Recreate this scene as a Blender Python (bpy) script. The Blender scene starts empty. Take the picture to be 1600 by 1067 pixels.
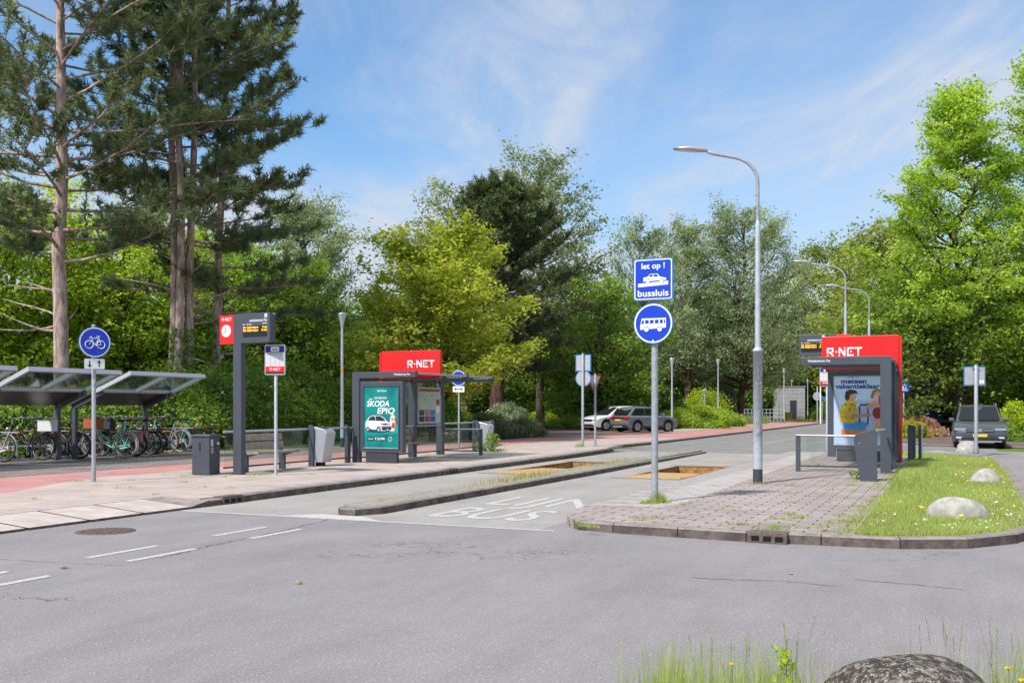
import bpy, bmesh, math, random
import numpy as np
from mathutils import Vector, Matrix, Euler
R_ = math.radians
random.seed(7)
SC = bpy.context.scene
COL = SC.collection

# ---------------------------------------------------------------- camera, sky, sun, exposure
CAM_H, FPX, HOR = 1.6, 1535.0, 636.0          # eye height, focal length in photo pixels, horizon row
cam_d = bpy.data.cameras.new('camera'); cam = bpy.data.objects.new('camera', cam_d); COL.objects.link(cam)
cam.location = (0, 0, CAM_H); cam.rotation_euler = (R_(90), 0, 0)
cam_d.sensor_width = 36.0; cam_d.lens = 36.0 * FPX / 1600.0
cam_d.shift_y = (HOR - 533.5) / 1600.0
cam_d.clip_start = 0.1; cam_d.clip_end = 3000
SC.camera = cam

SUN_EL, SUN_AZ = 50.0, -136.0                 # azimuth in degrees clockwise from the view axis (+Y)
w = bpy.data.worlds.new('World'); SC.world = w; w.use_nodes = True
nt = w.node_tree; nt.nodes.clear()
def N(tree, typ, **kw):
    n = tree.nodes.new(typ)
    for k, v in kw.items(): setattr(n, k, v)
    return n
out = N(nt, 'ShaderNodeOutputWorld'); bg = N(nt, 'ShaderNodeBackground'); bg.inputs['Strength'].default_value = 0.15
sky = N(nt, 'ShaderNodeTexSky'); sky.sky_type = 'NISHITA'; sky.sun_disc = False
sky.sun_elevation = R_(SUN_EL); sky.sun_rotation = R_(SUN_AZ); sky.air_density = 1.1; sky.dust_density = 0.6; sky.ozone_density = 2.5
tc = N(nt, 'ShaderNodeTexCoord')
sep = N(nt, 'ShaderNodeSeparateXYZ'); nt.links.new(tc.outputs['Generated'], sep.inputs[0])
# project the view direction on a flat cloud layer:  (x, y) / (z + k)
addz = N(nt, 'ShaderNodeMath', operation='ADD'); addz.inputs[1].default_value = 0.16; nt.links.new(sep.outputs[2], addz.inputs[0])
mx = N(nt, 'ShaderNodeMath', operation='MAXIMUM'); mx.inputs[1].default_value = 0.03; nt.links.new(addz.outputs[0], mx.inputs[0])
dx = N(nt, 'ShaderNodeMath', operation='DIVIDE'); nt.links.new(sep.outputs[0], dx.inputs[0]); nt.links.new(mx.outputs[0], dx.inputs[1])
dy = N(nt, 'ShaderNodeMath', operation='DIVIDE'); nt.links.new(sep.outputs[1], dy.inputs[0]); nt.links.new(mx.outputs[0], dy.inputs[1])
cmb = N(nt, 'ShaderNodeCombineXYZ'); nt.links.new(dx.outputs[0], cmb.inputs[0]); nt.links.new(dy.outputs[0], cmb.inputs[1])
def cloud_noise(scale, rot, sc, detail, rough, dist, seed):
    m = N(nt, 'ShaderNodeMapping'); m.inputs['Rotation'].default_value = (0, 0, R_(rot)); m.inputs['Scale'].default_value = sc
    m.inputs['Location'].default_value = (seed, seed * .37, seed * .11)
    nt.links.new(cmb.outputs[0], m.inputs[0])
    n = N(nt, 'ShaderNodeTexNoise'); n.inputs['Scale'].default_value = scale; n.inputs['Detail'].default_value = detail
    n.inputs['Roughness'].default_value = rough; n.inputs['Distortion'].default_value = dist
    nt.links.new(m.outputs[0], n.inputs['Vector']); return n
def ramp(tree, src, lo, hi, a=0.0, b=1.0):
    r = N(tree, 'ShaderNodeMapRange'); r.interpolation_type = 'SMOOTHSTEP'
    r.inputs['From Min'].default_value = lo; r.inputs['From Max'].default_value = hi
    r.inputs['To Min'].default_value = a; r.inputs['To Max'].default_value = b
    tree.links.new(src, r.inputs['Value']); return r
n1 = cloud_noise(1.3, 18, (1.0, 0.55, 1), 6, 0.55, 0.6, 3.1)
n2 = cloud_noise(3.4, -32, (1.0, 0.36, 1), 10, 0.66, 1.6, 7.7)
r1 = ramp(nt, n1.outputs[0], 0.38, 0.62, 0.0, 1.0); r2 = ramp(nt, n2.outputs[0], 0.34, 0.74, 0.0, 0.85)
# more veil towards the horizon and towards +X (the right of the view)
rz = ramp(nt, sep.outputs[2], 0.36, 0.02, 0.0, 0.75)
rx = ramp(nt, sep.outputs[0], -0.12, 0.42, 0.0, 0.45)
def vmath(op, a, b):
    m = N(nt, 'ShaderNodeMath', operation=op); m.use_clamp = False
    for i, s in enumerate((a, b)):
        if isinstance(s, float): m.inputs[i].default_value = s
        else: nt.links.new(s, m.inputs[i])
    return m.outputs[0]
base_ = vmath('ADD', rz.outputs[0], rx.outputs[0])
cl = vmath('MULTIPLY', r1.outputs[0], vmath('ADD', r2.outputs[0], 0.35))
tot = vmath('ADD', vmath('MULTIPLY', base_, 0.64), vmath('MULTIPLY', cl, vmath('ADD', vmath('MULTIPLY', base_, 1.2), 0.52)))
rtop = ramp(nt, sep.outputs[2], 0.44, 0.75, 0.0, 0.62)          # unseen white cloud veil overhead, added to raise the fill light
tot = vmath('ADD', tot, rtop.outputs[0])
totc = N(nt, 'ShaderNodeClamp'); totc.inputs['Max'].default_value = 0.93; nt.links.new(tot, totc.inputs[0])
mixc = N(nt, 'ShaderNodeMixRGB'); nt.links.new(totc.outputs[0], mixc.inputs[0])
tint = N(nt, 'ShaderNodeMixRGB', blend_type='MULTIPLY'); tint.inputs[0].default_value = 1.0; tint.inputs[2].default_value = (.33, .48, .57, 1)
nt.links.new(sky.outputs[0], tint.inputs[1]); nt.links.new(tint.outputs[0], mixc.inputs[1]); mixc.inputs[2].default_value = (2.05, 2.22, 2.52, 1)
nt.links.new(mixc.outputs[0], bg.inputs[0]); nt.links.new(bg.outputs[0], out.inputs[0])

sun_d = bpy.data.lights.new('sun', 'SUN'); sun_d.energy = 2.45; sun_d.angle = R_(3.5); sun_d.color = (1.0, 0.955, 0.89)
sun = bpy.data.objects.new('sun', sun_d); COL.objects.link(sun)
_sd = Vector((math.sin(R_(SUN_AZ)) * math.cos(R_(SUN_EL)), math.cos(R_(SUN_AZ)) * math.cos(R_(SUN_EL)), math.sin(R_(SUN_EL))))
sun.rotation_euler = _sd.to_track_quat('Z', 'Y').to_euler()
SC.view_settings.view_transform = 'Standard'; SC.view_settings.look = 'None'
SC.view_settings.gamma = 1.0; SC.view_settings.exposure = 1.12
SC.render.engine = 'CYCLES'
SC.cycles.max_bounces = 8; SC.cycles.diffuse_bounces = 5; SC.cycles.glossy_bounces = 3
SC.cycles.transmission_bounces = 4; SC.cycles.transparent_max_bounces = 8; SC.cycles.caustics_reflective = False; SC.cycles.caustics_refractive = False
SC.cycles.use_denoising = True

# ---------------------------------------------------------------- frames:  world <-> photo pixel <-> road (u across, v along)
TH = R_(24.45); CT, ST = math.cos(TH), math.sin(TH)
PAVE = 0.12
def G(px, py, z=0.0):
    D = (CAM_H - z) * FPX / (py - HOR); return Vector(((px - 800) / FPX * D, D, z))
def P(px, D, z=0.0): return Vector(((px - 800) / FPX * D, D, z))
def ZY(py, D): return CAM_H - (py - HOR) * D / FPX
def UV(u, v, z=0.0): return Vector((u * CT + v * ST, -u * ST + v * CT, z))
def toUV(p): return (p[0] * CT - p[1] * ST, p[0] * ST + p[1] * CT)

# ---------------------------------------------------------------- materials
_M = {}
def mat(name, col, rough=0.6, metal=0.0, var=0.0, scale=8.0, bump=0.0, col2=None, spec=0.5, emit=None, emit_s=1.0, trans=0.0, coat=0.0, alpha=1.0, detail=5.0):
    if name in _M: return _M[name]
    m = bpy.data.materials.new(name); m.use_nodes = True; t = m.node_tree; b = t.nodes['Principled BSDF']
    b.inputs['Base Color'].default_value = (*col, 1); b.inputs['Roughness'].default_value = rough; b.inputs['Metallic'].default_value = metal
    b.inputs['Specular IOR Level'].default_value = spec; b.inputs['Coat Weight'].default_value = coat; b.inputs['Coat Roughness'].default_value = .08
    b.inputs['Transmission Weight'].default_value = trans; b.inputs['Alpha'].default_value = alpha
    if emit: b.inputs['Emission Color'].default_value = (*emit, 1); b.inputs['Emission Strength'].default_value = emit_s
    if var > 0 or col2 or bump > 0:
        tcn = N(t, 'ShaderNodeTexCoord'); nz = N(t, 'ShaderNodeTexNoise'); nz.inputs['Scale'].default_value = scale; nz.inputs['Detail'].default_value = detail
        nz.inputs['Roughness'].default_value = .65
        t.links.new(tcn.outputs['Object'], nz.inputs['Vector'])
        if var > 0 or col2:
            c2 = col2 if col2 else tuple(max(0, c * (1 - var)) for c in col); c1 = col if col2 else tuple(min(1, c * (1 + var)) for c in col)
            rr = ramp(t, nz.outputs[0], .32, .68); mi = N(t, 'ShaderNodeMixRGB'); mi.inputs[1].default_value = (*c2, 1); mi.inputs[2].default_value = (*c1, 1)
            t.links.new(rr.outputs[0], mi.inputs[0]); t.links.new(mi.outputs[0], b.inputs['Base Color'])
        if bump > 0:
            bn = N(t, 'ShaderNodeBump'); bn.inputs['Strength'].default_value = bump; bn.inputs['Distance'].default_value = .02
            t.links.new(nz.outputs[0], bn.inputs['Height']); t.links.new(bn.outputs[0], b.inputs['Normal'])
    _M[name] = m; return m

def uvcoord(t):
    """object coordinates turned into the road frame (u across, v along) for objects whose mesh lies in world coordinates"""
    tcn = N(t, 'ShaderNodeTexCoord'); mp = N(t, 'ShaderNodeMapping'); mp.inputs['Rotation'].default_value = (0, 0, TH)
    t.links.new(tcn.outputs['Object'], mp.inputs[0]); return mp.outputs[0]

def asphalt_mat(name, base, patch, speck=0.5, tint=(1, 1, 1.05)):
    if name in _M: return _M[name]
    m = bpy.data.materials.new(name); m.use_nodes = True; t = m.node_tree; b = t.nodes['Principled BSDF']; L = t.links
    co = uvcoord(t); b.inputs['Roughness'].default_value = .85; b.inputs['Specular IOR Level'].default_value = .3
    def nz(scale, det=4, rough=.6, sc=None):
        n = N(t, 'ShaderNodeTexNoise'); n.inputs['Scale'].default_value = scale; n.inputs['Detail'].default_value = det; n.inputs['Roughness'].default_value = rough
        if sc:
            mp = N(t, 'ShaderNodeMapping'); mp.inputs['Scale'].default_value = sc; L.new(co, mp.inputs[0]); L.new(mp.outputs[0], n.inputs['Vector'])
        else: L.new(co, n.inputs['Vector'])
        return n
    big = ramp(t, nz(.5, 6).outputs[0], .3, .7); mid = ramp(t, nz(1.6, 6, .7, (1, .25, 1)).outputs[0], .35, .7)
    fine = ramp(t, nz(55, 5, .9).outputs[0], .36, .60)
    vor = N(t, 'ShaderNodeTexVoronoi'); vor.inputs['Scale'].default_value = 55; L.new(co, vor.inputs['Vector'])
    sp = ramp(t, vor.outputs['Distance'], .30, .16)                     # light stone chips
    vr = N(t, 'ShaderNodeSeparateColor'); L.new(vor.outputs['Color'], vr.inputs[0]); pick = ramp(t, vr.outputs[0], .76, .80)
    spk = N(t, 'ShaderNodeMath', operation='MULTIPLY'); L.new(sp.outputs[0], spk.inputs[0]); L.new(pick.outputs[0], spk.inputs[1])
    c = lambda k: (base * k * tint[0], base * k * tint[1], base * k * tint[2], 1)
    m1 = N(t, 'ShaderNodeMixRGB'); m1.inputs[1].default_value = c(1 - patch); m1.inputs[2].default_value = c(1 + patch); L.new(big.outputs[0], m1.inputs[0])
    m2 = N(t, 'ShaderNodeMixRGB', blend_type='MULTIPLY'); m2.inputs[2].default_value = (.86, .86, .86, 1); L.new(mid.outputs[0], m2.inputs[0]); L.new(m1.outputs[0], m2.inputs[1])
    m3 = N(t, 'ShaderNodeMixRGB', blend_type='MULTIPLY'); m3.inputs[2].default_value = (1.75, 1.75, 1.75, 1); L.new(fine.outputs[0], m3.inputs[0]); L.new(m2.outputs[0], m3.inputs[1])
    m4 = N(t, 'ShaderNodeMixRGB'); m4.inputs[2].default_value = (.62, .61, .6, 1); L.new(m3.outputs[0], m4.inputs[1])
    ms = N(t, 'ShaderNodeMath', operation='MULTIPLY'); ms.inputs[1].default_value = speck; L.new(spk.outputs[0], ms.inputs[0]); L.new(ms.outputs[0], m4.inputs[0])
    # fine cracks
    vc = N(t, 'ShaderNodeTexVoronoi', feature='DISTANCE_TO_EDGE'); vc.inputs['Scale'].default_value = .27
    wn = nz(1.3, 4); wm = N(t, 'ShaderNodeMixRGB', blend_type='LINEAR_LIGHT'); wm.inputs[0].default_value = .6; L.new(co, wm.inputs[1]); L.new(wn.outputs['Color'], wm.inputs[2])
    L.new(wm.outputs[0], vc.inputs['Vector']); cr = ramp(t, vc.outputs['Distance'], .0035, .001)
    cm = ramp(t, nz(.33, 2).outputs[0], .52, .6); cx = N(t, 'ShaderNodeMath', operation='MULTIPLY'); L.new(cr.outputs[0], cx.inputs[0]); L.new(cm.outputs[0], cx.inputs[1])
    cy = N(t, 'ShaderNodeMath', operation='MULTIPLY'); L.new(cx.outputs[0], cy.inputs[0]); cy.inputs[1].default_value = .55
    m5 = N(t, 'ShaderNodeMixRGB'); m5.inputs[2].default_value = (.03, .03, .03, 1); L.new(cy.outputs[0], m5.inputs[0]); L.new(m4.outputs[0], m5.inputs[1])
    L.new(m5.outputs[0], b.inputs['Base Color'])
    bn = N(t, 'ShaderNodeBump'); bn.inputs['Strength'].default_value = .35; bn.inputs['Distance'].default_value = .006; L.new(fine.outputs[0], bn.inputs['Height']); L.new(bn.outputs[0], b.inputs['Normal'])
    _M[name] = m; return m

def paver_mat(name, c1, c2, mortar, bw, bh, msize=.012, rot=0.0, offset=.5, bump=.4, grime=.25, moss=0.0):
    if name in _M: return _M[name]
    m = bpy.data.materials.new(name); m.use_nodes = True; t = m.node_tree; b = t.nodes['Principled BSDF']; L = t.links
    co = uvcoord(t); b.inputs['Roughness'].default_value = .88; b.inputs['Specular IOR Level'].default_value = .25
    mp = N(t, 'ShaderNodeMapping'); mp.inputs['Rotation'].default_value = (0, 0, rot); L.new(co, mp.inputs[0])
    br = N(t, 'ShaderNodeTexBrick'); br.inputs['Scale'].default_value = 1.0; br.inputs['Brick Width'].default_value = bw; br.inputs['Row Height'].default_value = bh
    br.inputs['Mortar Size'].default_value = msize; br.inputs['Mortar Smooth'].default_value = .2; br.offset = offset; br.inputs['Bias'].default_value = 0.0
    br.inputs['Color1'].default_value = (*c1, 1); br.inputs['Color2'].default_value = (*c2, 1); br.inputs['Mortar'].default_value = (*mortar, 1)
    L.new(mp.outputs[0], br.inputs['Vector'])
    n = N(t, 'ShaderNodeTexNoise'); n.inputs['Scale'].default_value = .8; n.inputs['Detail'].default_value = 7; n.inputs['Roughness'].default_value = .68; L.new(co, n.inputs['Vector'])
    f = N(t, 'ShaderNodeTexNoise'); f.inputs['Scale'].default_value = 60; f.inputs['Detail'].default_value = 3; L.new(co, f.inputs['Vector'])
    g = ramp(t, n.outputs[0], .35, .68, 0, 1); mm = N(t, 'ShaderNodeMixRGB', blend_type='MULTIPLY'); k = 1 - grime; mm.inputs[2].default_value = (k, k * .985, k * .97, 1)
    L.new(g.outputs[0], mm.inputs[0]); L.new(br.outputs[0], mm.inputs[1])
    ff = ramp(t, f.outputs[0], .3, .7); m2 = N(t, 'ShaderNodeMixRGB', blend_type='MULTIPLY'); m2.inputs[2].default_value = (.8, .8, .8, 1); L.new(ff.outputs[0], m2.inputs[0]); L.new(mm.outputs[0], m2.inputs[1])
    last = m2
    if moss > 0:
        n3 = N(t, 'ShaderNodeTexNoise'); n3.inputs['Scale'].default_value = 2.1; n3.inputs['Detail'].default_value = 5; L.new(co, n3.inputs['Vector'])
        g3 = ramp(t, n3.outputs[0], .52, .62, 0, moss); mu = N(t, 'ShaderNodeMath', operation='MULTIPLY'); L.new(g3.outputs[0], mu.inputs[0]); L.new(br.outputs['Fac'], mu.inputs[1])
        m3 = N(t, 'ShaderNodeMixRGB'); m3.inputs[2].default_value = (.10, .13, .03, 1); L.new(mu.outputs[0], m3.inputs[0]); L.new(m2.outputs[0], m3.inputs[1]); last = m3
    L.new(last.outputs[0], b.inputs['Base Color'])
    bn = N(t, 'ShaderNodeBump'); bn.invert = True; bn.inputs['Strength'].default_value = bump; bn.inputs['Distance'].default_value = .01; L.new(br.outputs['Fac'], bn.inputs['Height']); L.new(bn.outputs[0], b.inputs['Normal'])
    _M[name] = m; return m

def leaf_mat(name, dark, light, trans=0.45, rough=.55):
    if name in _M: return _M[name]
    m = bpy.data.materials.new(name); m.use_nodes = True; t = m.node_tree; L = t.links; b = t.nodes['Principled BSDF']
    b.inputs['Roughness'].default_value = rough; b.inputs['Specular IOR Level'].default_value = .35
    at = N(t, 'ShaderNodeAttribute'); at.attribute_name = 'tint'
    mi = N(t, 'ShaderNodeMixRGB'); mi.inputs[1].default_value = (*dark, 1); mi.inputs[2].default_value = (*light, 1)
    L.new(at.outputs['Fac'], mi.inputs[0]); L.new(mi.outputs[0], b.inputs['Base Color'])
    tr = N(t, 'ShaderNodeBsdfTranslucent'); br = N(t, 'ShaderNodeMixRGB', blend_type='MULTIPLY'); br.inputs[0].default_value = 1; br.inputs[2].default_value = (1.25, 1.35, .6, 1)
    L.new(mi.outputs[0], br.inputs[1]); L.new(br.outputs[0], tr.inputs[0])
    ms = N(t, 'ShaderNodeMixShader'); ms.inputs[0].default_value = trans; L.new(b.outputs[0], ms.inputs[1]); L.new(tr.outputs[0], ms.inputs[2])
    L.new(ms.outputs[0], t.nodes['Material Output'].inputs['Surface']); _M[name] = m; return m

def glass_mat(name, tint=(.9, .95, .93), mixg=.18, rough=.03):
    """thin pane: mostly see-through, part mirror"""
    if name in _M: return _M[name]
    m = bpy.data.materials.new(name); m.use_nodes = True; t = m.node_tree; L = t.links; t.nodes.remove(t.nodes['Principled BSDF'])
    tr = N(t, 'ShaderNodeBsdfTransparent'); tr.inputs[0].default_value = (*tint, 1); gl = N(t, 'ShaderNodeBsdfGlossy'); gl.inputs['Roughness'].default_value = rough
    ms = N(t, 'ShaderNodeMixShader'); ms.inputs[0].default_value = mixg; L.new(tr.outputs[0], ms.inputs[1]); L.new(gl.outputs[0], ms.inputs[2]); L.new(ms.outputs[0], t.nodes['Material Output'].inputs['Surface'])
    _M[name] = m; return m

def bark_mat(name, c1, c2, zs=.25, scale=9):
    if name in _M: return _M[name]
    m = bpy.data.materials.new(name); m.use_nodes = True; t = m.node_tree; L = t.links; b = t.nodes['Principled BSDF']; b.inputs['Roughness'].default_value = .9; b.inputs['Specular IOR Level'].default_value = .2
    tcn = N(t, 'ShaderNodeTexCoord'); mp = N(t, 'ShaderNodeMapping'); mp.inputs['Scale'].default_value = (1, 1, zs); L.new(tcn.outputs['Object'], mp.inputs[0])
    n = N(t, 'ShaderNodeTexNoise'); n.inputs['Scale'].default_value = scale; n.inputs['Detail'].default_value = 6; n.inputs['Roughness'].default_value = .7; L.new(mp.outputs[0], n.inputs['Vector'])
    r = ramp(t, n.outputs[0], .36, .64); mi = N(t, 'ShaderNodeMixRGB'); mi.inputs[1].default_value = (*c2, 1); mi.inputs[2].default_value = (*c1, 1); L.new(r.outputs[0], mi.inputs[0]); L.new(mi.outputs[0], b.inputs['Base Color'])
    bn = N(t, 'ShaderNodeBump'); bn.inputs['Strength'].default_value = .8; bn.inputs['Distance'].default_value = .05; L.new(n.outputs[0], bn.inputs['Height']); L.new(bn.outputs[0], b.inputs['Normal'])
    _M[name] = m; return m

# ---------------------------------------------------------------- object helpers
def thing(name, label, cat, loc=(0, 0, 0), rz=0.0, group=None, kind=None):
    o = bpy.data.objects.new(name, None); COL.objects.link(o); o.location = loc; o.rotation_euler = (0, 0, rz); o.empty_display_size = .2
    o['label'] = label; o['category'] = cat
    if group: o['group'] = group
    if kind: o['kind'] = kind
    return o
def tag(o, label, cat, group=None, kind=None):
    o['label'] = label; o['category'] = cat
    if group: o['group'] = group
    if kind: o['kind'] = kind
    return o
def dup(o, parent=None):
    c = o.copy(); COL.objects.link(c); c.parent = parent
    for ch in list(o.children): dup(ch, c)
    return c

_TXT = {}
def text_geo(s, bold=0.0):
    k = (s, bold)
    if k not in _TXT:
        cu = bpy.data.curves.new('txt', 'FONT'); cu.body = s; cu.size = 1.0; cu.offset = bold; cu.resolution_u = 3; cu.fill_mode = 'FRONT'
        ob = bpy.data.objects.new('txt', cu); me = ob.to_mesh()
        V = [tuple(v.co) for v in me.vertices]; F = [tuple(p.vertices) for p in me.polygons]
        ob.to_mesh_clear(); bpy.data.objects.remove(ob); bpy.data.curves.remove(cu); _TXT[k] = (V, F)
    return _TXT[k]

class MB:
    """collects shapes into one mesh; every shape may carry its own material"""
    def __init__(s): s.v = []; s.f = []; s.fm = []; s.fs = []; s.mats = []; s.M = Matrix.Identity(4)
    def mi(s, m):
        if m is None: return 0
        if m not in s.mats: s.mats.append(m)
        return s.mats.index(m)
    def add(s, V, F, m=None, smooth=False, M=None):
        b = len(s.v); T = s.M @ M if M is not None else s.M; i = s.mi(m)
        s.v += [tuple(T @ Vector(p)) for p in V]
        for f in F: s.f.append(tuple(b + k for k in f)); s.fm.append(i); s.fs.append(smooth)
        return s
    def box(s, c, d, m=None, rot=None, bev=0.0):
        hx, hy, hz = d[0] / 2, d[1] / 2, d[2] / 2; T = Matrix.Translation(c)
        if rot: T = T @ Euler(rot).to_matrix().to_4x4()
        if bev > 0:
            bm = bmesh.new(); bmesh.ops.create_cube(bm, size=1); bmesh.ops.scale(bm, vec=d, verts=bm.verts)
            bmesh.ops.bevel(bm, geom=bm.edges[:] , offset=bev, segments=2, affect='EDGES', profile=.5)
            bm.verts.ensure_lookup_table(); V = [tuple(v.co) for v in bm.verts]; F = [tuple(v.index for v in f.verts) for f in bm.faces]; bm.free()
            return s.add(V, F, m, False, T)
        V = [(x, y, z) for z in (-hz, hz) for y in (-hy, hy) for x in (-hx, hx)]
        return s.add(V, [(0, 2, 3, 1), (4, 5, 7, 6), (0, 1, 5, 4), (2, 6, 7, 3), (1, 3, 7, 5), (0, 4, 6, 2)], m, False, T)
    def prism(s, pts, y0, y1, m=None, M=None, smooth=False, axis='Y'):
        """2-D outline (x, z) pushed from y0 to y1 (axis Y) or (x, y) from z0 to z1 (axis Z) or (y, z) along X"""
        n = len(pts)
        if axis == 'Y': f = lambda p, t: (p[0], t, p[1])
        elif axis == 'Z': f = lambda p, t: (p[0], p[1], t)
        else: f = lambda p, t: (t, p[0], p[1])
        V = [f(p, y0) for p in pts] + [f(p, y1) for p in pts]
        F = [tuple(range(n))[::-1], tuple(range(n, 2 * n))] + [(i, (i + 1) % n, n + (i + 1) % n, n + i) for i in range(n)]
        return s.add(V, F, m, smooth, M)
    def tube(s, path, rad, m=None, n=8, smooth=True, cap=True):
        P_ = [Vector(p) for p in path]; k = len(P_); rad = rad if hasattr(rad, '__len__') else [rad] * k
        V = []; F = []; prev = None
        for i, p in enumerate(P_):
            t = (P_[min(i + 1, k - 1)] - P_[max(i - 1, 0)]).normalized()
            if prev is None: a = t.orthogonal().normalized()
            else:
                a = prev - t * prev.dot(t); a = a.normalized() if a.length > 1e-6 else t.orthogonal().normalized()
            prev = a; b = t.cross(a)
            for j in range(n):
                an = 2 * math.pi * j / n; V.append(tuple(p + (a * math.cos(an) + b * math.sin(an)) * rad[i]))
        for i in range(k - 1):
            for j in range(n): F.append((i * n + j, i * n + (j + 1) % n, (i + 1) * n + (j + 1) % n, (i + 1) * n + j))
        s.add(V, F, m, smooth)
        if cap: s.add(V[:n], [tuple(range(n))[::-1]], m); s.add(V[-n:], [tuple(range(n))], m)
        return s
    def lathe(s, prof, m=None, n=16, M=None, smooth=True):
        V = []; F = []; k = len(prof)
        for r, z in prof:
            for j in range(n): an = 2 * math.pi * j / n; V.append((r * math.cos(an), r * math.sin(an), z))
        for i in range(k - 1):
            for j in range(n): F.append((i * n + j, i * n + (j + 1) % n, (i + 1) * n + (j + 1) % n, (i + 1) * n + j))
        s.add(V, F, m, smooth, M); s.add(V[:n], [tuple(range(n))[::-1]], m, False, M); s.add(V[-n:], [tuple(range(n))], m, False, M)
        return s
    def torus(s, c, R, r, m=None, axis='Y', n=24, k=6):
        V = []; F = []
        for i in range(n):
            a = 2 * math.pi * i / n
            for j in range(k):
                b = 2 * math.pi * j / k; q = R + r * math.cos(b); w_ = r * math.sin(b)
                p = {'Y': (q * math.cos(a), w_, q * math.sin(a)), 'Z': (q * math.cos(a), q * math.sin(a), w_), 'X': (w_, q * math.cos(a), q * math.sin(a))}[axis]
                V.append((c[0] + p[0], c[1] + p[1], c[2] + p[2]))
        for i in range(n):
            for j in range(k): F.append((i * k + j, i * k + (j + 1) % k, ((i + 1) % n) * k + (j + 1) % k, ((i + 1) % n) * k + j))
        return s.add(V, F, m, True)
    def disc(s, c, r, m=None, y=None, n=24, sx=1.0):
        """flat disc facing -Y at c"""
        V = [(c[0] + r * sx * math.cos(2 * math.pi * i / n), c[1], c[2] + r * math.sin(2 * math.pi * i / n)) for i in range(n)]
        return s.add(V, [tuple(range(n))], m)
    def flat(s, pts, y, m=None):
        """flat polygon in the XZ plane facing -Y"""
        return s.add([(p[0], y, p[1]) for p in pts], [tuple(range(len(pts)))], m)
    def text(s, body, c, h, m=None, bold=0.01, align='C', sx=1.0, shear=0.0, y=0.0, width=None):
        """lettering in the XZ plane facing -Y, cap height h, baseline at c (x, z)"""
        V, F = text_geo(body, bold)
        if not V: return s
        x0 = min(p[0] for p in V); x1 = max(p[0] for p in V); k = h / .70
        if width: sx = width / ((x1 - x0) * k)
        ox = {'C': -(x0 + x1) / 2, 'L': -x0, 'R': -x1}[align]
        return s.add([(c[0] + ((p[0] + ox) * sx + p[1] * shear) * k, y, c[1] + p[1] * k) for p in V], F, m)
    def build(s, name, m=None, parent=None, auto=None):
        me = bpy.data.meshes.new(name); me.from_pydata(s.v, [], s.f)
        ml = s.mats or ([m] if m else []); 
        if s.mats and m and None in s.mats: pass
        for q in ml: me.materials.append(q)
        me.polygons.foreach_set('material_index', s.fm); me.polygons.foreach_set('use_smooth', s.fs)
        me.update(); o = bpy.data.objects.new(name, me); COL.objects.link(o)
        if parent: o.parent = parent
        if auto:
            bv = o.modifiers.new('bevel', 'BEVEL'); bv.width = auto; bv.segments = 2 if auto < .03 else 3; bv.limit_method = 'ANGLE'; bv.angle_limit = R_(40)
        return o

def np_mesh(name, V, F, m, parent=None, tint=None, smooth=False):
    """V (n,3), F (k,c) with a constant corner count"""
    me = bpy.data.meshes.new(name); n, k, c = len(V), len(F), F.shape[1]
    me.vertices.add(n); me.vertices.foreach_set('co', np.asarray(V, np.float32).ravel())
    me.loops.add(k * c); me.loops.foreach_set('vertex_index', np.asarray(F, np.int32).ravel())
    me.polygons.add(k); me.polygons.foreach_set('loop_start', np.arange(0, k * c, c, dtype=np.int32))
    try: me.polygons.foreach_set('loop_total', np.full(k, c, np.int32))
    except Exception: pass
    if smooth: me.polygons.foreach_set('use_smooth', np.ones(k, bool))
    if tint is not None:
        a = me.attributes.new('tint', 'FLOAT', 'FACE'); a.data.foreach_set('value', np.asarray(tint, np.float32))
    me.update(calc_edges=True); me.materials.append(m); o = bpy.data.objects.new(name, me); COL.objects.link(o)
    if parent: o.parent = parent
    return o

def struct(o, name=None):
    o['kind'] = 'structure'; return o
# ================================================================ THE SETTING
A_road = asphalt_mat('old_asphalt', .172, .06, .8, (1.07, 1.0, .995))
A_lane = asphalt_mat('bus_lane_asphalt', .225, .08, .5, (1.07, 1.0, .92))
A_far = asphalt_mat('far_asphalt', .155, .08, .4, (1.05, 1.0, .97))
Mpaver = paver_mat('platform_pavers', (.47, .39, .37), (.40, .335, .32), (.15, .12, .105), .42, .21, .014, moss=.75, grime=.22)
Mpaver2 = paver_mat('left_pavers', (.58, .48, .43), (.52, .43, .39), (.28, .225, .20), .30, .30, .010, offset=0.0, grime=.2)
Mbikepave = paver_mat('bike_park_pavers', (.33, .28, .26), (.27, .235, .22), (.15, .13, .12), .21, .105, .008, rot=R_(90), grime=.3)
Mred = paver_mat('red_cycle_asphalt', (.56, .28, .26), (.53, .265, .25), (.50, .25, .235), 3.0, 60., .004, grime=.22, bump=.05)
Mstrip = paver_mat('light_platform_tiles', (.52, .475, .45), (.47, .43, .41), (.29, .255, .235), .30, .30, .010, grime=.16)
Mbrick = paver_mat('parking_bricks', (.25, .175, .155), (.19, .14, .125), (.10, .08, .07), .21, .105, .008, grime=.3)
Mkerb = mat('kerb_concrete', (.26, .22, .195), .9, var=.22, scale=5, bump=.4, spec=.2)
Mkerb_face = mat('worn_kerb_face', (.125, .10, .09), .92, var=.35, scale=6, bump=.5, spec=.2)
Mramp = mat('ramp_kerb_concrete', (.48, .41, .37), .88, var=.12, scale=3, bump=.3, spec=.2)
Mpaint = mat('road_paint', (.60, .59, .57), .75, col2=(.34, .33, .32), scale=30, bump=.2, detail=8)
Mpaint_old = mat('worn_road_paint', (.40, .39, .38), .8, col2=(.24, .23, .225), scale=22, bump=.2, detail=8)
Mgrassbase = mat('grass_soil', (.22, .27, .07), .95, col2=(.40, .38, .19), scale=1.1, bump=.5, spec=.1, detail=8)
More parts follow.
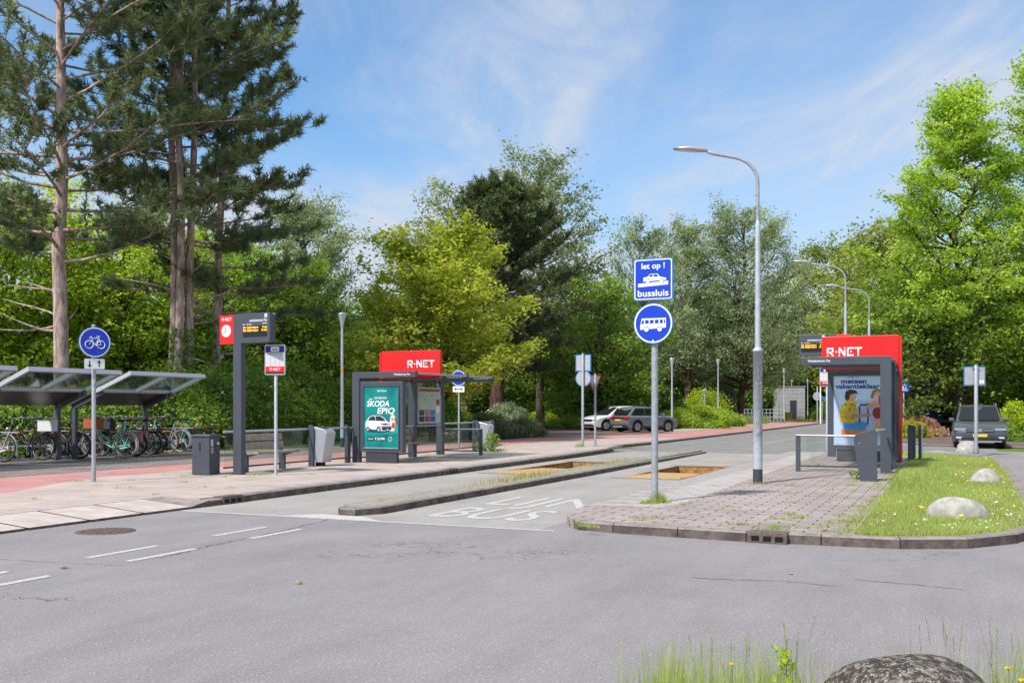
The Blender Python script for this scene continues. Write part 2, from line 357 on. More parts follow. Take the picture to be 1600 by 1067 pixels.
Mfield = mat('field_grass', (.10, .15, .03), .95, col2=(.17, .19, .05), scale=.6, bump=.4, spec=.1, detail=8)

PIT_L = (-10.35, -9.05, 21.6, 27.0); PIT_R = (-6.95, -5.62, 21.4, 26.2)     # bus trap pits (u0, u1, v0, v1)
def sheet(name, us, vs, z, m, holes=(), thick=0.0):
    us = sorted(set(us)); vs = sorted(set(vs)); V = []; F = []; idx = {}
    def vi(i, j):
        if (i, j) not in idx: idx[(i, j)] = len(V); V.append(tuple(UV(us[i], vs[j], z)))
        return idx[(i, j)]
    for i in range(len(us) - 1):
        for j in range(len(vs) - 1):
            cu, cv = (us[i] + us[i + 1]) / 2, (vs[j] + vs[j + 1]) / 2
            if any(h[0] < cu < h[1] and h[2] < cv < h[3] for h in holes): continue
            F.append((vi(i, j), vi(i + 1, j), vi(i + 1, j + 1), vi(i, j + 1)))
    b = MB(); b.add(V, F, m); return struct(b.build(name))
HU = [PIT_L[0], PIT_L[1], PIT_R[0], PIT_R[1]]; HV = [PIT_L[2], PIT_L[3], PIT_R[2], PIT_R[3]]
sheet('ground', [-1500, 1500] + HU, [-1500, 1500] + HV, -0.012, Mfield, [PIT_L, PIT_R])
sheet('road', [-90, -11.0, 1.3, 90] + HU, [-30, 11.75], 0.0, A_road)
sheet('main_road', [-11.95, 1.3], [34.2, 160], 0.0, A_far)
sheet('side_road', [-5.0, 1.3], [11.75, 34.2], 0.0, A_road)
sheet('turning_road', [1.3, 60], [11.75, 36.5], 0.0, A_road)
sheet('cross_road', [1.3, 60], [36.5, 39.5], 0.0, A_road)
sheet('bus_lane', [-11.0, -5.0] + HU, [11.75, 34.2] + HV, 0.0, A_lane, [PIT_L, PIT_R])

def slab(name, poly, z0, z1, top, side=None, uvs=True):
    """raised paving: polygon in (u, v)"""
    pts = [UV(p[0], p[1]) for p in poly] if uvs else [Vector((p[0], p[1], 0)) for p in poly]
    n = len(pts); b = MB(); V = [(p.x, p.y, z1) for p in pts]; b.add(V, [tuple(range(n))], top)
    V2 = [(p.x, p.y, z0) for p in pts] + V
    b.add(V2, [(i, (i + 1) % n, n + (i + 1) % n, n + i) for i in range(n)], side or top)
    return struct(b.build(name))
def kerb(name, path, z0, ztop, w_=.15, top=None, face=None, seg=1.0, closed=False, side=1, z_list=None):
    """kerb stones along a (u, v) path: dark road face on the path itself, top going w_ to its left (side=1)"""
    pts = [Vector(UV(*p)[:2]) for p in path]; tb, fb = top or Mkerb, face or Mkerb_face
    # resample
    out_ = []; zl = []
    n = len(pts)
    for i in range(n - 1 if not closed else n):
        a, c = pts[i], pts[(i + 1) % n]; L = (c - a).length; k = max(1, round(L / seg))
        for q in range(k):
            out_.append(a.lerp(c, q / k)); zl.append((z_list[i] + (z_list[(i + 1) % n] - z_list[i]) * q / k) if z_list else ztop)
    if not closed: out_.append(pts[-1]); zl.append(z_list[-1] if z_list else ztop)
    m_ = len(out_); nor = []
    for i in range(m_):
        a = out_[i - 1] if (i > 0 or closed) else out_[i]; c = out_[(i + 1) % m_] if (i < m_ - 1 or closed) else out_[i]
        t = (c - a).normalized(); nor.append(Vector((-t.y, t.x)) * side)
    b = MB(); cnt = m_ if closed else m_ - 1
    for i in range(cnt):
        j = (i + 1) % m_; a, c = out_[i], out_[j]; g = (c - a); L = g.length; g = g / L * .006
        a2, c2 = a + g, c - g; na, nc = nor[i], nor[j]; za, zc = zl[i], zl[j]; e = .02; jz = random.uniform(-.003, .003)
        V = [(a2.x, a2.y, z0), (c2.x, c2.y, z0), (c2.x, c2.y, zc - e + jz), (a2.x, a2.y, za - e + jz)]
        a3, c3 = a2 + na * e, c2 + nc * e; a4, c4 = a2 + na * w_, c2 + nc * w_
        V += [(c3.x, c3.y, zc + jz), (a3.x, a3.y, za + jz), (c4.x, c4.y, zc + jz), (a4.x, a4.y, za + jz), (a4.x, a4.y, z0), (c4.x, c4.y, z0)]
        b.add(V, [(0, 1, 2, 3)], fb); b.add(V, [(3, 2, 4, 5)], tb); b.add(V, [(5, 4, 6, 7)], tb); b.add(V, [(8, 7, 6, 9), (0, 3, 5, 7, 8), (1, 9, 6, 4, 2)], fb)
    return struct(b.build(name))

# left side: kerb line u = -11, pavement, cycle path, bike parking paving
KU = -11.0
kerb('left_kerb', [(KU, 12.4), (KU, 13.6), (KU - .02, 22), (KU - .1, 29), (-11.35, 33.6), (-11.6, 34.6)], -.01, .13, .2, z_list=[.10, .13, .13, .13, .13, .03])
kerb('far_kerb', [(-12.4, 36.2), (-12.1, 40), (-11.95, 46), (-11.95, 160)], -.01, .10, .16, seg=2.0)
kerb('left_path_kerb', [(-90, 12.4 - 0), (-90.1, 12.4)], -.01, .05, .1)
# light dropped-kerb stones sloping to the road (v < 12.2)
b = MB(); v = -8.0
while v < 11.9:
    v2 = min(v + .98, 12.15); a = [UV(KU, v + .01, .035), UV(KU, v2 - .01, .035), UV(KU - 1.0, v2 - .01, PAVE - .004), UV(KU - 1.0, v + .01, PAVE - .004)]
    lo = [UV(KU, v + .01, -.01), UV(KU, v2 - .01, -.01)]
    b.add([tuple(p) for p in a], [(0, 1, 2, 3)], Mramp); b.add([tuple(lo[0]), tuple(lo[1]), tuple(a[1]), tuple(a[0])], [(0, 1, 2, 3)], Mkerb_face)
    b.add([tuple(a[1]), tuple(a[2]), tuple(UV(KU - 1, v2 - .01, -.01)), tuple(lo[1])], [(0, 3, 2, 1)], Mramp)
    v += 1.0
struct(b.build('ramp_kerb'))
b = MB(); b.add([tuple(UV(KU, 11.98, .03)), tuple(UV(KU, 12.4, .10)), tuple(UV(KU - 1, 12.4, PAVE)), tuple(UV(KU - 1, 11.98, PAVE))], [(0, 1, 2, 3)], Mkerb)
b.add([tuple(UV(KU, 11.98, -.01)), tuple(UV(KU, 12.4, -.01)), tuple(UV(KU, 12.4, .10)), tuple(UV(KU, 11.98, .03))], [(0, 1, 2, 3)], Mkerb_face); struct(b.build('kerb_ramp_end'))
slab('left_pavement', [(KU - .2, 12.4), (KU - .2, 22), (KU - .3, 29), (-11.55, 33.6), (-11.8, 34.6), (-12.0, 37), (-13.6, 39), (-16.2, 40), (-16.3, 30), (-16.5, 18), (-16.5, 15.2), (-15.9, 13.6), (-15.0, 12.0), (-14.6, 8), (-14.5, -20), (-12.0, -20), (-12.0, 12.4)], -.01, PAVE, Mpaver2)
slab('light_tile_strip', [(KU - .21, 14.2), (KU - .22, 22), (KU - .32, 29), (-11.6, 33.4), (-12.3, 33.4), (-11.95, 29), (-11.85, 22), (-11.82, 14.2)], PAVE, PAVE + .004, Mstrip)
slab('cycle_path', [(-16.5, -20), (-14.9, -20), (-14.9, 8), (-15.0, 12.0), (-15.9, 13.6), (-16.5, 15.2), (-16.5, 18), (-16.3, 30), (-16.2, 40), (-14.6, 46), (-12.1, 47), (-12.1, 160), (-14.9, 160), (-15.0, 56), (-16.6, 50), (-18.9, 42), (-18.8, 34), (-18.5, 20), (-18.5, -20)], -.01, PAVE - .012, Mred)
slab('far_pavement', [(-12.4, 37), (-12.1, 47), (-14.6, 46), (-16.2, 40), (-13.6, 39), (-12.6, 38.2)], -.01, PAVE - .008, Mpaver2)
slab('far_footpath', [(-14.9, 160), (-15.0, 56), (-16.6, 50), (-18.9, 42), (-21.5, 44), (-21, 50), (-17.2, 58), (-16.8, 160)], -.01, PAVE, Mpaver2)
slab('bike_park_paving', [(-18.5, -20), (-18.5, 20), (-18.8, 34), (-18.9, 42), (-21.5, 44), (-21.9, 34), (-22.3, 27), (-24.6, 27), (-24.6, -20)], -.01, PAVE - .02, Mbikepave)
slab('parking_area', [(-21.5, 44), (-18.9, 42), (-16.6, 50), (-15.0, 56), (-17.2, 58), (-20, 66), (-34, 72), (-42, 58), (-30, 48)], -.01, PAVE + .004, Mbrick)
slab('bike_park_edge', [(-18.45, 5), (-18.45, 20), (-18.75, 34), (-18.85, 34), (-18.56, 20), (-18.56, 5)], 0, PAVE - .002, Mkerb)

# island between the two bus lanes
isl = [(-8.62, 12.55), (-8.35, 12.25), (-8.1, 12.22), (-7.86, 12.6), (-7.84, 23), (-8.0, 34.0), (-8.25, 34.0), (-8.75, 23), (-8.72, 14)]
slab('island', [(-8.62, 12.7), (-8.35, 12.45), (-8.1, 12.45), (-8.0, 12.7), (-8.0, 23), (-8.1, 33.8), (-8.25, 33.8), (-8.62, 23), (-8.6, 14)], -.01, .115, mat('gritty_island_top', (.33, .30, .27), .95, col2=(.25, .235, .19), scale=7, bump=.5, spec=.1))
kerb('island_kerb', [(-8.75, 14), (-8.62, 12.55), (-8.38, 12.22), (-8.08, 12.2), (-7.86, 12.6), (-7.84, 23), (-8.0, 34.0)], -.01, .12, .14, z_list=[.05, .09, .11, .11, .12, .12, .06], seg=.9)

# right platform, verge and their kerb
slab('right_platform', [(-4.66, 12.15), (-1.1, 11.92), (-1.2, 31.5), (-3.2, 33.8), (-5.15, 33.8), (-5.15, 14), (-4.9, 12.6)], -.01, PAVE, Mpaver)
# lay the front rows in the road direction with the light strip beside the lane
slab('platform_tile_strip', [(-5.1, 14.0), (-5.1, 33.6), (-3.95, 33.6), (-3.85, 14.6), (-4.0, 14.2)], PAVE, PAVE + .004, Mstrip)
kerb('platform_kerb', [(-5.02, 33.6), (-5.25, 33.6 - .1), (-5.25, 14.6), (-5.1, 13.4), (-4.75, 12.3), (-4.5, 12.02), (-4.0, 11.9), (-2.3, 11.78), (-.6, 11.9), (.1, 12.25), (.62, 12.95), (.98, 14.0), (1.1, 17), (1.15, 26), (1.05, 31.6), (.6, 33.0), (-.4, 33.9), (-3, 34.1)], -.01, .125, .16, side=1, seg=1.0,
     z_list=[.03, .03, .045, .06, .1, .12] + [.125] * 12)
slab('verge', [(-1.1, 12.05), (-.6, 12.05), (.02, 12.38), (.48, 13.05), (.83, 14.1), (.94, 17), (1.0, 26), (.9, 31.4), (.5, 32.8), (-.4, 33.75), (-3.2, 33.8), (-1.2, 31.5)], -.01, PAVE - .005, Mgrassbase)
slab('right_parking', [(-1.2, 44), (14, 39.6), (40, 39.6), (40, 60), (8, 60), (3.2, 64), (-3.8, 75), (-4.2, 56)], -.01, .05, Mbrick)
#slab('far_right_pavement', [(1.3, 36.5), (1.3, 60), (-.4, 60)], -.01, .02, A_far)
kerb('right_parking_kerb', [(-4.3, 58), (-1.3, 43.9), (14, 39.5), (40, 39.5)], -.01, .07, .15, seg=2)

# pits of the bus traps: walls, floor, ochre plate over one end
Moch = mat('ochre_steel', (.55, .36, .14), .6, col2=(.42, .25, .09), scale=5, bump=.3)
Mrust = mat('rust', (.33, .13, .03), .85, col2=(.45, .20, .05), scale=9, bump=.5)
Mdirt = mat('dark_debris', (.07, .05, .035), .95, var=.5, scale=12, bump=.8)
Mrust2 = mat('rusty_pit_wall', (.46, .26, .08), .85, col2=(.24, .12, .04), scale=6, bump=.6)
def pit(rect, label, plate_v, debris):
    u0, u1, v0, v1 = rect; cx, cy = (u0 + u1) / 2, (v0 + v1) / 2; t = thing('bus_trap', label, 'bus trap', UV(cx, cy, 0), -TH, 'traps sunk in the two bus lanes')
    hu, hv = (u1 - u0) / 2, (v1 - v0) / 2; d = .34; b = MB()
    for sx in (-1, 1): b.box((sx * (hu + .03), 0, -d / 2 - .004), (.06, 2 * hv + .12, d), Mrust2)
    for sy in (-1, 1): b.box((0, sy * (hv + .03), -d / 2 - .004), (2 * hu, .06, d), Mrust2)
    b.box((0, 0, -d - .02), (2 * hu + .1, 2 * hv + .1, .03), Mdirt); b.build('pit_lining', parent=t)
    b = MB(); b.box((0, -hv + plate_v / 2, -.03), (2 * hu - .03, plate_v, .04), Moch, rot=(R_(-1.5), 0, 0)); b.build('cover_plate', parent=t, auto=.004)
    b = MB(); rnd = random.Random(4)
    for i in range(debris):
        b.box((rnd.uniform(-hu * .9, hu * .9), rnd.uniform(-hv + plate_v, hv * .95), rnd.uniform(-d, -.25)), (rnd.uniform(.05, .5), rnd.uniform(.04, .16), rnd.uniform(.03, .12)), rnd.choice([Mdirt, Mrust, Moch]), rot=(rnd.uniform(-.5, .5), rnd.uniform(-.5, .5), rnd.uniform(0, 3)))
    b.build('debris', parent=t)
    for sy in (-1, 1): b = MB(); b.box((0, sy * (hv + .19), .003), (2 * hu + .5, .26, .012), A_far); b.build('asphalt_patch', parent=t)
    b = MB()
    for sx in (-1, 1): b.box((sx * (hu + .012), 0, .001), (.05, 2 * hv + .05, .012), Mrust)
    b.box((0, hv + .012, .001), (2 * hu - .03, .05, .012), Mrust); b.build('steel_edge', parent=t)
pit(PIT_L, 'rust orange pit with an ochre steel plate in the left bus lane', 3.1, 40)
pit(PIT_R, 'ochre pit with dark debris in the bus lane right of the island', 2.7, 60)

# markings
def mark(name, quads, z, m=None):
    b = MB()
    for q in quads: b.add([tuple(UV(p[0], p[1], z)) for p in q], [tuple(range(len(q)))], m or Mpaint)
    return struct(b.build(name))
def rect(u0, u1, v0, v1): return [(u0, v0), (u1, v0), (u1, v1), (u0, v1)]
dash = []
for k in range(-6, 3):
    v0 = 7.62 + k * 1.95 + (0 if k < 0 else 0); dash.append(rect(-8.47, -8.37, v0, v0 + 1.0)); dash.append(rect(-7.9, -7.8, v0, v0 + 1.0))
dash = [d for d in dash if d[0][1] < 11]
mark('road_marking_dashes', dash, .004)
mark('road_marking_stop_line', [[(-10.95, 11.66), (-4.75, 11.72), (-4.75, 11.81), (-10.95, 11.75)], [(-9.1, 11.76), (-7.4, 11.78), (-7.9, 12.15), (-8.7, 12.2)]], .004, Mpaint)
b = MB(); b.M = Matrix.Translation(UV(0, 0, .004)) @ Matrix.Rotation(-TH, 4, 'Z') @ Matrix.Rotation(R_(-90), 4, 'X')
for s, cu, v0, wd, h in (('BUS', -6.33, 12.62, 1.62, 1.42), ('LIJN', -6.27, 14.55, 1.75, 1.5)): b.text(s, (cu, v0), h, Mpaint, .005, 'C', width=wd)
o = b.build('road_marking_text'); struct(o)
# the matrix above lays XZ lettering flat: x -> u, z -> v
far = []
for k in range(14): far.append(rect(-8.15 - .0, -8.02, 38 + k * 6 + 8, 41 + k * 6 + 8)) if False else None
far = [rect(-7.9, -7.8, 44, 150), rect(-7.6, -7.5, 41, 150), rect(-5.9, -5.2, 35.0, 35.12), rect(-11.8, 0.9, 34.25, 34.37)]
for k in range(8): far.append(rect(-11.4 + k * 1.4, -10.7 + k * 1.4, 37.6, 37.75)); far.append(rect(-11.2 + k * 1.5, -10.4 + k * 1.5, 39.7, 39.85))
for k in range(6): far.append(rect(-10.8 + k * .45, -10.6 + k * .45, 29.5, 31.6))
far += [[(-1.6, 37.4), (.2, 37.4), (-.7, 39.6)], rect(-4.5, -3.6, 52, 52.3), rect(-5.3, -4.4, 47, 47.2)]
mark('road_marking_far', far, .004, Mpaint_old)
cyc = [rect(-17.65, -17.35, v0, v0 + 1.0) for v0 in (15.5, 21, 26.5, 32)] + [rect(-13.55, -13.35, v0, v0 + 2) for v0 in range(70, 120, 6)]
mark('cycle_path_marking', cyc, PAVE - .008, Mpaint_old)
dk = []; v = 14.4
while v < 33: dk.append([(-5.09, v), (-4.62, v), (-4.62, v + .28), (-5.09, v + .28)]); v += .58
mark('tile_strip_dark_tiles', dk, PAVE + .0065, mat('dark_grey_tiles', (.31, .285, .275), .85, var=.15, scale=9)); dk = []; v = 14.6
while v < 33: w0 = -11.24 - max(0, (v - 22)) * .013 - max(0, (v - 29)) * .03; dk.append([(w0, v), (w0 - .3, v), (w0 - .3, v + .3), (w0, v + .3)]); v += .6
mark('left_strip_dark_tiles', dk, PAVE + .0065, mat('dark_grey_tiles', (.22, .21, .215), .85))
# drain inlets in the kerbs, manhole, pale spill marks
Miron = mat('cast_iron', (.15, .11, .095), .7, .3, var=.3, scale=20, bump=.5)
Mblack = mat('black_void', (.006, .006, .006), 1.0)
def inlet(u, v, ang, label, w_=.62):
    t = thing('kerb_drain', label, 'drain', UV(u, v, 0), -TH + ang)
    b = MB(); b.box((0, .085, .067), (w_, .215, .130), Miron, bev=.006); b.build('casting', parent=t)
    for k in (-1, 0, 1): b = MB(); b.box((k * w_ * .3, -.0245, .055), (w_ * .2, .006, .06), Mblack); b.build('slot', parent=t)
inlet(-2.05, 11.768, R_(-2), 'rusty cast iron drain with three slots in the kerb before the brick platform', .46)
inlet(KU, 12.95, R_(90), 'small iron drain at the start of the left platform kerb', .5)
inlet(KU - .02, 20.8, R_(90), 'slotted iron drain halfway along the left platform kerb', .5)
mc = G(165, 830); b = MB(); b.lathe([(.37, .0), (.37, .005), (.33, .006), (0.001, .006)], Miron, 32)
for i in range(-5, 6): 
    hl = math.sqrt(max(.001, .31 ** 2 - (i * .055) ** 2)); b.box((0, i * .055, .009), (2 * hl, .022, .006), Miron)
o = b.build('manhole_cover'); o.location = (mc.x, mc.y, 0); o.rotation_euler = (0, 0, -TH); tag(o, 'round rusty manhole cover in the asphalt by the left kerb', 'manhole cover')
rnd = random.Random(3); b = MB()
for (px, py, sx, sy, n) in ((640, 850, .9, .10, 60), (560, 868, .3, .06, 18), (850, 862, .6, .10, 50), (640, 866, .5, .05, 20)):
    c = G(px, py)
    for i in range(n * 4):
        x, y = c.x + rnd.gauss(0, sx * .6), c.y + rnd.gauss(0, sy * 1.6); r = rnd.uniform(.005, .022) * (2 if rnd.random() < .1 else 1); k = rnd.randint(5, 8)
        b.add([(x + r * rnd.uniform(.6, 1.6) * math.cos(a * 6.283 / k), y + r * rnd.uniform(.3, .8) * math.sin(a * 6.283 / k), .0035) for a in range(k)], [tuple(range(k))], Mpaint_old)
struct(b.build('road_stain'))

# long thin cracks in the old asphalt
def crack(path, w0, seed):
    rn = random.Random(seed); pts = []
    for (a, c) in zip(path[:-1], path[1:]):
        A, C_ = G(*a), G(*c); n = max(2, int((C_ - A).length / .06))
        for i in range(n): p = A.lerp(C_, i / n); pts.append((p.x + rn.gauss(0, .012), p.y + rn.gauss(0, .012)))
    V = []; F = []
    for i, (x, y) in enumerate(pts):
        wd = w0 * rn.uniform(.2, 1.2); j = min(i + 1, len(pts) - 1); d = Vector((pts[j][0] - x, pts[j][1] - y)); d = d.normalized() if d.length > 0 else Vector((1, 0)); V += [(x - d.y * wd, y + d.x * wd, .0025), (x + d.y * wd, y - d.x * wd, .0025)]
    F = [(2 * i, 2 * i + 1, 2 * i + 3, 2 * i + 2) for i in range(len(pts) - 1)]; return V, F
b = MB(); Mcr = mat('crack_dark', (.055, .05, .05), .95)
for k, (pth, w_k) in enumerate((([(250, 872), (330, 852), (400, 838), (470, 822), (530, 808)], .010), ([(1080, 902), (1150, 906), (1225, 908), (1320, 917)], .007), ([(1330, 905), (1420, 912), (1530, 924)], .006), ([(0, 874), (120, 880), (210, 884)], .004), ([(885, 818), (905, 812), (925, 806)], .010), ([(640, 806), (560, 812)], .005))): b.add(*crack(pth, w_k, k), Mcr)
struct(b.build('road_crack'))
# ================================================================ VEGETATION
RNG = np.random.default_rng(11)
def unit(a): return a / (np.linalg.norm(a, axis=-1, keepdims=True) + 1e-9)
def leaf_quads(C, size, tint, rng, flat=.35, aspect=.55, jitter=.35):
    """one bent diamond (two triangles as a quad) per centre; flat>0 keeps the blades nearer to horizontal"""
    n = len(C); d = rng.normal(size=(n, 3)); d[:, 2] *= (1 - flat); d = unit(d)
    nn = rng.normal(size=(n, 3)); nn[:, 2] += flat * 2.2; s = unit(np.cross(d, nn)); L = (size * (1 + jitter * rng.normal(size=n)).clip(.4, 1.9))[:, None]
    up = unit(np.cross(s, d)); W = L * aspect * .5
    V = np.stack([C - d * L * .5, C + s * W + up * L * .10, C + d * L * .5, C - s * W + up * L * .10], 1).reshape(-1, 3)
    F = np.arange(n * 4).reshape(n, 4); return V, F, tint
def needle_tufts(C, Dn, L, k, wid, tint, rng):
    """k thin blades fanning out round the shoot direction Dn at each centre"""
    n = len(C); C3 = np.repeat(C, k, 0); D3 = np.repeat(Dn, k, 0); t3 = np.repeat(tint, k)
    d = unit(D3 * .75 + rng.normal(size=(n * k, 3)) * .62); s = unit(np.cross(d, rng.normal(size=(n * k, 3)))); ln = L * rng.uniform(.6, 1.2, (n * k, 1))
    b0 = C3 + D3 * rng.uniform(-.6, .35, (n * k, 1)) * L
    V = np.stack([b0 - s * wid * .5, b0 + s * wid * .5, b0 + d * ln + s * wid * .15, b0 + d * ln - s * wid * .15], 1).reshape(-1, 3)
    return V, np.arange(n * k * 4).reshape(-1, 4), (t3 + rng.normal(size=n * k) * .08).clip(0, 1)
def interp(tab, t):
    xs = [p[0] for p in tab]; ys = [p[1] for p in tab]; return float(np.interp(t, xs, ys))
def limb_path(rng, a, d, L, bend, k=5, wob=.06):
    """from a along d, curving by bend (vector), k points"""
    pts = [a.copy()]; p = a.copy(); dd = d.copy()
    for i in range(1, k):
        dd = unit(dd + bend / (k - 1) + rng.normal(size=3) * wob); p = p + dd * L / (k - 1); pts.append(p.copy())
    return np.array(pts)
def path_at(pts, t):
    s = t * (len(pts) - 1); i = min(int(s), len(pts) - 2); return pts[i] * (1 - s + i) + pts[i + 1] * (s - i), unit(pts[i + 1] - pts[i])

BARK = dict(
    pine=bark_mat('pine_bark', (.60, .45, .40), (.25, .17, .145), .22, 9),
    brown=bark_mat('brown_bark', (.13, .085, .06), (.04, .028, .022), .2, 9),
    grey=bark_mat('grey_bark', (.20, .165, .13), (.07, .055, .04), .2, 9),
    red=bark_mat('reddish_bark', (.16, .085, .065), (.05, .03, .025), .2, 6))
LEAF = dict(
    pine=leaf_mat('pine_needles', (.095, .125, .065), (.28, .34, .16), .3, .6),
    pineolive=leaf_mat('olive_pine_needles', (.065, .09, .035), (.21, .25, .10), .25, .6),
    lime=leaf_mat('lime_maple_leaves', (.22, .35, .03), (.58, .70, .12), .52),
    bright=leaf_mat('bright_green_leaves', (.20, .31, .025), (.56, .65, .09), .52),
    yellow=leaf_mat('yellow_green_leaves', (.28, .34, .035), (.64, .66, .13), .48),
    mid=leaf_mat('mid_green_leaves', (.11, .20, .025), (.34, .47, .08), .48),
    deep=leaf_mat('deep_green_leaves', (.075, .15, .022), (.26, .38, .08), .46),
    olive=leaf_mat('olive_leaves', (.18, .22, .04), (.46, .50, .12), .47),
    willow=leaf_mat('grey_willow_leaves', (.17, .22, .12), (.46, .53, .33), .45),
    birch=leaf_mat('loose_grey_green_leaves', (.15, .20, .11), (.42, .48, .30), .42),
    spirea=leaf_mat('pink_spirea', (.32, .26, .08), (.78, .36, .38), .35),
    gold=leaf_mat('golden_leaves', (.28, .28, .02), (.60, .52, .05), .4),
    copper=leaf_mat('copper_leaves', (.40, .12, .05), (.75, .32, .20), .4),
    hedgy=leaf_mat('yellow_hedge_leaves', (.22, .30, .01), (.58, .66, .04), .48),
    rose=leaf_mat('dull_shrub_leaves', (.09, .11, .05), (.26, .27, .14), .35))

def decid(seed, H, hb, R, prof, nl=34, ns=8, npl=55, leaf=.16, flat=.35, trunk_r=.22, up=(.15, .95), spread=.42, stems=1, lean=0.0, bend_z=.12, trunk_top=.92, clump=.5, aspect=.6, gap=0.0, sub_len=.36):
    """returns (wood MB, leaf arrays). prof: [(t, r)] crown radius fraction over crown height"""
    rng = np.random.default_rng(seed); wood = MB(); C = []; T = []
    stem_paths = []
    for s in range(stems):
        a = rng.uniform(0, 6.28); off = np.array([math.cos(a), math.sin(a), 0]) * (.0 if stems == 1 else trunk_r * .9)
        top = np.array([math.cos(a), math.sin(a), 0]) * R * (.0 if stems == 1 else .32) + np.array([lean, 0, H * trunk_top * (1 if s == 0 else rng.uniform(.8, .95))])
        pts = [off]
        for i in range(1, 9):
            t = i / 8; q = off * (1 - t) + top * t + np.array([rng.normal() * .02 * H * math.sin(t * 3.1), rng.normal() * .02 * H * math.sin(t * 3.1), 0]); 
            if stems > 1: q[:2] = off[:2] + (top[:2] - off[:2]) * t ** 1.5 + rng.normal(size=2) * .008 * H
            pts.append(q)
        pts = np.array(pts); stem_paths.append(pts)
        rr = [trunk_r * (1.25 if i == 0 else 1) * (1 - i / 8.6) ** .75 * (1 if stems == 1 else .75) for i in range(9)]
        wood.tube([tuple(p) for p in pts], rr, None, 9)
    for i in range(nl):
        sp = stem_paths[i % stems]; t = (i + rng.uniform(0, 1)) / nl; hc = hb + (H - hb) * (t * .97)
        rad = R * interp(prof, t) * rng.uniform(.78, 1.16)
        ang = i * 2.39996 + rng.uniform(-.5, .5)
        # limb starts lower on the trunk than where it ends
        zs = max(hb * .75, hc - rad * interp([(0, up[0]), (1, up[1])], t) * rng.uniform(.7, 1.2)); zs = min(zs, H * trunk_top * .97)
        st, _ = path_at(sp, min(.99, zs / (H * trunk_top)))
        end = np.array([math.cos(ang) * rad + st[0] * .5, math.sin(ang) * rad + st[1] * .5, hc]); dv = end - st; L = np.linalg.norm(dv)
        pts = limb_path(rng, st, unit(dv - np.array([0, 0, bend_z * L])), L, np.array([0, 0, bend_z * 2]), 6, .09)
        r0 = trunk_r * (.16 + .26 * (1 - t)); wood.tube([tuple(p) for p in pts], [r0 * (1 - .16 * q) for q in range(6)], None, 5, cap=False)
        ct = rng.normal() * .22 * clump * 2
        for j in range(ns):
            tt = .28 + .72 * (j + rng.uniform(0, 1)) / ns; q, dq = path_at(pts, min(tt, .999)); sd = (1 if j % 2 else -1)
            side = unit(np.cross(dq, np.array([0, 0, 1.0]))) * sd
            dd = unit(dq * .55 + side * rng.uniform(.3, 1.1) + np.array([0, 0, rng.uniform(-.25, .4)])); sl = R * sub_len * rng.uniform(.6, 1.25) * (1.15 - .45 * tt)
            sp2 = limb_path(rng, q, dd, sl, np.array([0, 0, -.1]), 4, .14); wood.tube([tuple(p) for p in sp2], [r0 * .35, r0 * .28, r0 * .2, r0 * .1], None, 3, cap=False)
            if rng.uniform() < gap: continue
            n = int(npl * rng.uniform(.6, 1.3)); u_ = rng.uniform(.05, 1.12, n); idx = (u_.clip(0, .999) * 3).astype(int); fr = (u_ * 3 - idx)[:, None]
            base = sp2[idx] * (1 - fr) + sp2[np.minimum(idx + 1, 3)] * fr
            g = rng.normal(size=(n, 3)) * np.array([1, 1, .62]) * sl * spread * .5
            C.append(base + g); T.append((.5 + ct + rng.normal() * .14 * clump * 2 + rng.normal(size=n) * .16).clip(0, 1))
    C = np.concatenate(C); T = np.concatenate(T)
    return wood, leaf_quads(C, leaf, T, rng, flat, aspect)

def place_tree(name, label, loc, wood, leaves, bark, leafm, group=None, rz=0.0, cat='tree'):
    t = thing(name, label, cat, loc, rz, group)
    if wood is not None: wood.mats = []; wood.fm = [0] * len(wood.f); wood.build('trunk', bark, t)
    V, F, T = leaves; np_mesh('crown', V, F, leafm, t, T)
    return t

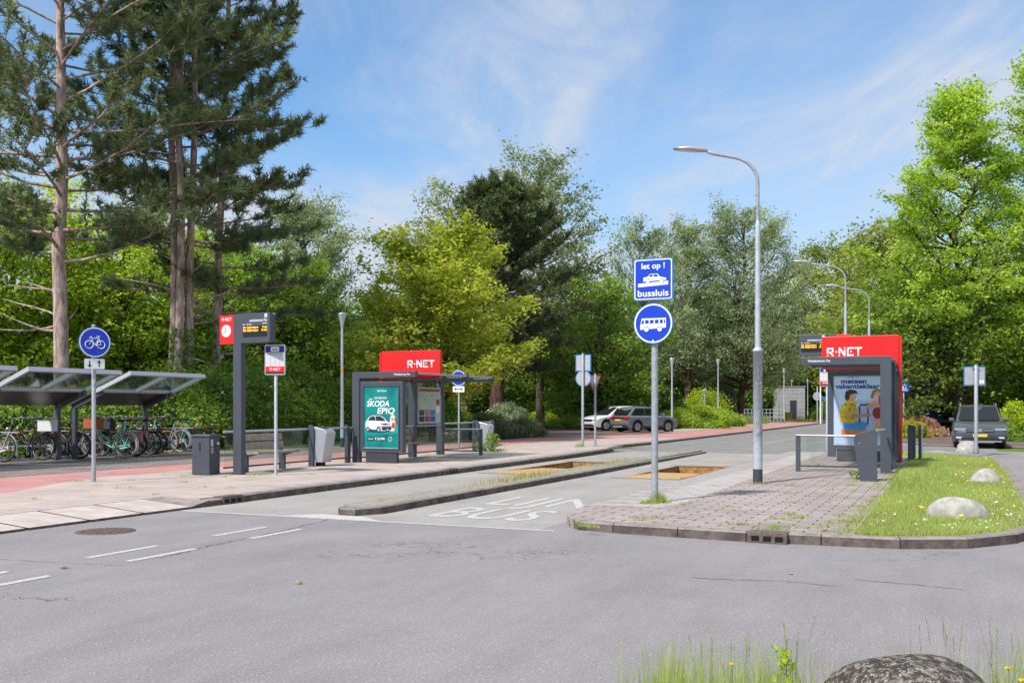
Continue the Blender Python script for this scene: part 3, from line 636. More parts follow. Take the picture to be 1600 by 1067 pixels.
def pine(seed, H, hb, R, prof, nl=60, tufts=26, Ln=.22, trunk_r=.34, stems=1, stem_off=.3, k=11, wid=.028, up0=-.05, up1=.6, lean=0.0, dead=0, angs=None, ns=9, sub=.3):
    rng = np.random.default_rng(seed); wood = MB(); C = []; D = []; T = []; sps = []
    for s in range(stems):
        a = s * 2.1 + .3; off = np.array([math.cos(a), math.sin(a) * .5, 0]) * (0 if stems == 1 else stem_off)
        pts = np.array([off * (1 + .5 * i / 9) + np.array([lean * (i / 9), 0, H * i / 9]) + np.array([*rng.normal(size=2) * .05 * (i > 0), 0]) for i in range(10)])
        wood.tube([tuple(p) for p in pts], [trunk_r * (1.12 if i == 0 else 1) * (1 - i / 10.2) ** .72 * (1 if stems == 1 else .72) for i in range(10)], None, 12); sps.append(pts)
    for i in range(nl):
        t = (i + rng.uniform(0, 1)) / nl; z = hb + (H - hb) * t; st, _ = path_at(sps[i % stems], min(.995, z / H)); rad = R * interp(prof, t) * rng.uniform(.68, 1.15)
        ang = i * 2.39996 + rng.uniform(-.4, .4); e = up0 + (up1 - up0) * t + rng.uniform(-.12, .12)
        d = unit(np.array([math.cos(ang), math.sin(ang), e])); pts = limb_path(rng, st, d, rad, np.array([0, 0, .22]), 6, .07)
        r0 = trunk_r * (.1 + .16 * (1 - t)); wood.tube([tuple(p) for p in pts], [r0 * (1 - .17 * q) for q in range(6)], None, 5, cap=False); ct = rng.normal() * .12
        for j in range(ns):
            tt = .22 + .78 * (j + rng.uniform(0, 1)) / ns; q, dq = path_at(pts, min(tt, .999)); sd = 1 if j % 2 else -1; side = unit(np.cross(dq, np.array([0, 0, 1.0]))) * sd
            dd = unit(dq * .8 + side * rng.uniform(.3, .95) + np.array([0, 0, rng.uniform(-.1, .35)])); sl = R * sub * rng.uniform(.6, 1.2) * (1.15 - .5 * tt)
            s2 = limb_path(rng, q, dd, sl, np.array([0, 0, .25]), 4, .12); wood.tube([tuple(p) for p in s2], [r0 * .3, r0 * .25, r0 * .2, r0 * .12], None, 3, cap=False)
            n = int(tufts * rng.uniform(.6, 1.3)); u_ = rng.uniform(.15, 1.0, n); idx = (u_.clip(0, .999) * 3).astype(int); fr = (u_ * 3 - idx)[:, None]; base = s2[idx] * (1 - fr) + s2[np.minimum(idx + 1, 3)] * fr
            seg = unit(s2[np.minimum(idx + 1, 3)] - s2[idx]); dr = unit(seg * .7 + rng.normal(size=(n, 3)) * .5 + np.array([0, 0, .35]))
            C.append(base + dr * rng.uniform(0, .5, (n, 1)) * sl * .45); D.append(dr); T.append((.42 + ct + rng.normal(size=n) * .2).clip(0, 1))
    for i in range(dead):      # bare lower limbs
        z = hb * rng.uniform(.62, .98); st, _ = path_at(sps[i % stems], z / H); a = rng.uniform(0, 6.28); d = unit(np.array([math.cos(a), math.sin(a) * .4, rng.uniform(-.1, .5)]))
        pts = limb_path(rng, st, d, rng.uniform(.8, 3.0), np.array([0, 0, rng.uniform(-.2, .5)]), 5, .1); wood.tube([tuple(p) for p in pts], [.05, .04, .035, .025, .012], None, 5)
    C = np.concatenate(C); D = np.concatenate(D); T = np.concatenate(T); return wood, needle_tufts(C, D, Ln, k, wid, T, rng)

def shrub_leaves(seed, box, n, leaf, flat=.2, lumps=26, aspect=.6, shell=.16, wob=.18):
    """leaves on the lumpy outer skin of a mound of size box (x, y, z); returns leaf arrays and a solid core"""
    rng = np.random.default_rng(seed); X, Y, Z = box; cs = []
    for i in range(lumps):
        a = rng.uniform(0, 6.28); r = rng.uniform(0, 1) ** .5; x, y = math.cos(a) * r * X * .42, math.sin(a) * r * Y * .42
        top = Z * math.sqrt(max(.12, 1 - .8 * r * r)) * rng.uniform(.82, 1.06); rr = Z * rng.uniform(.22, .36); cs.append((x, y, max(rr * .4, top - rr), rr * rng.uniform(.9, 1.5), rr))
    C = []; T = []; per = n // lumps
    for (x, y, z, rh, rv) in cs:
        d = unit(rng.normal(size=(per, 3))); d[:, 2] = np.abs(d[:, 2]) * 1.0 - .25; rad = 1 + rng.normal(size=(per, 1)) * shell; p = np.array([x, y, z]) + d * np.array([rh, rh, rv]) * rad; p[:, 2] = np.abs(p[:, 2]); C.append(p); T.append((.5 + rng.normal() * wob + rng.normal(size=per) * .18).clip(0, 1))
        q = np.column_stack([p[:, 0], p[:, 1], rng.uniform(0, 1, per) * p[:, 2]])[: per // 3]; C.append(q); T.append(np.full(len(q), .4))
    core = MB()
    for (x, y, z, rh, rv) in cs:
        core.lathe([(rh * .4, 0), (rh * .6, z * .5), (rh * .62, z), (rh * .42, z + rv * .45), (.02, z + rv * .6)], None, 8, Matrix.Translation((x, y, 0)), False)
    return core, leaf_quads(np.concatenate(C), leaf, np.concatenate(T), rng, flat, aspect)
def shrub(name, label, loc, box, n, leaf, m, seed, group=None, rz=0.0, flowers=None, cat='shrub', core=True, **kw):
    c, (V, F, T) = shrub_leaves(seed, box, n, leaf, **kw); t = thing(name, label, cat, loc, rz, group)
    np_mesh('foliage', V, F, m, t, T)
    if core: c.mats = []; c.fm = [0] * len(c.f); c.build('inner_growth', m, t)
    if flowers:
        fm, fn, fs = flowers; rng = np.random.default_rng(seed + 5); k = rng.choice(len(V) // 4, fn, replace=False); Cc = V.reshape(-1, 4, 3).mean(1)[k] * np.array([1.03, 1.03, 1.02]); Cc[:, 2] = Cc[:, 2].clip(.3)
        V2, F2, T2 = leaf_quads(Cc, fs, rng.uniform(.3, 1, fn), rng, .3, 1.0); np_mesh('blossom', V2, F2, fm, t, T2)
    return t
Mwhitefl = leaf_mat('white_blossom', (.45, .45, .33), (.75, .75, .62), .3)

# ---- big pines on the left
def at(px, D): return P(px, D, -.01)
ev = lambda *a: list(a)
w_, l_ = pine(3, 21.5, 6.6, 6.4, ev((0, .62), (.15, .95), (.4, 1), (.7, .7), (1, .15)), nl=70, tufts=24, trunk_r=.28, dead=7, k=10, wid=.036, Ln=.21, ns=10, sub=.24)
place_tree('pine_tree', 'tall pine with one bare pinkish trunk rising behind the blue bicycle sign', at(96, 34), w_, l_, BARK['pine'], LEAF['pine'], 'pines behind the bicycle shelter')
w_, l_ = pine(8, 27, 8.0, 4.5, ev((0, .9), (.2, 1), (.6, .85), (1, .3)), nl=84, tufts=18, trunk_r=.25, stems=3, stem_off=.34, dead=4, k=10, wid=.036, Ln=.26, ns=10)
place_tree('pine_tree', 'tall pine with three trunks grown together, second from the left', at(285, 38), w_, l_, BARK['pine'], LEAF['pine'], 'pines behind the bicycle shelter', R_(20))
w_, l_ = pine(15, 24, 5.4, 3.9, ev((0, 1.05), (.2, 1), (.6, .85), (1, .5)), nl=80, tufts=15, trunk_r=.20, dead=6, k=10, wid=.038, Ln=.26, lean=.8, ns=9)
place_tree('pine_tree', 'slimmer pine with an ivied lower trunk behind the bus stop clock', at(333, 41), w_, l_, BARK['pine'], LEAF['pine'], 'pines behind the bicycle shelter')
# ---- dark pine and companions in the middle
w_, l_ = pine(21, 14.8, 4.2, 5.3, ev((0, .6), (.15, 1), (.35, .98), (.6, .82), (.85, .5), (1, .15)), nl=80, tufts=19, trunk_r=.5, k=9, wid=.055, Ln=.34, ns=9, up0=-.15, up1=.75)
place_tree('pine_tree', 'broad dark pine towering behind the yellow green tree', at(778, 62), w_, l_, BARK['red'], LEAF['pineolive'])
w_, l_ = decid(31, 9.6, 2.7, 3.85, ev((0, .6), (.15, 1.0), (.45, 1.0), (.75, .74), (1, .28)), nl=62, ns=10, npl=80, leaf=.17, flat=.62, trunk_r=.16, stems=3, spread=.40, up=(.35, .9), clump=.5)
place_tree('maple_tree', 'yellow green spreading tree behind the left bus shelter', at(678, 43), w_, l_, BARK['brown'], LEAF['yellow'])
w_, l_ = decid(33, 20.6, 7, 4.7, ev((0, .8), (.3, 1), (.7, .9), (1, .5)), nl=56, ns=8, npl=52, leaf=.23, flat=.2, trunk_r=.3, gap=.10, spread=.5, aspect=.5)
place_tree('birch_tree', 'loose grey green tree right of the broad dark pine', at(845, 72), w_, l_, BARK['grey'], LEAF['birch'])
w_, l_ = decid(34, 19, 8, 5.6, ev((0, .7), (.3, 1), (.7, .8), (1, .3)), nl=34, ns=8, npl=40, leaf=.23, flat=.2, trunk_r=.3, gap=.10, spread=.5, aspect=.5)
place_tree('birch_tree', 'pale crown peeking out at the left behind the dark pine', at(728, 74), w_, l_, BARK['grey'], LEAF['birch'])
w_, l_ = decid(35, 12.5, 6, 3.6, ev((0, .8), (.3, 1), (1, .4)), nl=26, ns=8, npl=34, leaf=.24, flat=.2, trunk_r=.2, gap=.12, spread=.5, aspect=.5)
place_tree('birch_tree', 'low thin crown on the sky line between dark pine and big blue sign', at(905, 78), w_, l_, BARK['grey'], LEAF['birch'])
# willow behind the clock
w_, l_ = decid(37, 13.6, 2.6, 3.9, ev((0, .8), (.3, 1), (.7, .8), (1, .35)), nl=52, ns=9, npl=110, leaf=.17, flat=.0, trunk_r=.35, spread=.46, aspect=.34, bend_z=.2)
place_tree('willow_tree', 'silvery willow leaning out behind the right edge of the pines', at(474, 55), w_, l_, BARK['grey'], LEAF['willow'])
# poplars / willows right of centre
w_, l_ = decid(41, 13.6, 3.4, 2.9, ev((0, .6), (.3, 1), (.7, .75), (1, .2)), nl=44, ns=9, npl=85, leaf=.17, flat=.0, trunk_r=.27, spread=.48, aspect=.4, up=(.7, 1.4), bend_z=.2, sub_len=.45, gap=.08)
T_A = place_tree('poplar_tree', 'slim grey green tree just right of the big blue sign', at(1074, 96), w_, l_, BARK['red'], LEAF['willow'], 'grey green trees beyond the road')
w_, l_ = decid(42, 15.2, 3.2, 5.0, ev((0, .7), (.3, 1), (.65, .85), (1, .25)), nl=60, ns=9, npl=105, leaf=.17, flat=.0, trunk_r=.28, spread=.45, aspect=.4, up=(.5, 1.2), bend_z=.2)
T_B = place_tree('willow_tree', 'broad grey green willow directly behind the tall lamp post', at(1160, 100), w_, l_, BARK['red'], LEAF['willow'], 'grey green trees beyond the road'); T_A.scale = T_B.scale = (1.45, 1.45, 1.45)
w_, l_ = decid(43, 16.4, 5, 3.6, ev((0, .6), (.3, 1), (.7, .8), (1, .2)), nl=44, ns=8, npl=80, leaf=.19, flat=.0, trunk_r=.3, spread=.48, aspect=.4, up=(.7, 1.4), bend_z=.2, sub_len=.42, gap=.1)
place_tree('poplar_tree', 'tall grey green tree left of and behind the big blue sign', at(1000, 78), w_, l_, BARK['grey'], LEAF['willow'], 'grey green trees beyond the road')
w_, l_ = decid(44, 10.8, 1.8, 5.2, ev((0, .7), (.3, 1), (.7, .85), (1, .3)), nl=48, ns=9, npl=56, leaf=.20, flat=.4, trunk_r=.28, spread=.44)
place_tree('park_tree', 'round mid green tree behind the two parked cars', at(936, 70), w_, l_, BARK['brown'], LEAF['mid'])
# lime tree mass on the right background
w_, l_ = decid(51, 15.5, 2.4, 6.6, ev((0, .8), (.3, 1), (.7, .85), (1, .3)), nl=60, ns=9, npl=60, leaf=.24, flat=.35, trunk_r=.4, spread=.44)
place_tree('lime_tree', 'olive green tree behind the curved lamp posts', at(1305, 134), w_, l_, BARK['brown'], LEAF['olive']).scale = (1.6, 1.6, 1.55)
w_, l_ = decid(52, 14.0, 3.0, 5.6, ev((0, .8), (.3, 1), (.7, .8), (1, .3)), nl=60, ns=9, npl=58, leaf=.22, flat=.35, trunk_r=.34, spread=.45)
place_tree('lime_tree', 'olive green tree behind the red sign of the right shelter', at(1405, 66), w_, l_, BARK['grey'], LEAF['olive'])
# bright maples on the right
w_, l_ = decid(61, 16.9, 4.0, 4.7, ev((0, .75), (.12, 1.0), (.3, .95), (.5, .68), (.75, .38), (1, .08)), nl=80, ns=9, npl=100, leaf=.125, flat=.35, trunk_r=.26, spread=.40, up=(.2, .9), clump=.6, aspect=.75, sub_len=.28, gap=.08)
place_tree('maple_tree', 'bright lime green maple rising behind the parked dark car', at(1497, 55), w_, l_, BARK['brown'], LEAF['lime']).scale = (1.17, 1.17, 1.17)
w_, l_ = decid(62, 19.5, 4.6, 3.9, ev((0, .8), (.2, 1.0), (.5, .8), (1, .2)), nl=60, ns=9, npl=84, leaf=.13, flat=.35, trunk_r=.24, spread=.45, aspect=.75, sub_len=.34, gap=.06)
place_tree('maple_tree', 'lime green maple cut by the right edge of the picture', at(1655, 54), w_, l_, BARK['brown'], LEAF['lime']).scale = (1.15, 1.15, 1.15)
w_, l_ = decid(63, 9.5, 2.6, 5.6, ev((0, .8), (.3, 1), (1, .4)), nl=46, ns=8, npl=56, leaf=.20, flat=.4, trunk_r=.33, spread=.45)
place_tree('park_tree', 'leaning grey trunked tree beside the crosswalk sign', at(1432, 56), w_, l_, BARK['grey'], LEAF['mid'])
# dense green belt behind left
for i, (px, D, H, R, mt, lab, sd) in enumerate((
    (20, 46, 13.0, 5.6, 'bright', 'bright green tree at the far left behind the pine', 71), (190, 48, 11.4, 5.4, 'bright', 'sunlit green tree between the first and second pine', 72),
    (335, 52, 10.2, 5.0, 'mid', 'dense green tree behind the slim pine', 73), (430, 50, 9.4, 4.6, 'mid', 'green tree filling the gap left of the willow', 74),
    (-90, 42, 12.0, 5.4, 'bright', 'green tree running off the left edge', 75), (105, 54, 10.0, 5.2, 'mid', 'shaded green tree right behind the bicycle sign', 76), (270, 56, 12.5, 5.2, 'bright', 'yellowish green crown showing through the three trunked pine', 77))):
    w_, l_ = decid(sd, H, 1.6, R, ev((0, .85), (.3, 1), (.7, .85), (1, .3)), nl=52, ns=9, npl=58, leaf=.19, flat=.5, trunk_r=.24, spread=.42)
    place_tree('woodland_tree', lab, at(px, D), w_, l_, BARK['brown'], LEAF[mt], 'woodland trees behind the pines')
# belt in the middle and right distance
wood_specs = ((590, 66, 8.5, 5.2, 'mid', 'mid green tree left of the yellow green one'), (520, 78, 10.0, 5.4, 'willow', 'greyish tree seen past the path lamp'), (640, 84, 10.5, 6.0, 'deep', 'dark tree under the yellow green crown'),
    (770, 88, 10.5, 6.0, 'deep', 'dark tree behind the thick pine trunk'), (865, 92, 10.5, 6.2, 'mid', 'green tree above the two small round lamps'), (1010, 106, 13.0, 6.6, 'deep', 'dark tree behind the big round blue sign'),
    (1120, 124, 16, 8, 'deep', 'dark tree between the two reddish trunks'), (1225, 138, 16.5, 8, 'mid', 'green tree above the concrete cabin'), (1345, 136, 16, 8, 'mid', 'distant green tree behind the bus shelter'),
    (1540, 66, 10.5, 5.4, 'mid', 'green tree behind the back of the parking sign'), (1640, 62, 10.5, 5.2, 'mid', 'green tree at the right edge behind the hedge'), (940, 84, 8, 5.0, 'deep', 'dark low tree behind the white car'))
for i, (px, D, H, R, mt, lab) in enumerate(wood_specs):
    if i < 4 or i in (9, ): 
        w_, l_ = decid(90 + i, 10.0, .9, 5.4, ev((0, .9), (.3, 1), (.7, .85), (1, .35)), nl=46, ns=8, npl=60, leaf=.27, flat=.35, trunk_r=.3, spread=.48)
        proto = place_tree('woodland_tree', lab, at(px, D), w_, l_, BARK['brown'], LEAF[mt], 'trees in the distance'); protos = globals().setdefault('PROTOS', []); protos.append(proto); t = proto
    else:
        t = dup(PROTOS[i % len(PROTOS)]); t.location = at(px, D); t['label'] = lab; t.rotation_euler = (0, 0, i * 1.7)
        for ch in t.children:
            if ch.name.startswith('crown'): ch.data = ch.data.copy(); ch.data.materials[0] = LEAF[mt]
    t.scale = (R / 5.4, R / 5.4, H / 10.0)
# ================================================================ STREET FURNITURE
Mant = mat('anthracite_paint', (.060, .068, .085), .45, var=.08, scale=3, spec=.5)
Mant2 = mat('anthracite_inner', (.040, .045, .055), .5)
Mredp = mat('red_panel', (.72, .012, .010), .35, var=.04, scale=2)
Mgalv = mat('galvanised_steel', (.34, .36, .385), .55, .3, var=.16, scale=16)
Mgalvl = mat('pale_galvanised', (.46, .49, .54), .5, .25, var=.12, scale=9)
Malu = mat('brushed_aluminium', (.48, .50, .54), .38, .6, var=.05, scale=4)
Mwhite = mat('white_lettering', (.82, .83, .84), .5)
Mblue = mat('sign_blue', (.004, .045, .50), .35, spec=.5)
Mbluerim = mat('sign_rim_blue', (.02, .16, .38), .5)
Mback = mat('sign_back_grey', (.42, .43, .45), .55, .2, var=.08, scale=6)
Mblk = mat('black_plastic', (.018, .018, .02), .5)
Mscreen = mat('dark_screen', (.012, .011, .012), .25)
Mled = mat('amber_led', (.9, .4, .02), .6, emit=(1.0, .42, .02), emit_s=1.1)
Mglass = glass_mat('shelter_glass', (.93, .965, .95), .06)
Mroofglass = glass_mat('roof_glass', (.62, .72, .68), .3, .08)
Mwood = mat('weathered_slats', (.30, .25, .21), .85, var=.25, scale=5, bump=.3)
Mrubber = mat('tyre_rubber', (.025, .024, .024), .85)
Mchrome = mat('chrome', (.7, .7, .72), .18, 1.0)

def bar(b, p, q, t, m):
    """thick stroke between two (x, z) points on the panel"""
    d = Vector((q[0] - p[0], q[1] - p[1])); d.normalize(); n = Vector((-d.y, d.x)) * t / 2
    b.flat([(p[0] + n.x, p[1] + n.y), (p[0] - n.x, p[1] - n.y), (q[0] - n.x, q[1] - n.y), (q[0] + n.x, q[1] + n.y)][::-1], b._y, m)
def route_logo(b, x, z, h, m, y):
    """segmented five-sign logo: R, dot, N, E, T with cut strokes and loose squares"""
    b._y = y; t = .19 * h
    def B(x0, z0, x1, z1): bar(b, (x + x0 * h, z + z0 * h), (x + x1 * h, z + z1 * h), t, m)
    def Q(x0, z0, s=.19): b.flat([(x + x0 * h, z + z0 * h), (x + (x0 + s) * h, z + z0 * h), (x + (x0 + s) * h, z + (z0 + s) * h), (x + x0 * h, z + (z0 + s) * h)], y, m)
    B(.095, .30, .095, 1.0); Q(0, 0, .17); B(.19, .905, .80, .905); B(.72, .45, .72, .81); B(.25, .46, .63, .46); B(.42, .40, .78, .04)
    Q(1.02, .40, .2)
    o = 1.42; B(o + .095, .28, o + .095, 1.0); Q(o, 0, .17); B(o + .2, .88, o + .62, .14); B(o + .72, 0, o + .72, .72); Q(o + .63, .84, .17)
    o = 2.42; B(o + .095, 0, o + .095, 1.0); B(o + .19, .905, o + .80, .905); B(o + .19, .095, o + .80, .095); Q(o + .40, .41, .18)
    o = 3.30; B(o, .905, o + .92, .905); B(o + .46, .28, o + .46, .81); Q(o + .37, 0, .18)
    return 4.22 * h
FLIP = Matrix.Rotation(math.pi, 4, 'Z')

def sign_pole(t, h, r=.03, m=None, cap=True):
    b = MB(); b.lathe([(r, 0), (r, h), (r * .9, h + .006)] + ([(r * 1.1, h + .006), (r * .7, h + .03), (.002, h + .035)] if cap else []), m or Mgalv, 12); return b.build('pole', parent=t)
def ring_panel(t, z, r, name='sign_face', back=False, y=-.045):
    b = MB(); 
    b.lathe([(r, 0), (r, .012)], Mbluerim, 40, Matrix.Translation((0, y, z)) @ Matrix.Rotation(R_(90), 4, 'X'))
    if not back:
        b.disc((0, y - .0135, z), r * .99, Mbluerim, n=40); b.disc((0, y - .0155, z), r * .955, Mwhite, n=40); b.disc((0, y - .0175, z), r * .885, Mblue, n=40)
    else:
        b.add([(p[0], y + .003, p[1]) for p in [(r * .9 * math.cos(k * .157), z + r * .9 * math.sin(k * .157)) for k in range(40)]], [tuple(range(40))[::-1]], Mback)
    return b.build(name, parent=t)
def rounded(w_, h, r, n=4, cx=0, cz=0):
    pts = []
    for sx, sz, a0 in ((1, 1, 0), (-1, 1, 90), (-1, -1, 180), (1, -1, 270)):
        for k in range(n + 1): a = R_(a0 + 90 * k / n); pts.append((cx + sx * (w_ / 2 - r) + r * math.cos(a), cz + sz * (h / 2 - r) + r * math.sin(a)))
    return pts

# ---- the big double sign on the platform
t = thing('traffic_sign', 'galvanised pole with a square bus trap warning above a round blue bus sign', 'traffic sign', G(1023, 785, PAVE), -TH)
b = MB(); b.lathe([(.052, 0), (.052, 1.55), (.05, 3.72), (.045, 3.74), (.01, 3.76)], Mgalv, 16); b.build('pole', parent=t)
zc = ZY(506, 15.25) - PAVE; r = .315; ring_panel(t, zc, r, y=-.075)
b = MB(); y = -.096; x0 = -.205; W_ = .41; zb = zc - .04
b.flat([(x0 + .0, zb - .055), (x0 + W_, zb - .03), (x0 + W_, zb + .12), (x0 + .025, zb + .12), (x0, zb + .0)], y, Mwhite)
for cx in (x0 + .10, x0 + .31): b.disc((cx, y - .001, zb - .05), .047, Mblue, n=20); b.disc((cx, y - .002, zb - .05), .036, Mwhite, n=20)
b.flat([(x0 + .015, zb + .035), (x0 + .06, zb + .035), (x0 + .06, zb + .095), (x0 + .035, zb + .095)], y - .001, Mblue)
for k in range(4): 
    wx = x0 + .078 + k * .078; b.flat([(wx, zb + .038), (wx + (.06 if k < 3 else .05), zb + .038), (wx + (.06 if k < 3 else .05), zb + .095), (wx, zb + .095)], y - .001, Mblue)
b.flat([(x0 + .378, zb + .038), (x0 + .4, zb + .038), (x0 + .395, zb + .095), (x0 + .378, zb + .095)], y - .001, Mblue)
b.disc((0, y - .001, zc - .265), .014, Mwhite, n=12); b.build('bus_symbol', parent=t)
zs = ZY(437.5, 15.25) - PAVE; S = .63
b = MB(); b.prism(rounded(S, S + .02, .04, 4, 0, zs), -.09, -.075, Mbluerim); b.flat(rounded(S - .035, S - .015, .035, 4, 0, zs), -.0915, Mwhite); b.flat(rounded(S - .065, S - .045, .03, 4, 0, zs), -.0925, Mblue); b.build('sign_face', parent=t)
b = MB(); y = -.0945; b.text('let op !', (0, zs + .165), .088, Mwhite, .018, 'C', width=.37, y=y); b.text('bussluis', (0, zs - .26), .098, Mwhite, .018, 'C', width=.49, y=y); b.build('lettering', parent=t)
b = MB(); b.flat([(-.24, zs - .115), (.24, zs - .09), (.24, zs - .035), (-.24, zs - .06)], y, Mwhite)
car = [(-.155, zs - .03), (-.155, zs + .03), (-.09, zs + .04), (-.045, zs + .085), (.07, zs + .083), (.11, zs + .035), (.205, zs + .012), (.21, zs - .02)]
b.flat(car, y, Mwhite)
b.flat([(-.075, zs + .04), (-.04, zs + .075), (-.005, zs + .075), (-.005, zs + .038)], y - .001, Mblue); b.flat([(.008, zs + .038), (.008, zs + .075), (.06, zs + .073), (.09, zs + .036)], y - .001, Mblue)
for cx, cz in ((-.085, zs - .025), (.135, zs - .04)): b.disc((cx, y - .001, cz), .040, Mblue, n=20); b.disc((cx, y - .002, cz), .032, Mwhite, n=20)
b.build('car_symbol', parent=t)
for z in (zc + .1, zc - .12, zs + .15, zs - .15): b = MB(); b.lathe([(.058, z - .02), (.058, z + .02)], Mgalv, 16); b.box((0, -.065, z), (.3, .012, .03), Malu); b.build('clamp', parent=t)

# ---- blue bicycle sign on the left
t = thing('traffic_sign', 'round blue bicycle sign with a small white arrow plate, left of the waste container', 'traffic sign', G(146.5, 753, PAVE), R_(38))
sign_pole(t, 3.08, .042); zc = ZY(535, 19.4) - PAVE; ring_panel(t, zc, .305, y=-.06)
b = MB(); b._y = -.08
for cx in (-.105, .115): b.torus((cx, -.08, zc - .045), .075, .0075, Mwhite, 'Y', 24, 4)
for p, q in (((-.105, -.045), (-.045, .075)), ((-.045, .075), (.07, .085)), ((-.06, .055), (.0, -.055)), ((.0, -.055), (.075, .08)), ((.075, .08), (.115, -.045)), ((.0, -.055), (.115, -.045)), ((.02, .115), (.10, .12)), ((-.10, .10), (-.055, .11)), ((-.105, .07), (-.05, .105)), ((.06, .12), (.075, .08))):
    bar(b, (p[0], p[1] + zc), (q[0], q[1] + zc), .014, Mwhite)
b.build('bicycle_symbol', parent=t)
zp = ZY(568.5, 19.4) - PAVE; b = MB(); b.prism(rounded(.38, .2, .02, 3, 0, zp), -.062, -.055, Mwhite)
b._y = -.0645
for sx, s in ((-.095, -1), (.085, 1)):
    bar(b, (sx, zp - .06), (sx, zp + .06), .022, Mblk); b.flat([(sx - .042, zp + s * .02), (sx + .042, zp + s * .02), (sx, zp + s * .075)][::s], -.065, Mblk)
b.build('arrow_plate', parent=t)

# ---- blue round sign with white plate behind the left shelter
t = thing('traffic_sign', 'small round blue sign over an arrow plate, just behind the left shelter', 'traffic sign', P(717, 36.5, PAVE), R_(-10))
sign_pole(t, 2.85, .035); zc = ZY(591, 36.5) - PAVE; ring_panel(t, zc, .29, y=-.05)
b = MB(); b.flat([(-.1, zc - .02), (.1, zc - .02), (.1, zc + .06), (-.1, zc + .06)], -.071, Mwhite); b.build('symbol', parent=t)
zp = ZY(608, 36.5) - PAVE; b = MB(); b.prism(rounded(.44, .22, .02, 3, 0, zp), -.058, -.05, Mwhite); b._y = -.06
bar(b, (-.13, zp), (.13, zp), .03, Mblk)
for s in (-1, 1): b.flat([(s * .09, zp - .05), (s * .17, zp), (s * .09, zp + .05)][::s], -.061, Mblk)
b.build('arrow_plate', parent=t)

# ---- backs of signs at the end of the left platform
D = 36.6; t = thing('traffic_sign', 'grey backs of a square sign above a round sign, end of the left platform', 'traffic sign', P(910.5, D, PAVE), math.pi - TH)
sign_pole(t, 3.45, .05); zc = ZY(591, D) - PAVE
ring_panel(t, zc, .31, back=True, y=-.06); zs = ZY(567, D) - PAVE; b = MB(); b.box((0, -.06, zs), (.62, .012, .64), Mbluerim); b.box((0, -.052, zs), (.54, .008, .56), Mback); b.build('sign_back', parent=t)
D = 37.4; t = thing('traffic_sign', 'grey pole with the back of a red edged triangle, beside the two stacked sign backs', 'traffic sign', P(930, D, PAVE), math.pi + R_(42))
sign_pole(t, 2.72, .045); zc = ZY(600, D) - PAVE; b = MB(); b.prism([(-.40, zc + .35), (0, zc - .36), (.40, zc + .35)], -.065, -.055, mat('sign_orange_red', (.55, .06, .03), .5)); b.prism([(-.32, zc + .30), (0, zc - .27), (.32, zc + .30)], -.0545, -.050, Mback); b.build('sign_back', parent=t)
# ---- back of the square sign on the verge, crosswalk sign
D = 27.6; q = G(1525, 707, PAVE); t = thing('traffic_sign', 'square sign seen from behind on the verge in front of the parked dark car', 'traffic sign', q, math.pi - R_(4)); D = q.y
sign_pole(t, ZY(571, D) - PAVE, .06); zs = ZY(587.5, D) - PAVE; b = MB(); b.box((.02, -.075, zs), (.70, .014, .64), Mbluerim); b.box((.02, -.064, zs), (.63, .01, .57), Mback); b.build('sign_back', parent=t)
b = MB(); b.box((-.20, -.057, zs - .18), (.15, .003, .10), Mwhite); b.build('sticker', parent=t)
for dz in (-.27, .27): b = MB(); b.box((0, -.03, zs + dz), (.2, .09, .035), Malu); b.build('clamp', parent=t)
D = 52; t = thing('traffic_sign', 'small square blue crosswalk sign with a white triangle right of the bus shelter', 'traffic sign', P(1412, D, .04), R_(2)); sign_pole(t, ZY(598, D), .035)
zs = ZY(605.5, D); b = MB(); b.box((0, -.05, zs), (.56, .015, .52), Mblue); b.flat([(-.2, zs - .12), (.2, zs - .12), (0, zs + .2)], -.0605, Mwhite); b.flat([(-.03, zs - .09), (.03, zs - .09), (.03, zs + .07), (-.03, zs + .07)], -.0615, Mblk); b.flat([(-.2, zs - .2), (.2, zs - .2), (.2, zs - .16), (-.2, zs - .16)], -.0605, Mwhite); b.build('sign_face', parent=t)
D = 95; t = thing('traffic_sign', 'far round grey sign back right of the concrete cabin', 'traffic sign', P(1277, D, .1), math.pi); sign_pole(t, 3.5, .06); b = MB(); b.lathe([(.42, 0), (.42, .02)], Mback, 24, Matrix.Translation((0, 0, ZY(619, D) - .1)) @ Matrix.Rotation(R_(90), 4, 'X')); b.build('sign_back', parent=t)
D = 92; t = thing('traffic_sign', 'far blue direction panel half hidden behind the thin white pole', 'traffic sign', P(1284.5, D, .1), 0); sign_pole(t, 2.5, .04); b = MB(); b.box((0, -.06, ZY(624, D)), (.55, .02, .35), mat('dull_sign_blue', (.05, .16, .30), .5)); b.build('sign_face', parent=t)

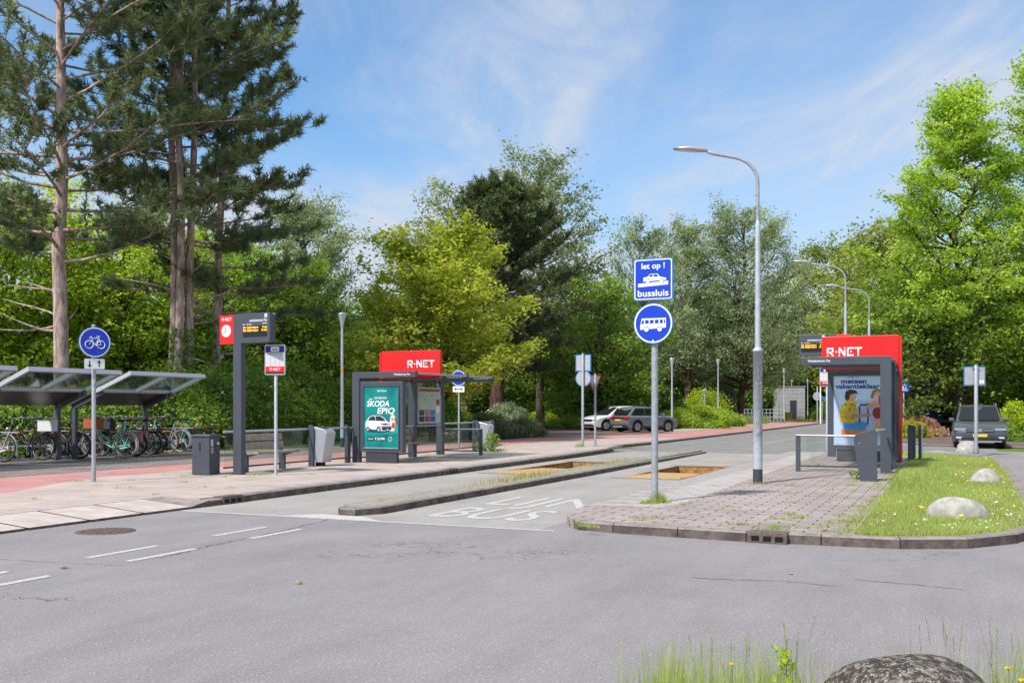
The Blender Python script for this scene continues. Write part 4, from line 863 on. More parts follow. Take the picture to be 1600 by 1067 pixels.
# ---- bus stop flags
def stop_flag(label, loc, rz, H=2.20):
    t = thing('bus_stop_sign', label, 'bus stop sign', loc, rz, 'bus stop flags'); sign_pole(t, H + .5, .035, Mgalvl, False); z0 = H; w2 = .235
    b = MB(); b.prism(rounded(.47, .66, .03, 3, 0, z0 + .31), -.05, -.035, Malu)
    for s, M in ((-1, Matrix.Identity(4)), (1, Matrix.Translation((0, -.085, 0)) @ FLIP)):
        b.M = M; y = -.0515
        b.flat([(-.215, z0 + .005), (.215, z0 + .005), (.215, z0 + .045), (-.215, z0 + .045)], y, Mblk); b.flat([(-.215, z0 + .045), (.215, z0 + .045), (.215, z0 + .165), (-.215, z0 + .165)], y, Mredp)
        b.flat([(-.215, z0 + .165), (.215, z0 + .165), (.215, z0 + .47), (-.215, z0 + .47)], y, mat('timetable_paper', (.62, .62, .63), .6, col2=(.52, .52, .54), scale=30)); b.flat([(-.215, z0 + .47), (.215, z0 + .47), (.215, z0 + .61), (-.215, z0 + .61)], y, mat('stop_blue', (.01, .02, .20), .5))
        b.flat(rounded(.19, .10, .02, 3, 0, z0 + .54), y - .001, Mwhite); b.flat([(-.07, z0 + .515), (.07, z0 + .515), (.07, z0 + .555), (-.07, z0 + .555)], y - .002, Mblk)
        for k in range(4): b.flat([(-.062 + k * .033, z0 + .53), (-.038 + k * .033, z0 + .53), (-.038 + k * .033, z0 + .547), (-.062 + k * .033, z0 + .547)], y - .003, Mwhite)
        b.text('Winkelcentrum, Pax', (0, z0 + .425), .026, Mblk, .01, 'C', width=.34, y=y - .001); route_logo(b, -.125, z0 + .075, .06, Mwhite, y - .001)
        for k in range(3): b.flat([(-.1 + k * .1, z0 + .18), (-.097 + k * .1, z0 + .18), (-.097 + k * .1, z0 + .39), (-.1 + k * .1, z0 + .39)], y - .001, Mblk)
    b.build('flag', parent=t); return t
stop_flag('white and red stop flag on a thin pole before the left bench', G(431, 742, PAVE), -TH + R_(16))
stop_flag('stop flag half hidden behind the left edge of the holiday poster', P(1292, 33.5, PAVE), -TH)

# ---- departure totems
Mclock = mat('clock_face', (.75, .75, .76), .4)
def totem(label, loc, rz, H):
    t = thing('departure_display', label, 'departure display', loc, rz, 'departure displays at the bus stop'); b = MB()
    b.box((0, 0, H / 2), (.23, .15, H), Mant, bev=.008); b.build('post', parent=t)
    b = MB(); b.box((0, 0, .01), (.27, .2, .02), Mant2); b.build('base_plate', parent=t)
    b = MB(); b.box((-.315, 0, H - .33), (.40, .12, .64), Mredp, bev=.006)
    for M in (Matrix.Identity(4), Matrix.Translation((-.63, 0, 0)) @ FLIP): b.M = M; route_logo(b, -.315 - .135, H - .135, .068, Mwhite, -.0615)
    ck = b.build('clock_box', parent=t)
    for M in (Matrix.Identity(4), Matrix.Translation((-.63, 0, 0)) @ FLIP):
        b = MB(); b.M = M; c = (-.315, H - .36); b.lathe([(.135, 0), (.135, .012)], Mclock, 32, Matrix.Translation((c[0], -.06, c[1])) @ Matrix.Rotation(R_(90), 4, 'X')); b._y = -.0735
        for k in range(12): a = k * math.pi / 6; bar(b, (c[0] + .105 * math.sin(a), c[1] + .105 * math.cos(a)), (c[0] + .122 * math.sin(a), c[1] + .122 * math.cos(a)), .009, Mblk)
        b._y = -.075; bar(b, c, (c[0] - .02, c[1] + .085), .016, Mblk); bar(b, c, (c[0] - .085, c[1] - .055), .012, Mblk); b.build('clock_dial', parent=ck)
    for s in (0, 1):
        b = MB(); M = Matrix.Identity(4) if s == 0 else Matrix.Translation((1.06, .0, 0)) @ FLIP
        b.M = M @ Matrix.Translation((.10, -.03, 0)) @ Matrix.Rotation(R_(-3 if s == 0 else -3), 4, 'Z')
        x0, x1 = (.02, .86) if s == 0 else (.02, .84); b.box(((x0 + x1) / 2, 0, H - .32), (x1 - x0, .10, .64), Mant, bev=.006); y = -.0515
        b.flat([(x0 + .06, H - .52), (x1 - .07, H - .52), (x1 - .07, H - .27), (x0 + .06, H - .27)], y, Mscreen)
        b.text('winkelcentrum Pax', (x1 - .07, H - .185), .058, Mwhite, .012, 'R', y=y, width=.52); b.text('Bus', (x0 + .06, H - .255), .032, Mwhite, .01, 'L', y=y); b.text('Richting', (x0 + .17, H - .255), .032, Mwhite, .01, 'L', y=y); b.text('Vertrek', (x1 - .07, H - .245), .032, Mwhite, .01, 'R', y=y)
        for k, (n_, q, m_) in enumerate((('341', 'Schiphol Airport', '9 min'), ('342', 'Schiphol Airport', '15 min'))):
            z = H - .33 - k * .062; b.text(n_, (x0 + .065, z), .042, Mled, .02, 'L', y=y - .001); b.text(q, (x0 + .18, z), .042, Mled, .02, 'L', y=y - .001, width=.33); b.text(m_, (x1 - .075, z), .042, Mled, .02, 'R', y=y - .001)
        b.flat(rounded(.075, .085, .012, 3, x1 - .11, H - .065), y, mat('stop_icon', (.55, .62, .75), .5)); b.build('display_screen', parent=t)
    b = MB(); b.box((.55, 0, H - .02), (.8, .14, .03), Malu); b.build('top_rail', parent=t)
    return t
totem('departure display with a red clock box on a dark post by the left bench', G(374, 741, PAVE), -TH - R_(2), 3.52)
totem('departure display with a red box showing above the right bus shelter', P(1300, 29.5, PAVE), math.pi - TH, 3.66)

# ---- shelters
Mteal = mat('teal_poster', (.0, .26, .23), .35, col2=(.0, .14, .14), scale=1.6, detail=2)
Mposterblue = mat('pale_blue_poster', (.46, .58, .80), .4)
def poster_car(b, y, sx=1.0):
    """teal poster with a white car and large white words; panel 1.06 wide (x -.53...53), 1.62 high (z 0..1.62)"""
    b.flat([(-.53, 0), (.53, 0), (.53, 1.62), (-.53, 1.62)], y, Mteal)
    b.flat([(-.53, .36), (.53, .36), (.53, .62), (-.53, .70)], y - .001, mat('poster_ground', (.0, .42, .36), .4, col2=(.0, .25, .22), scale=2))
    y -= .002; b.text('SKODA', (0.02, 1.48), .045, Mwhite, .01, 'C', width=.30, y=y); b.text('DE NIEUWE', (-.02, 1.29), .05, Mwhite, .015, 'C', width=.38, y=y, shear=.1)
    b.text('SKODA', (-.10, 1.09), .15, Mwhite, .02, 'C', width=.70, y=y, shear=.18); b.flat([(-.385, 1.30), (-.345, 1.265), (-.31, 1.265), (-.255, 1.30), (-.285, 1.30), (-.325, 1.28), (-.355, 1.30)], y, Mwhite); b.text('EPIQ', (.14, .90), .155, Mwhite, .02, 'C', width=.52, y=y, shear=.18)
    b.flat([(-.44, .17), (.12, .17), (.16, .25), (.16, .29), (-.44, .29)], y, mat('poster_dark_teal', (.0, .08, .08), .4)); b.text('Vanaf', (-.41, .21), .05, Mwhite, 0, 'L', y=y - .001); b.text('€ 26.990', (-.20, .205), .062, Mwhite, .025, 'L', y=y - .001, width=.31)
    b.torus((.28, y, .225), .055, .006, Mwhite, 'Y', 20, 4); b.text('+', (.28, .205), .03, Mwhite, .02, 'C', y=y)
    wb = mat('poster_car_white', (.68, .69, .75), .4); dk = mat('poster_car_dark', (.02, .025, .03), .4); gy = mat('poster_car_grey', (.35, .36, .42), .4)
    b.flat([(-.46, .44), (-.36, .40), (.0, .39), (.30, .42), (.34, .50), (.2, .55), (-.4, .53)], y, mat('poster_shadow', (.0, .06, .06), .5))
    b.flat([(-.48, .50), (-.49, .62), (-.46, .70), (-.38, .80), (-.28, .85), (-.02, .845), (.10, .78), (.18, .70), (.32, .64), (.35, .52), (.30, .45), (.0, .44), (-.15, .47)], y - .001, wb)
    b.flat([(-.41, .72), (-.35, .80), (-.27, .83), (-.20, .83), (-.17, .71)], y - .002, dk); b.flat([(-.16, .71), (-.18, .83), (-.03, .835), (.08, .77), (.15, .70)], y - .002, dk)
    b.flat([(-.02, .58), (.30, .60), (.34, .56), (.30, .47), (.02, .47)], y - .002, gy); b.flat([(.02, .545), (.32, .555), (.31, .47), (.04, .455)], y - .003, dk); b.flat([(-.04, .62), (.12, .60), (.30, .63), (.12, .645)], y - .003, dk)
    for cx, rr in ((-.415, .075), (-.08, .085), (.20, .06)):
        b.disc((cx, y - .003, .475), rr, dk, sx=.8); b.disc((cx, y - .004, .475), rr * .6, gy, sx=.8)
    b.flat([(.28, .44), (.40, .44), (.43, .60), (.44, .78), (.40, .86), (.30, .85), (.27, .7)], y - .0005, mat('poster_person_white', (.7, .66, .58), .5)); b.flat([(.33, .52), (.42, .52), (.42, .66), (.34, .66)], y - .0015, Mredp); b.disc((.35, y - .0015, .75), .05, mat('poster_skin', (.55, .28, .18), .5), sx=.8)
    b.flat([(.41, .70), (.48, .70), (.48, .80), (.41, .80)], y - .0012, mat('poster_brown', (.22, .08, .05), .5))
def poster_people(b, y):
    """pale blue poster: two laughing people and a suitcase"""
    b.flat([(-.53, 0), (.53, 0), (.53, 1.62), (-.53, 1.62)], y, Mposterblue); y -= .002; nv = mat('poster_navy', (.01, .03, .25), .5); skin = mat('poster_skin', (.60, .32, .22), .5); dkh = mat('poster_hair', (.03, .018, .015), .5)
    b.text('JE BENT NU', (-.22, 1.565), .035, nv, 0, 'L', y=y); b.text('meteen', (-.36, 1.44), .105, nv, .035, 'L', y=y, width=.56); b.text('vakantieklaar', (-.49, 1.32), .105, nv, .035, 'L', y=y, width=.98)
    yel = mat('poster_yellow', (.70, .50, .03), .5); brn = mat('poster_brown', (.22, .08, .05), .5); jean = mat('poster_jeans', (.06, .32, .62), .5); org = mat('poster_orange', (.72, .18, .03), .5, col2=(.65, .35, .05), scale=5); pink = mat('poster_pink', (.75, .40, .33), .5); red = mat('poster_red', (.38, .02, .03), .5); tan = mat('poster_straw', (.26, .14, .06), .5)
    b.flat([(-.36, .16), (.30, .16), (.30, .34), (-.36, .36)], y, org); b.flat([(-.30, .34), (.16, .34), (.24, .50), (-.05, .60), (-.32, .56)], y - .001, jean)
    b.flat([(-.40, .52), (-.10, .50), (.02, .56), (.0, .80), (-.02, .98), (-.14, 1.06), (-.28, 1.0), (-.37, .88)], y - .002, yel)
    b.flat([(-.16, .62), (.28, .66), (.30, .73), (-.02, .72), (-.12, .74)], y - .003, skin); b.flat([(-.02, .86), (.06, .92), (.03, .98), (-.04, .95)], y - .003, Mwhite)
    b.disc((-.11, y - .0025, 1.12), .085, skin); b.flat([(-.28, 1.10), (-.26, 1.24), (-.16, 1.30), (-.03, 1.27), (.02, 1.19), (-.06, 1.20), (-.16, 1.17), (-.18, 1.05), (-.24, 1.03)][::-1], y - .0035, dkh); b.flat([(-.06, 1.06), (0, 1.09), (-.01, 1.05)], y - .004, Mwhite)
    b.box((.05, y, .72), (.03, .002, .45), dkh); b.box((.23, y, .72), (.03, .002, .5), dkh); b.box((.15, y, .93), (.28, .002, .03), dkh)
    b.flat([(.38, .28), (.62 - .09, .28), (.53, 1.12), (.42, 1.13), (.33, 1.02), (.18, .90), (.22, .84), (.36, .86), (.36, .55)], y - .004, pink); b.flat([(.38, .28), (.53, .28), (.53, .46), (.37, .46)], y - .005, yel)
    b.disc((.44, y - .006, .74), .13, red, sx=.85); b.disc((.42, y - .005, 1.20), .075, skin); b.flat([(.28, 1.10), (.33, 1.26), (.41, 1.31), (.50, 1.29), (.53, 1.24), (.42, 1.25), (.35, 1.16), (.36, 1.08)][::-1], y - .006, tan); b.flat([(.47, 1.16), (.52, 1.10), (.53, .82), (.49, .90), (.46, 1.06)][::-1], y - .007, brn); b.flat([(.39, 1.17), (.46, 1.175), (.43, 1.145)], y - .008, Mwhite)
    rn = random.Random(5)
    for i in range(22): 
        b.disc((rn.uniform(-.34, -.04), y - .003, rn.uniform(.56, .96)), .016, brn, n=6)
    for i in range(10): b.disc((rn.uniform(.38, .5), y - .0048, rn.uniform(.5, 1.0)), .013, Mwhite, n=5)

def shelter(label, loc, rz, zs, poster):
    t = thing('bus_shelter', label, 'bus shelter', loc, rz, 'bus shelters'); t.scale = (1, 1, zs); W_, PY = 1.95, (0, 2.95, 4.67); H = 2.42
    for i, y in enumerate(PY):
        b = MB(); b.prism([(-.13, 0), (.10, 0), (.10, H - .17), (W_ - .12, H - .155), (W_ - .12, H), (-.13, H)], y - .065, y + .065, Mant)
        p = b.build('portal_frame', parent=t, auto=.006)
        for M in (Matrix.Identity(4), Matrix.Translation((0, 2 * y, 0)) @ FLIP):
            b = MB(); b.M = M; cx = 1.42 if M == Matrix.Identity(4) else -1.42; b.text('Winkelcentrum, Pax', (cx, H - .10), .052, Mwhite, .012, 'C', y=(y - .068) if M == Matrix.Identity(4) else (y - .068), width=.50); b.build('lettering', parent=p)
    b = MB()
    for y0, y1 in ((PY[0], PY[1]), (PY[1], PY[2])): b.box((W_ / 2 - .12, (y0 + y1) / 2, H - .045), (W_ - .1, y1 - y0 - .14, .012), Mroofglass)
    b.build('roof_glass', parent=t)
    b = MB(); b.box((W_ - .15, 2.33, H - .05), (.05, 4.5, .05), Malu); b.box((-.06, 2.33, H - .05), (.05, 4.5, .05), Mant); b.box((.9, 1.25, H - .085), (1.6, .5, .03), Mredp); b.build('roof_trim', parent=t)
    # red sign board standing through the roof, with a red upright at its back end
    b = MB(); b.box((.815, 1.48, 2.66), (1.87, .14, .78), Mredp, bev=.008); b.box((-.16, 1.48, 1.55), (.06, .14, 2.95), Mredp)
    s = b.build('route_board', parent=t)
    for M, x in ((Matrix.Identity(4), .72), (Matrix.Translation((0, 2.96, 0)) @ FLIP, -1.62)):
        b = MB(); b.M = M; route_logo(b, x, 2.58, .205, Mwhite, 1.48 - .073); b.build('route_lettering', parent=s)
    # poster cabinet at the end
    kx, kz = (1.17, 1.06) if poster else (1, 1); cx = .80 if not poster else 1.0; a = MB(); a.M = Matrix.Translation((cx, 0, 0)) @ Matrix.Diagonal((kx, 1, kz, 1)) @ Matrix.Translation((-cx, 0, 0)); a.box((cx - .02, 0, .18), (.95, .13, .34), Mant2); a.box((cx, 0, 1.22), (1.32, .17, 1.88), Mant, bev=.01); ad = a.build('poster_cabinet', parent=t)
    for k, M in enumerate((Matrix.Translation((cx, 0, .41)), Matrix.Translation((cx, 0, .41)) @ FLIP)):
        Mq = Matrix.Translation((cx, 0, .41 * kz)) @ (FLIP if k else Matrix.Identity(4)) @ Matrix.Diagonal((kx, 1, kz, 1)); b = MB(); b.M = Mq; (poster_car if poster == 0 else poster_people)(b, -.088)
        b.build('poster', parent=ad)
        b = MB(); b.M = Mq
        for x in (-.545, .545): b.box((x, -.096, .81), (.03, .03, 1.66), Malu if poster == 2 else Mant)
        for z in (-.015, 1.635): b.box((0, -.096, z), (1.06, .03, .03), Malu if z < 0 else Mant)
        b.build('cabinet_frame', parent=ad)
    # back wall glass, map case, low rail
    for y0, y1 in ((.1, 2.85), (3.05, 4.57)):
        for k in range(2 if y1 - y0 > 2 else 1):
            n = 2 if y1 - y0 > 2 else 1; a0 = y0 + (y1 - y0) * k / n; a1 = y0 + (y1 - y0) * (k + 1) / n
            b = MB(); b.box((-.02, (a0 + a1) / 2, 1.18), (.012, a1 - a0 - .02, 2.05), Mglass); b.build('glass_pane', parent=t)
    b = MB(); b.box((-.02, 2.33, .12), (.04, 4.5, .04), Mant); b.box((-.02, 2.33, 2.25), (.05, 4.5, .05), Mant); b.tube([(.06, .1, .92), (.06, 4.6, .92)], .022, Malu); b.build('wall_rail', parent=t)
    b = MB(); b.box((.06, 3.80, 1.53), (.05, 1.42, 1.10), Malu, bev=.008); mc_ = b.build('map_case', parent=t)
    b = MB(); b.M = Matrix.Translation((.0, 3.80, 0)) @ Matrix.Rotation(R_(90), 4, 'Z'); y = -.088; rn = random.Random(9)
    b.flat([(-.66, 1.02), (.66, 1.02), (.66, 2.04), (-.66, 2.04)], y, mat('map_board', (.50, .56, .52), .4)); b.flat([(-.64, 1.95), (.64, 1.95), (.64, 2.03), (-.64, 2.03)], y - .001, mat('map_red', (.40, .03, .03), .5)); b.flat([(-.64, 1.42), (.38, 1.42), (.38, 1.93), (-.64, 1.93)], y - .001, mat('map_green', (.34, .52, .36), .5, col2=(.55, .58, .45), scale=9))
    b._y = y - .002
    for k in range(16): p = (rn.uniform(-.6, .34), rn.uniform(1.45, 1.9)); bar(b, p, (max(-.62, min(.36, p[0] + rn.uniform(-.3, .3))), max(1.44, min(1.92, p[1] + rn.uniform(-.2, .2)))), .012, rn.choice([mat('map_grey', (.3, .3, .33), .5), mat('map_red', (.4, .03, .03), .5), Mwhite]))
    for k, (c_) in enumerate(((.03, .03, .03), (.35, .04, .04), (.05, .08, .3), (.04, .05, .05), (.5, .2, .15), (.04, .2, .5))): x = -.64 + (k % 3) * .34; z = 1.04 + (k // 3) * .19; b.flat([(x, z), (x + .31, z), (x + .31, z + .17), (x, z + .17)], y - .001, mat('leaflet_%d' % k, c_, .5))
    b.flat([(.42, 1.55), (.62, 1.55), (.62, 1.72), (.42, 1.72)], y - .001, mat('map_red', (.4, .03, .03), .5)); b.flat([(.42, 1.3), (.62, 1.3), (.62, 1.5), (.42, 1.5)], y - .001, Mwhite)
    b.build('route_map', parent=mc_)
    return t
shelter('left shelter with a teal car poster and a red board through its roof', UV(-14.73, 22.35, PAVE), -TH, 1.0, 0)
shelter('right shelter with a pale blue holiday poster at its far end', UV(-1.5, 28.2, PAVE), math.pi - TH, 1.085, 1)

# ---- benches
def bench(label, loc, rz, L):
    t = thing('bench', label, 'bench', loc, rz, 'benches of the bus stop')
    b = MB()
    for k in range(2): b.box((-.02 - .03 * k, 0, .60 + .18 * k), (.05, L, .155), Mwood, rot=(0, R_(-10), 0), bev=.01)
    b.build('backrest', parent=t); b = MB(); b.box((.26, 0, .435), (.44, L + .1, .06), Mwood, rot=(0, R_(-3), 0), bev=.01); b.build('seat', parent=t)
    for s in (-1, 1):
        b = MB(); b.prism([(-.10, .0), (.06, 0), (.06, .34), (.46, .44), (.46, .47), (-.02, .41), (-.12, .86), (-.17, .86), (-.10, .4)], s * L / 2 - .03, s * L / 2 + .03, Mant); b.build('leg', parent=t)
    return t
bench('wooden slat bench behind the thin bus stop pole', UV(-14.75, 18.5, PAVE), -TH, 1.35)
bench('bench inside the left shelter behind the teal poster', UV(-14.62, 24.5, PAVE), -TH, 1.2)
bench('bench inside the right shelter', UV(-1.62, 26.2, PAVE), math.pi - TH, 1.2)

# ---- rails and bins
def rail(label, u0, v0, u1, v1, z=.95, low=.13, posts=(), group='guard rails of the bus stop', m=None):
    a, c = UV(u0, v0), UV(u1, v1); d = c - a; L = d.length; t = thing('guard_rail', label, 'rail', (a.x, a.y, PAVE), math.atan2(d.y, d.x), group)
    b = MB(); b.tube([(0, 0, z), (L, 0, z)], .026, Malu, 10); b.build('handrail', parent=t); b = MB(); b.box((L / 2, 0, low), (L, .035, .035), Mant2); b.build('lower_rail', parent=t)
    b = MB(); b.box((L / 2, 0, (z + low) / 2), (L - .04, .008, z - low - .06), Mglass); b.build('glass_pane', parent=t)
    for (x, kind) in posts:
        b = MB()
        if kind == 'post': b.box((x, 0, z / 2), (.10, .07, z + .02), Mant, bev=.005)
        else: b.prism([(x - .06, 0), (x + .07, 0), (x + .07, z - .12), (x, z + .08), (x - .06, z + .08)], -.05, .05, Mant)
        b.build('post', parent=t)
    return t
rail('rail from the departure display to the left shelter', -14.85, 17.2, -14.85, 22.25, .93, posts=((3.25, 'fin'), (4.85, 'fin')))
rail('rail running on beyond the left shelter past the second bin', -14.9, 27.1, -14.9, 31.2, .96, posts=((3.98, 'fin'), (2.6, 'fin')))
rail('short rail across the far end of the left shelter', -14.6, 27.05, -13.3, 27.05, .80, posts=((1.25, 'post'),))
t = rail('short rail across the near end of the right shelter', -3.42, 23.35, -1.9, 23.35, .83, posts=((0.05, 'post'),))
b = MB(); b.M = Matrix.Identity(4); t2 = thing('wind_panel', 'dark fin shaped panel with a slanted top at the near end of the right shelter', 'panel', UV(-1.68, 20.85, PAVE), -TH)
b.prism([(-.12, 0), (.20, 0), (.20, .98), (.16, 1.06), (-.20, .93), (-.25, .86)], -.04, .04, Mant); b.build('panel', parent=t2, auto=.006); b = MB(); b.tube([(.18, -.03, 1.02), (.18, 2.45, .98)], .026, Malu, 8); b.build('handrail', parent=t2); b = MB(); b.disc((-.13, -.042, .76), .013, Malu, n=10); b.build('bolt', parent=t2)
t = thing('bollard', 'pair of low dark plates at the far back corner of the right shelter', 'post', UV(-1.15, 29.5, PAVE), -TH)
b = MB(); b.prism([(-.14, 0), (.06, 0), (.06, .95), (-.14, 1.0)], -.04, .04, Mant); b.box((.16, .3, .5), (.06, .5, 1.0), Mant); b.build('plate', parent=t)
b = MB(); b.box((.21, .3, .5), (.025, .5, .98), Malu); b.build('edge', parent=t)

def litter(label, loc, rz):
    t = thing('litter_bin', label, 'bin', loc, rz, 'litter bins on the left rails')
    b = MB(); b.prism([(-.02, .10), (.26, .10), (.40, .84), (.33, .92), (-.02, .99)], -.20, .20, Malu); b.build('bin_body', parent=t, auto=.012)
    b = MB(); b.box((.17, 0, .958), (.20, .22, .012), Mblk, rot=(0, R_(12), 0)); b.build('slot', parent=t)
    b = MB(); b.prism([(-.12, 0), (.02, 0), (.05, .9), (.0, 1.03), (-.12, 1.03)], -.245, -.205, Mant); b.build('side_plate', parent=t, auto=.005); b = MB(); b.box((.06, .02, .05), (.16, .2, .1), Mblk); b.build('foot', parent=t)
    return t
litter('silver litter bin on the rail left of the teal poster', UV(-14.72, 20.55, PAVE), -TH)
litter('silver litter bin on the far rail beyond the left shelter', UV(-14.75, 29.9, PAVE), -TH)

t = thing('waste_container', 'dark lidded waste container with stickers beside the cycle path', 'waste container', G(322, 741, PAVE), -TH + R_(12))
b = MB(); b.box((.0, 0, .42), (.42, .46, .82), Mant, bev=.012); b.build('container_body', parent=t); b = MB(); b.box((0, 0, .855), (.46, .50, .05), Mant, bev=.012); b.build('lid', parent=t)
b = MB(); b.box((.2115, -.12, .70), (.003, .09, .15), mat('pale_sticker', (.6, .58, .62), .6)); b.box((.2115, -.11, .53), (.003, .11, .14), mat('pink_sticker', (.6, .42, .50), .6, col2=(.2, .1, .12), scale=40)); b.box((.2115, .14, .68), (.003, .09, .05), Mwhite); b.build('sticker', parent=t)
b = MB(); b.box((-.02, -.2315, .62), (.05, .004, .18), Mblk); b.build('latch', parent=t); b = MB(); b.box((.213, .05, .62), (.004, .03, .18), Mblk); b.build('latch', parent=t)

# ---- lamps
def curved_lamp(label, loc, H, arm, rz, rb=.09):
    t = thing('street_lamp', label, 'street lamp', loc, rz, 'tall street lamps along the right kerb')
    b = MB(); hh = H * .40; b.lathe([(rb * 1.02, 0), (rb * 1.02, .28)], mat('black_base_paint', (.045, .045, .05), .7), 18); b.lathe([(rb, .28), (rb, hh), (rb * 1.1, hh), (rb * 1.1, hh + .04), (rb * .62, hh + .09)], Mgalvl, 18)
    b.lathe([(rb * .62, hh + .09), (rb * .56, H * .78), (rb * .56, H * .785), (rb * .38, H * .80)], Mgalvl, 14); b.build('pole', parent=t)
    b = MB(); z0 = H * .8; path = [(0, 0, z0)]; 
    for k in range(7): a = k / 6 * R_(72); path.append((-.62 * (1 - math.cos(a)), 0, H - .52 + .62 * math.sin(a) * .82))
    e = path[-1]; path.append((-arm, 0, e[2] + .10)); b.tube(path, [rb * .38] * 5 + [rb * .34] * (len(path) - 5), Mgalv, 10); b.build('arm', parent=t)
    b = MB(); z = e[2] + .12; x = -arm; b.tube([(x + .1, 0, z - .03), (x - .08, 0, z + .01)], .035, Malu, 8)
    V = []; prof = ((-.02, .05, .04), (-.12, .10, .07), (-.32, .145, .085), (-.52, .13, .06), (-.68, .07, .03)); n = 10
    for (px_, hw, hz) in prof:
        for k in range(n): a = math.pi * k / (n - 1); V.append((x - .06 + px_, hw * math.cos(a), z + .02 - px_ * .12 + hz * math.sin(a) * 1.1))
    F = [(i * n + k, i * n + k + 1, (i + 1) * n + k + 1, (i + 1) * n + k) for i in range(4) for k in range(n - 1)]; F += [tuple(i * n + (0 if s == 0 else n - 1) for i in range(5)) for s in ()] 
    F += [(i * n, (i + 1) * n, (i + 1) * n + n - 1, i * n + n - 1) for i in range(4)]; F += [tuple(range(n))[::-1], tuple(range(4 * n, 5 * n))]
    b.add(V, F, Malu, True); b.build('lamp_head', parent=t); b = MB(); b.box((x - .46, 0, z + .062), (.36, .18, .02), mat('lamp_glass', (.55, .50, .50), .2, spec=.6), rot=(0, R_(-172 + 180 - 1), 0)); b.build('lamp_lens', parent=t)
    return t
q = G(1184, 755, PAVE); lt = curved_lamp('nearest tall curved lamp post with flaking paint on the platform', q, 6.38, .88, -TH + R_(14))
b = MB(); rn = random.Random(8)
for k in range(60):
    z = rn.choice([rn.uniform(.9, 1.7), rn.uniform(1.6, 2.3)]); a = rn.gauss(R_(-60), .45); s = rn.uniform(.008, .03); r_ = .0915
    b.add([(r_ * math.cos(a + dx_ * s / .09), r_ * math.sin(a + dx_ * s / .09), z + dz_ * s * rn.uniform(1, 3)) for dx_, dz_ in ((-1, -1), (1, -.8), (1.1, .9), (-.8, 1))], [(0, 1, 2, 3)], mat('peeled_paint', (.20, .20, .21), .8))
b.build('peeled_patch', parent=lt)
for (px, D, lab) in ((1321, 35, 'second curved lamp post rising behind the red board'), (1358, 42, 'third curved lamp post right behind the red board'), (1386, 59, 'farthest curved lamp post, only its arm above the red board')):
    curved_lamp(lab, P(px, D, .0), 6.65, 1.1, -TH + R_(14), .085)
def path_lamp(label, px, D, H, hang=0):
    t = thing('path_lamp', label, 'lamp post', P(px, D, .1), 0, 'slim cone headed lamps along the paths')
    b = MB(); b.lathe([(.075, 0), (.075, .35)], mat('black_base_paint', (.045, .045, .05), .7), 12); b.lathe([(.07, .35), (.045, H - .55)], Mgalvl, 12); b.build('pole', parent=t)
    b = MB(); b.lathe([(.045, H - .55), (.07, H - .4), (.15, H - .1), (.165, H - .06)], mat('lamp_cone', (.50, .50, .50), .4), 18); b.build('lamp_cone', parent=t); b = MB(); b.lathe([(.17, H - .06), (.17, H - .02), (.12, H), (.01, H + .005)], Malu, 18); b.build('lamp_cap', parent=t); return t
L0 = path_lamp('slim lamp with an orange band left of the left shelter', 534.5, 37, 5.05); b = MB(); b.lathe([(.062, 2.85), (.062, 2.95)], mat('orange_band', (.8, .3, .02), .6), 12); b.build('band', parent=L0)
path_lamp('slim lamp just right of the big sign, before the grey car', 1050, 60, 4.5); path_lamp('slim lamp by the round bush, left of the tall lamp post', 1122, 76, 5.2); path_lamp('slim lamp before the concrete cabin', 1225, 94, 5.2)
path_lamp('farther slim lamp of the pair right of the cabin', 1268, 135, 6.0); path_lamp('nearer slim lamp of the pair right of the cabin', 1262, 128, 5.1)
def globe_lamp(label, px, D, H):
    t = thing('park_lamp', label, 'lamp post', P(px, D, .0), 0, 'small round park lamps'); b = MB(); b.lathe([(.055, 0), (.045, H - .35)], Mgalvl, 10); b.build('pole', parent=t)
    b = MB(); b.lathe([(.05, H - .38), (.20, H - .12), (.21, H - .06)], mat('frosted_globe', (.55, .6, .6), .3), 14); b.build('lamp_shade', parent=t); b = MB(); b.lathe([(.22, H - .06), (.14, H + .02), (.01, H + .05)], Malu, 14); b.build('lamp_cap', parent=t)
globe_lamp('taller round park lamp left of the sign backs', 842, 75, 3.75); globe_lamp('shorter round park lamp nearest the sign backs', 859.5, 84, 3.2); globe_lamp('park lamp glimpsed among bushes between the two reddish trunks', 1101, 88, 3.2); globe_lamp('tiny park lamp above the concrete cabin', 1237, 124, 5.0)
t = thing('flag_pole', 'thin white pole left of the holiday poster', 'pole', P(1282, 88, .1), 0); b = MB(); b.lathe([(.07, 0), (.05, 6.0)], Mwhite, 8); b.build('pole', parent=t)
t = thing('street_pole', 'grey pole left of the crosswalk tree', 'pole', P(1420, 60, .05), 0); b = MB(); b.lathe([(.06, 0), (.05, 5.4)], Mgalvl, 8); b.build('pole', parent=t)
t = thing('street_pole', 'thin pale pole above the blue container', 'pole', P(1453.5, 70, .05), 0); b = MB(); b.lathe([(.05, 0), (.04, 4.8)], Mgalvl, 8); b.build('pole', parent=t)

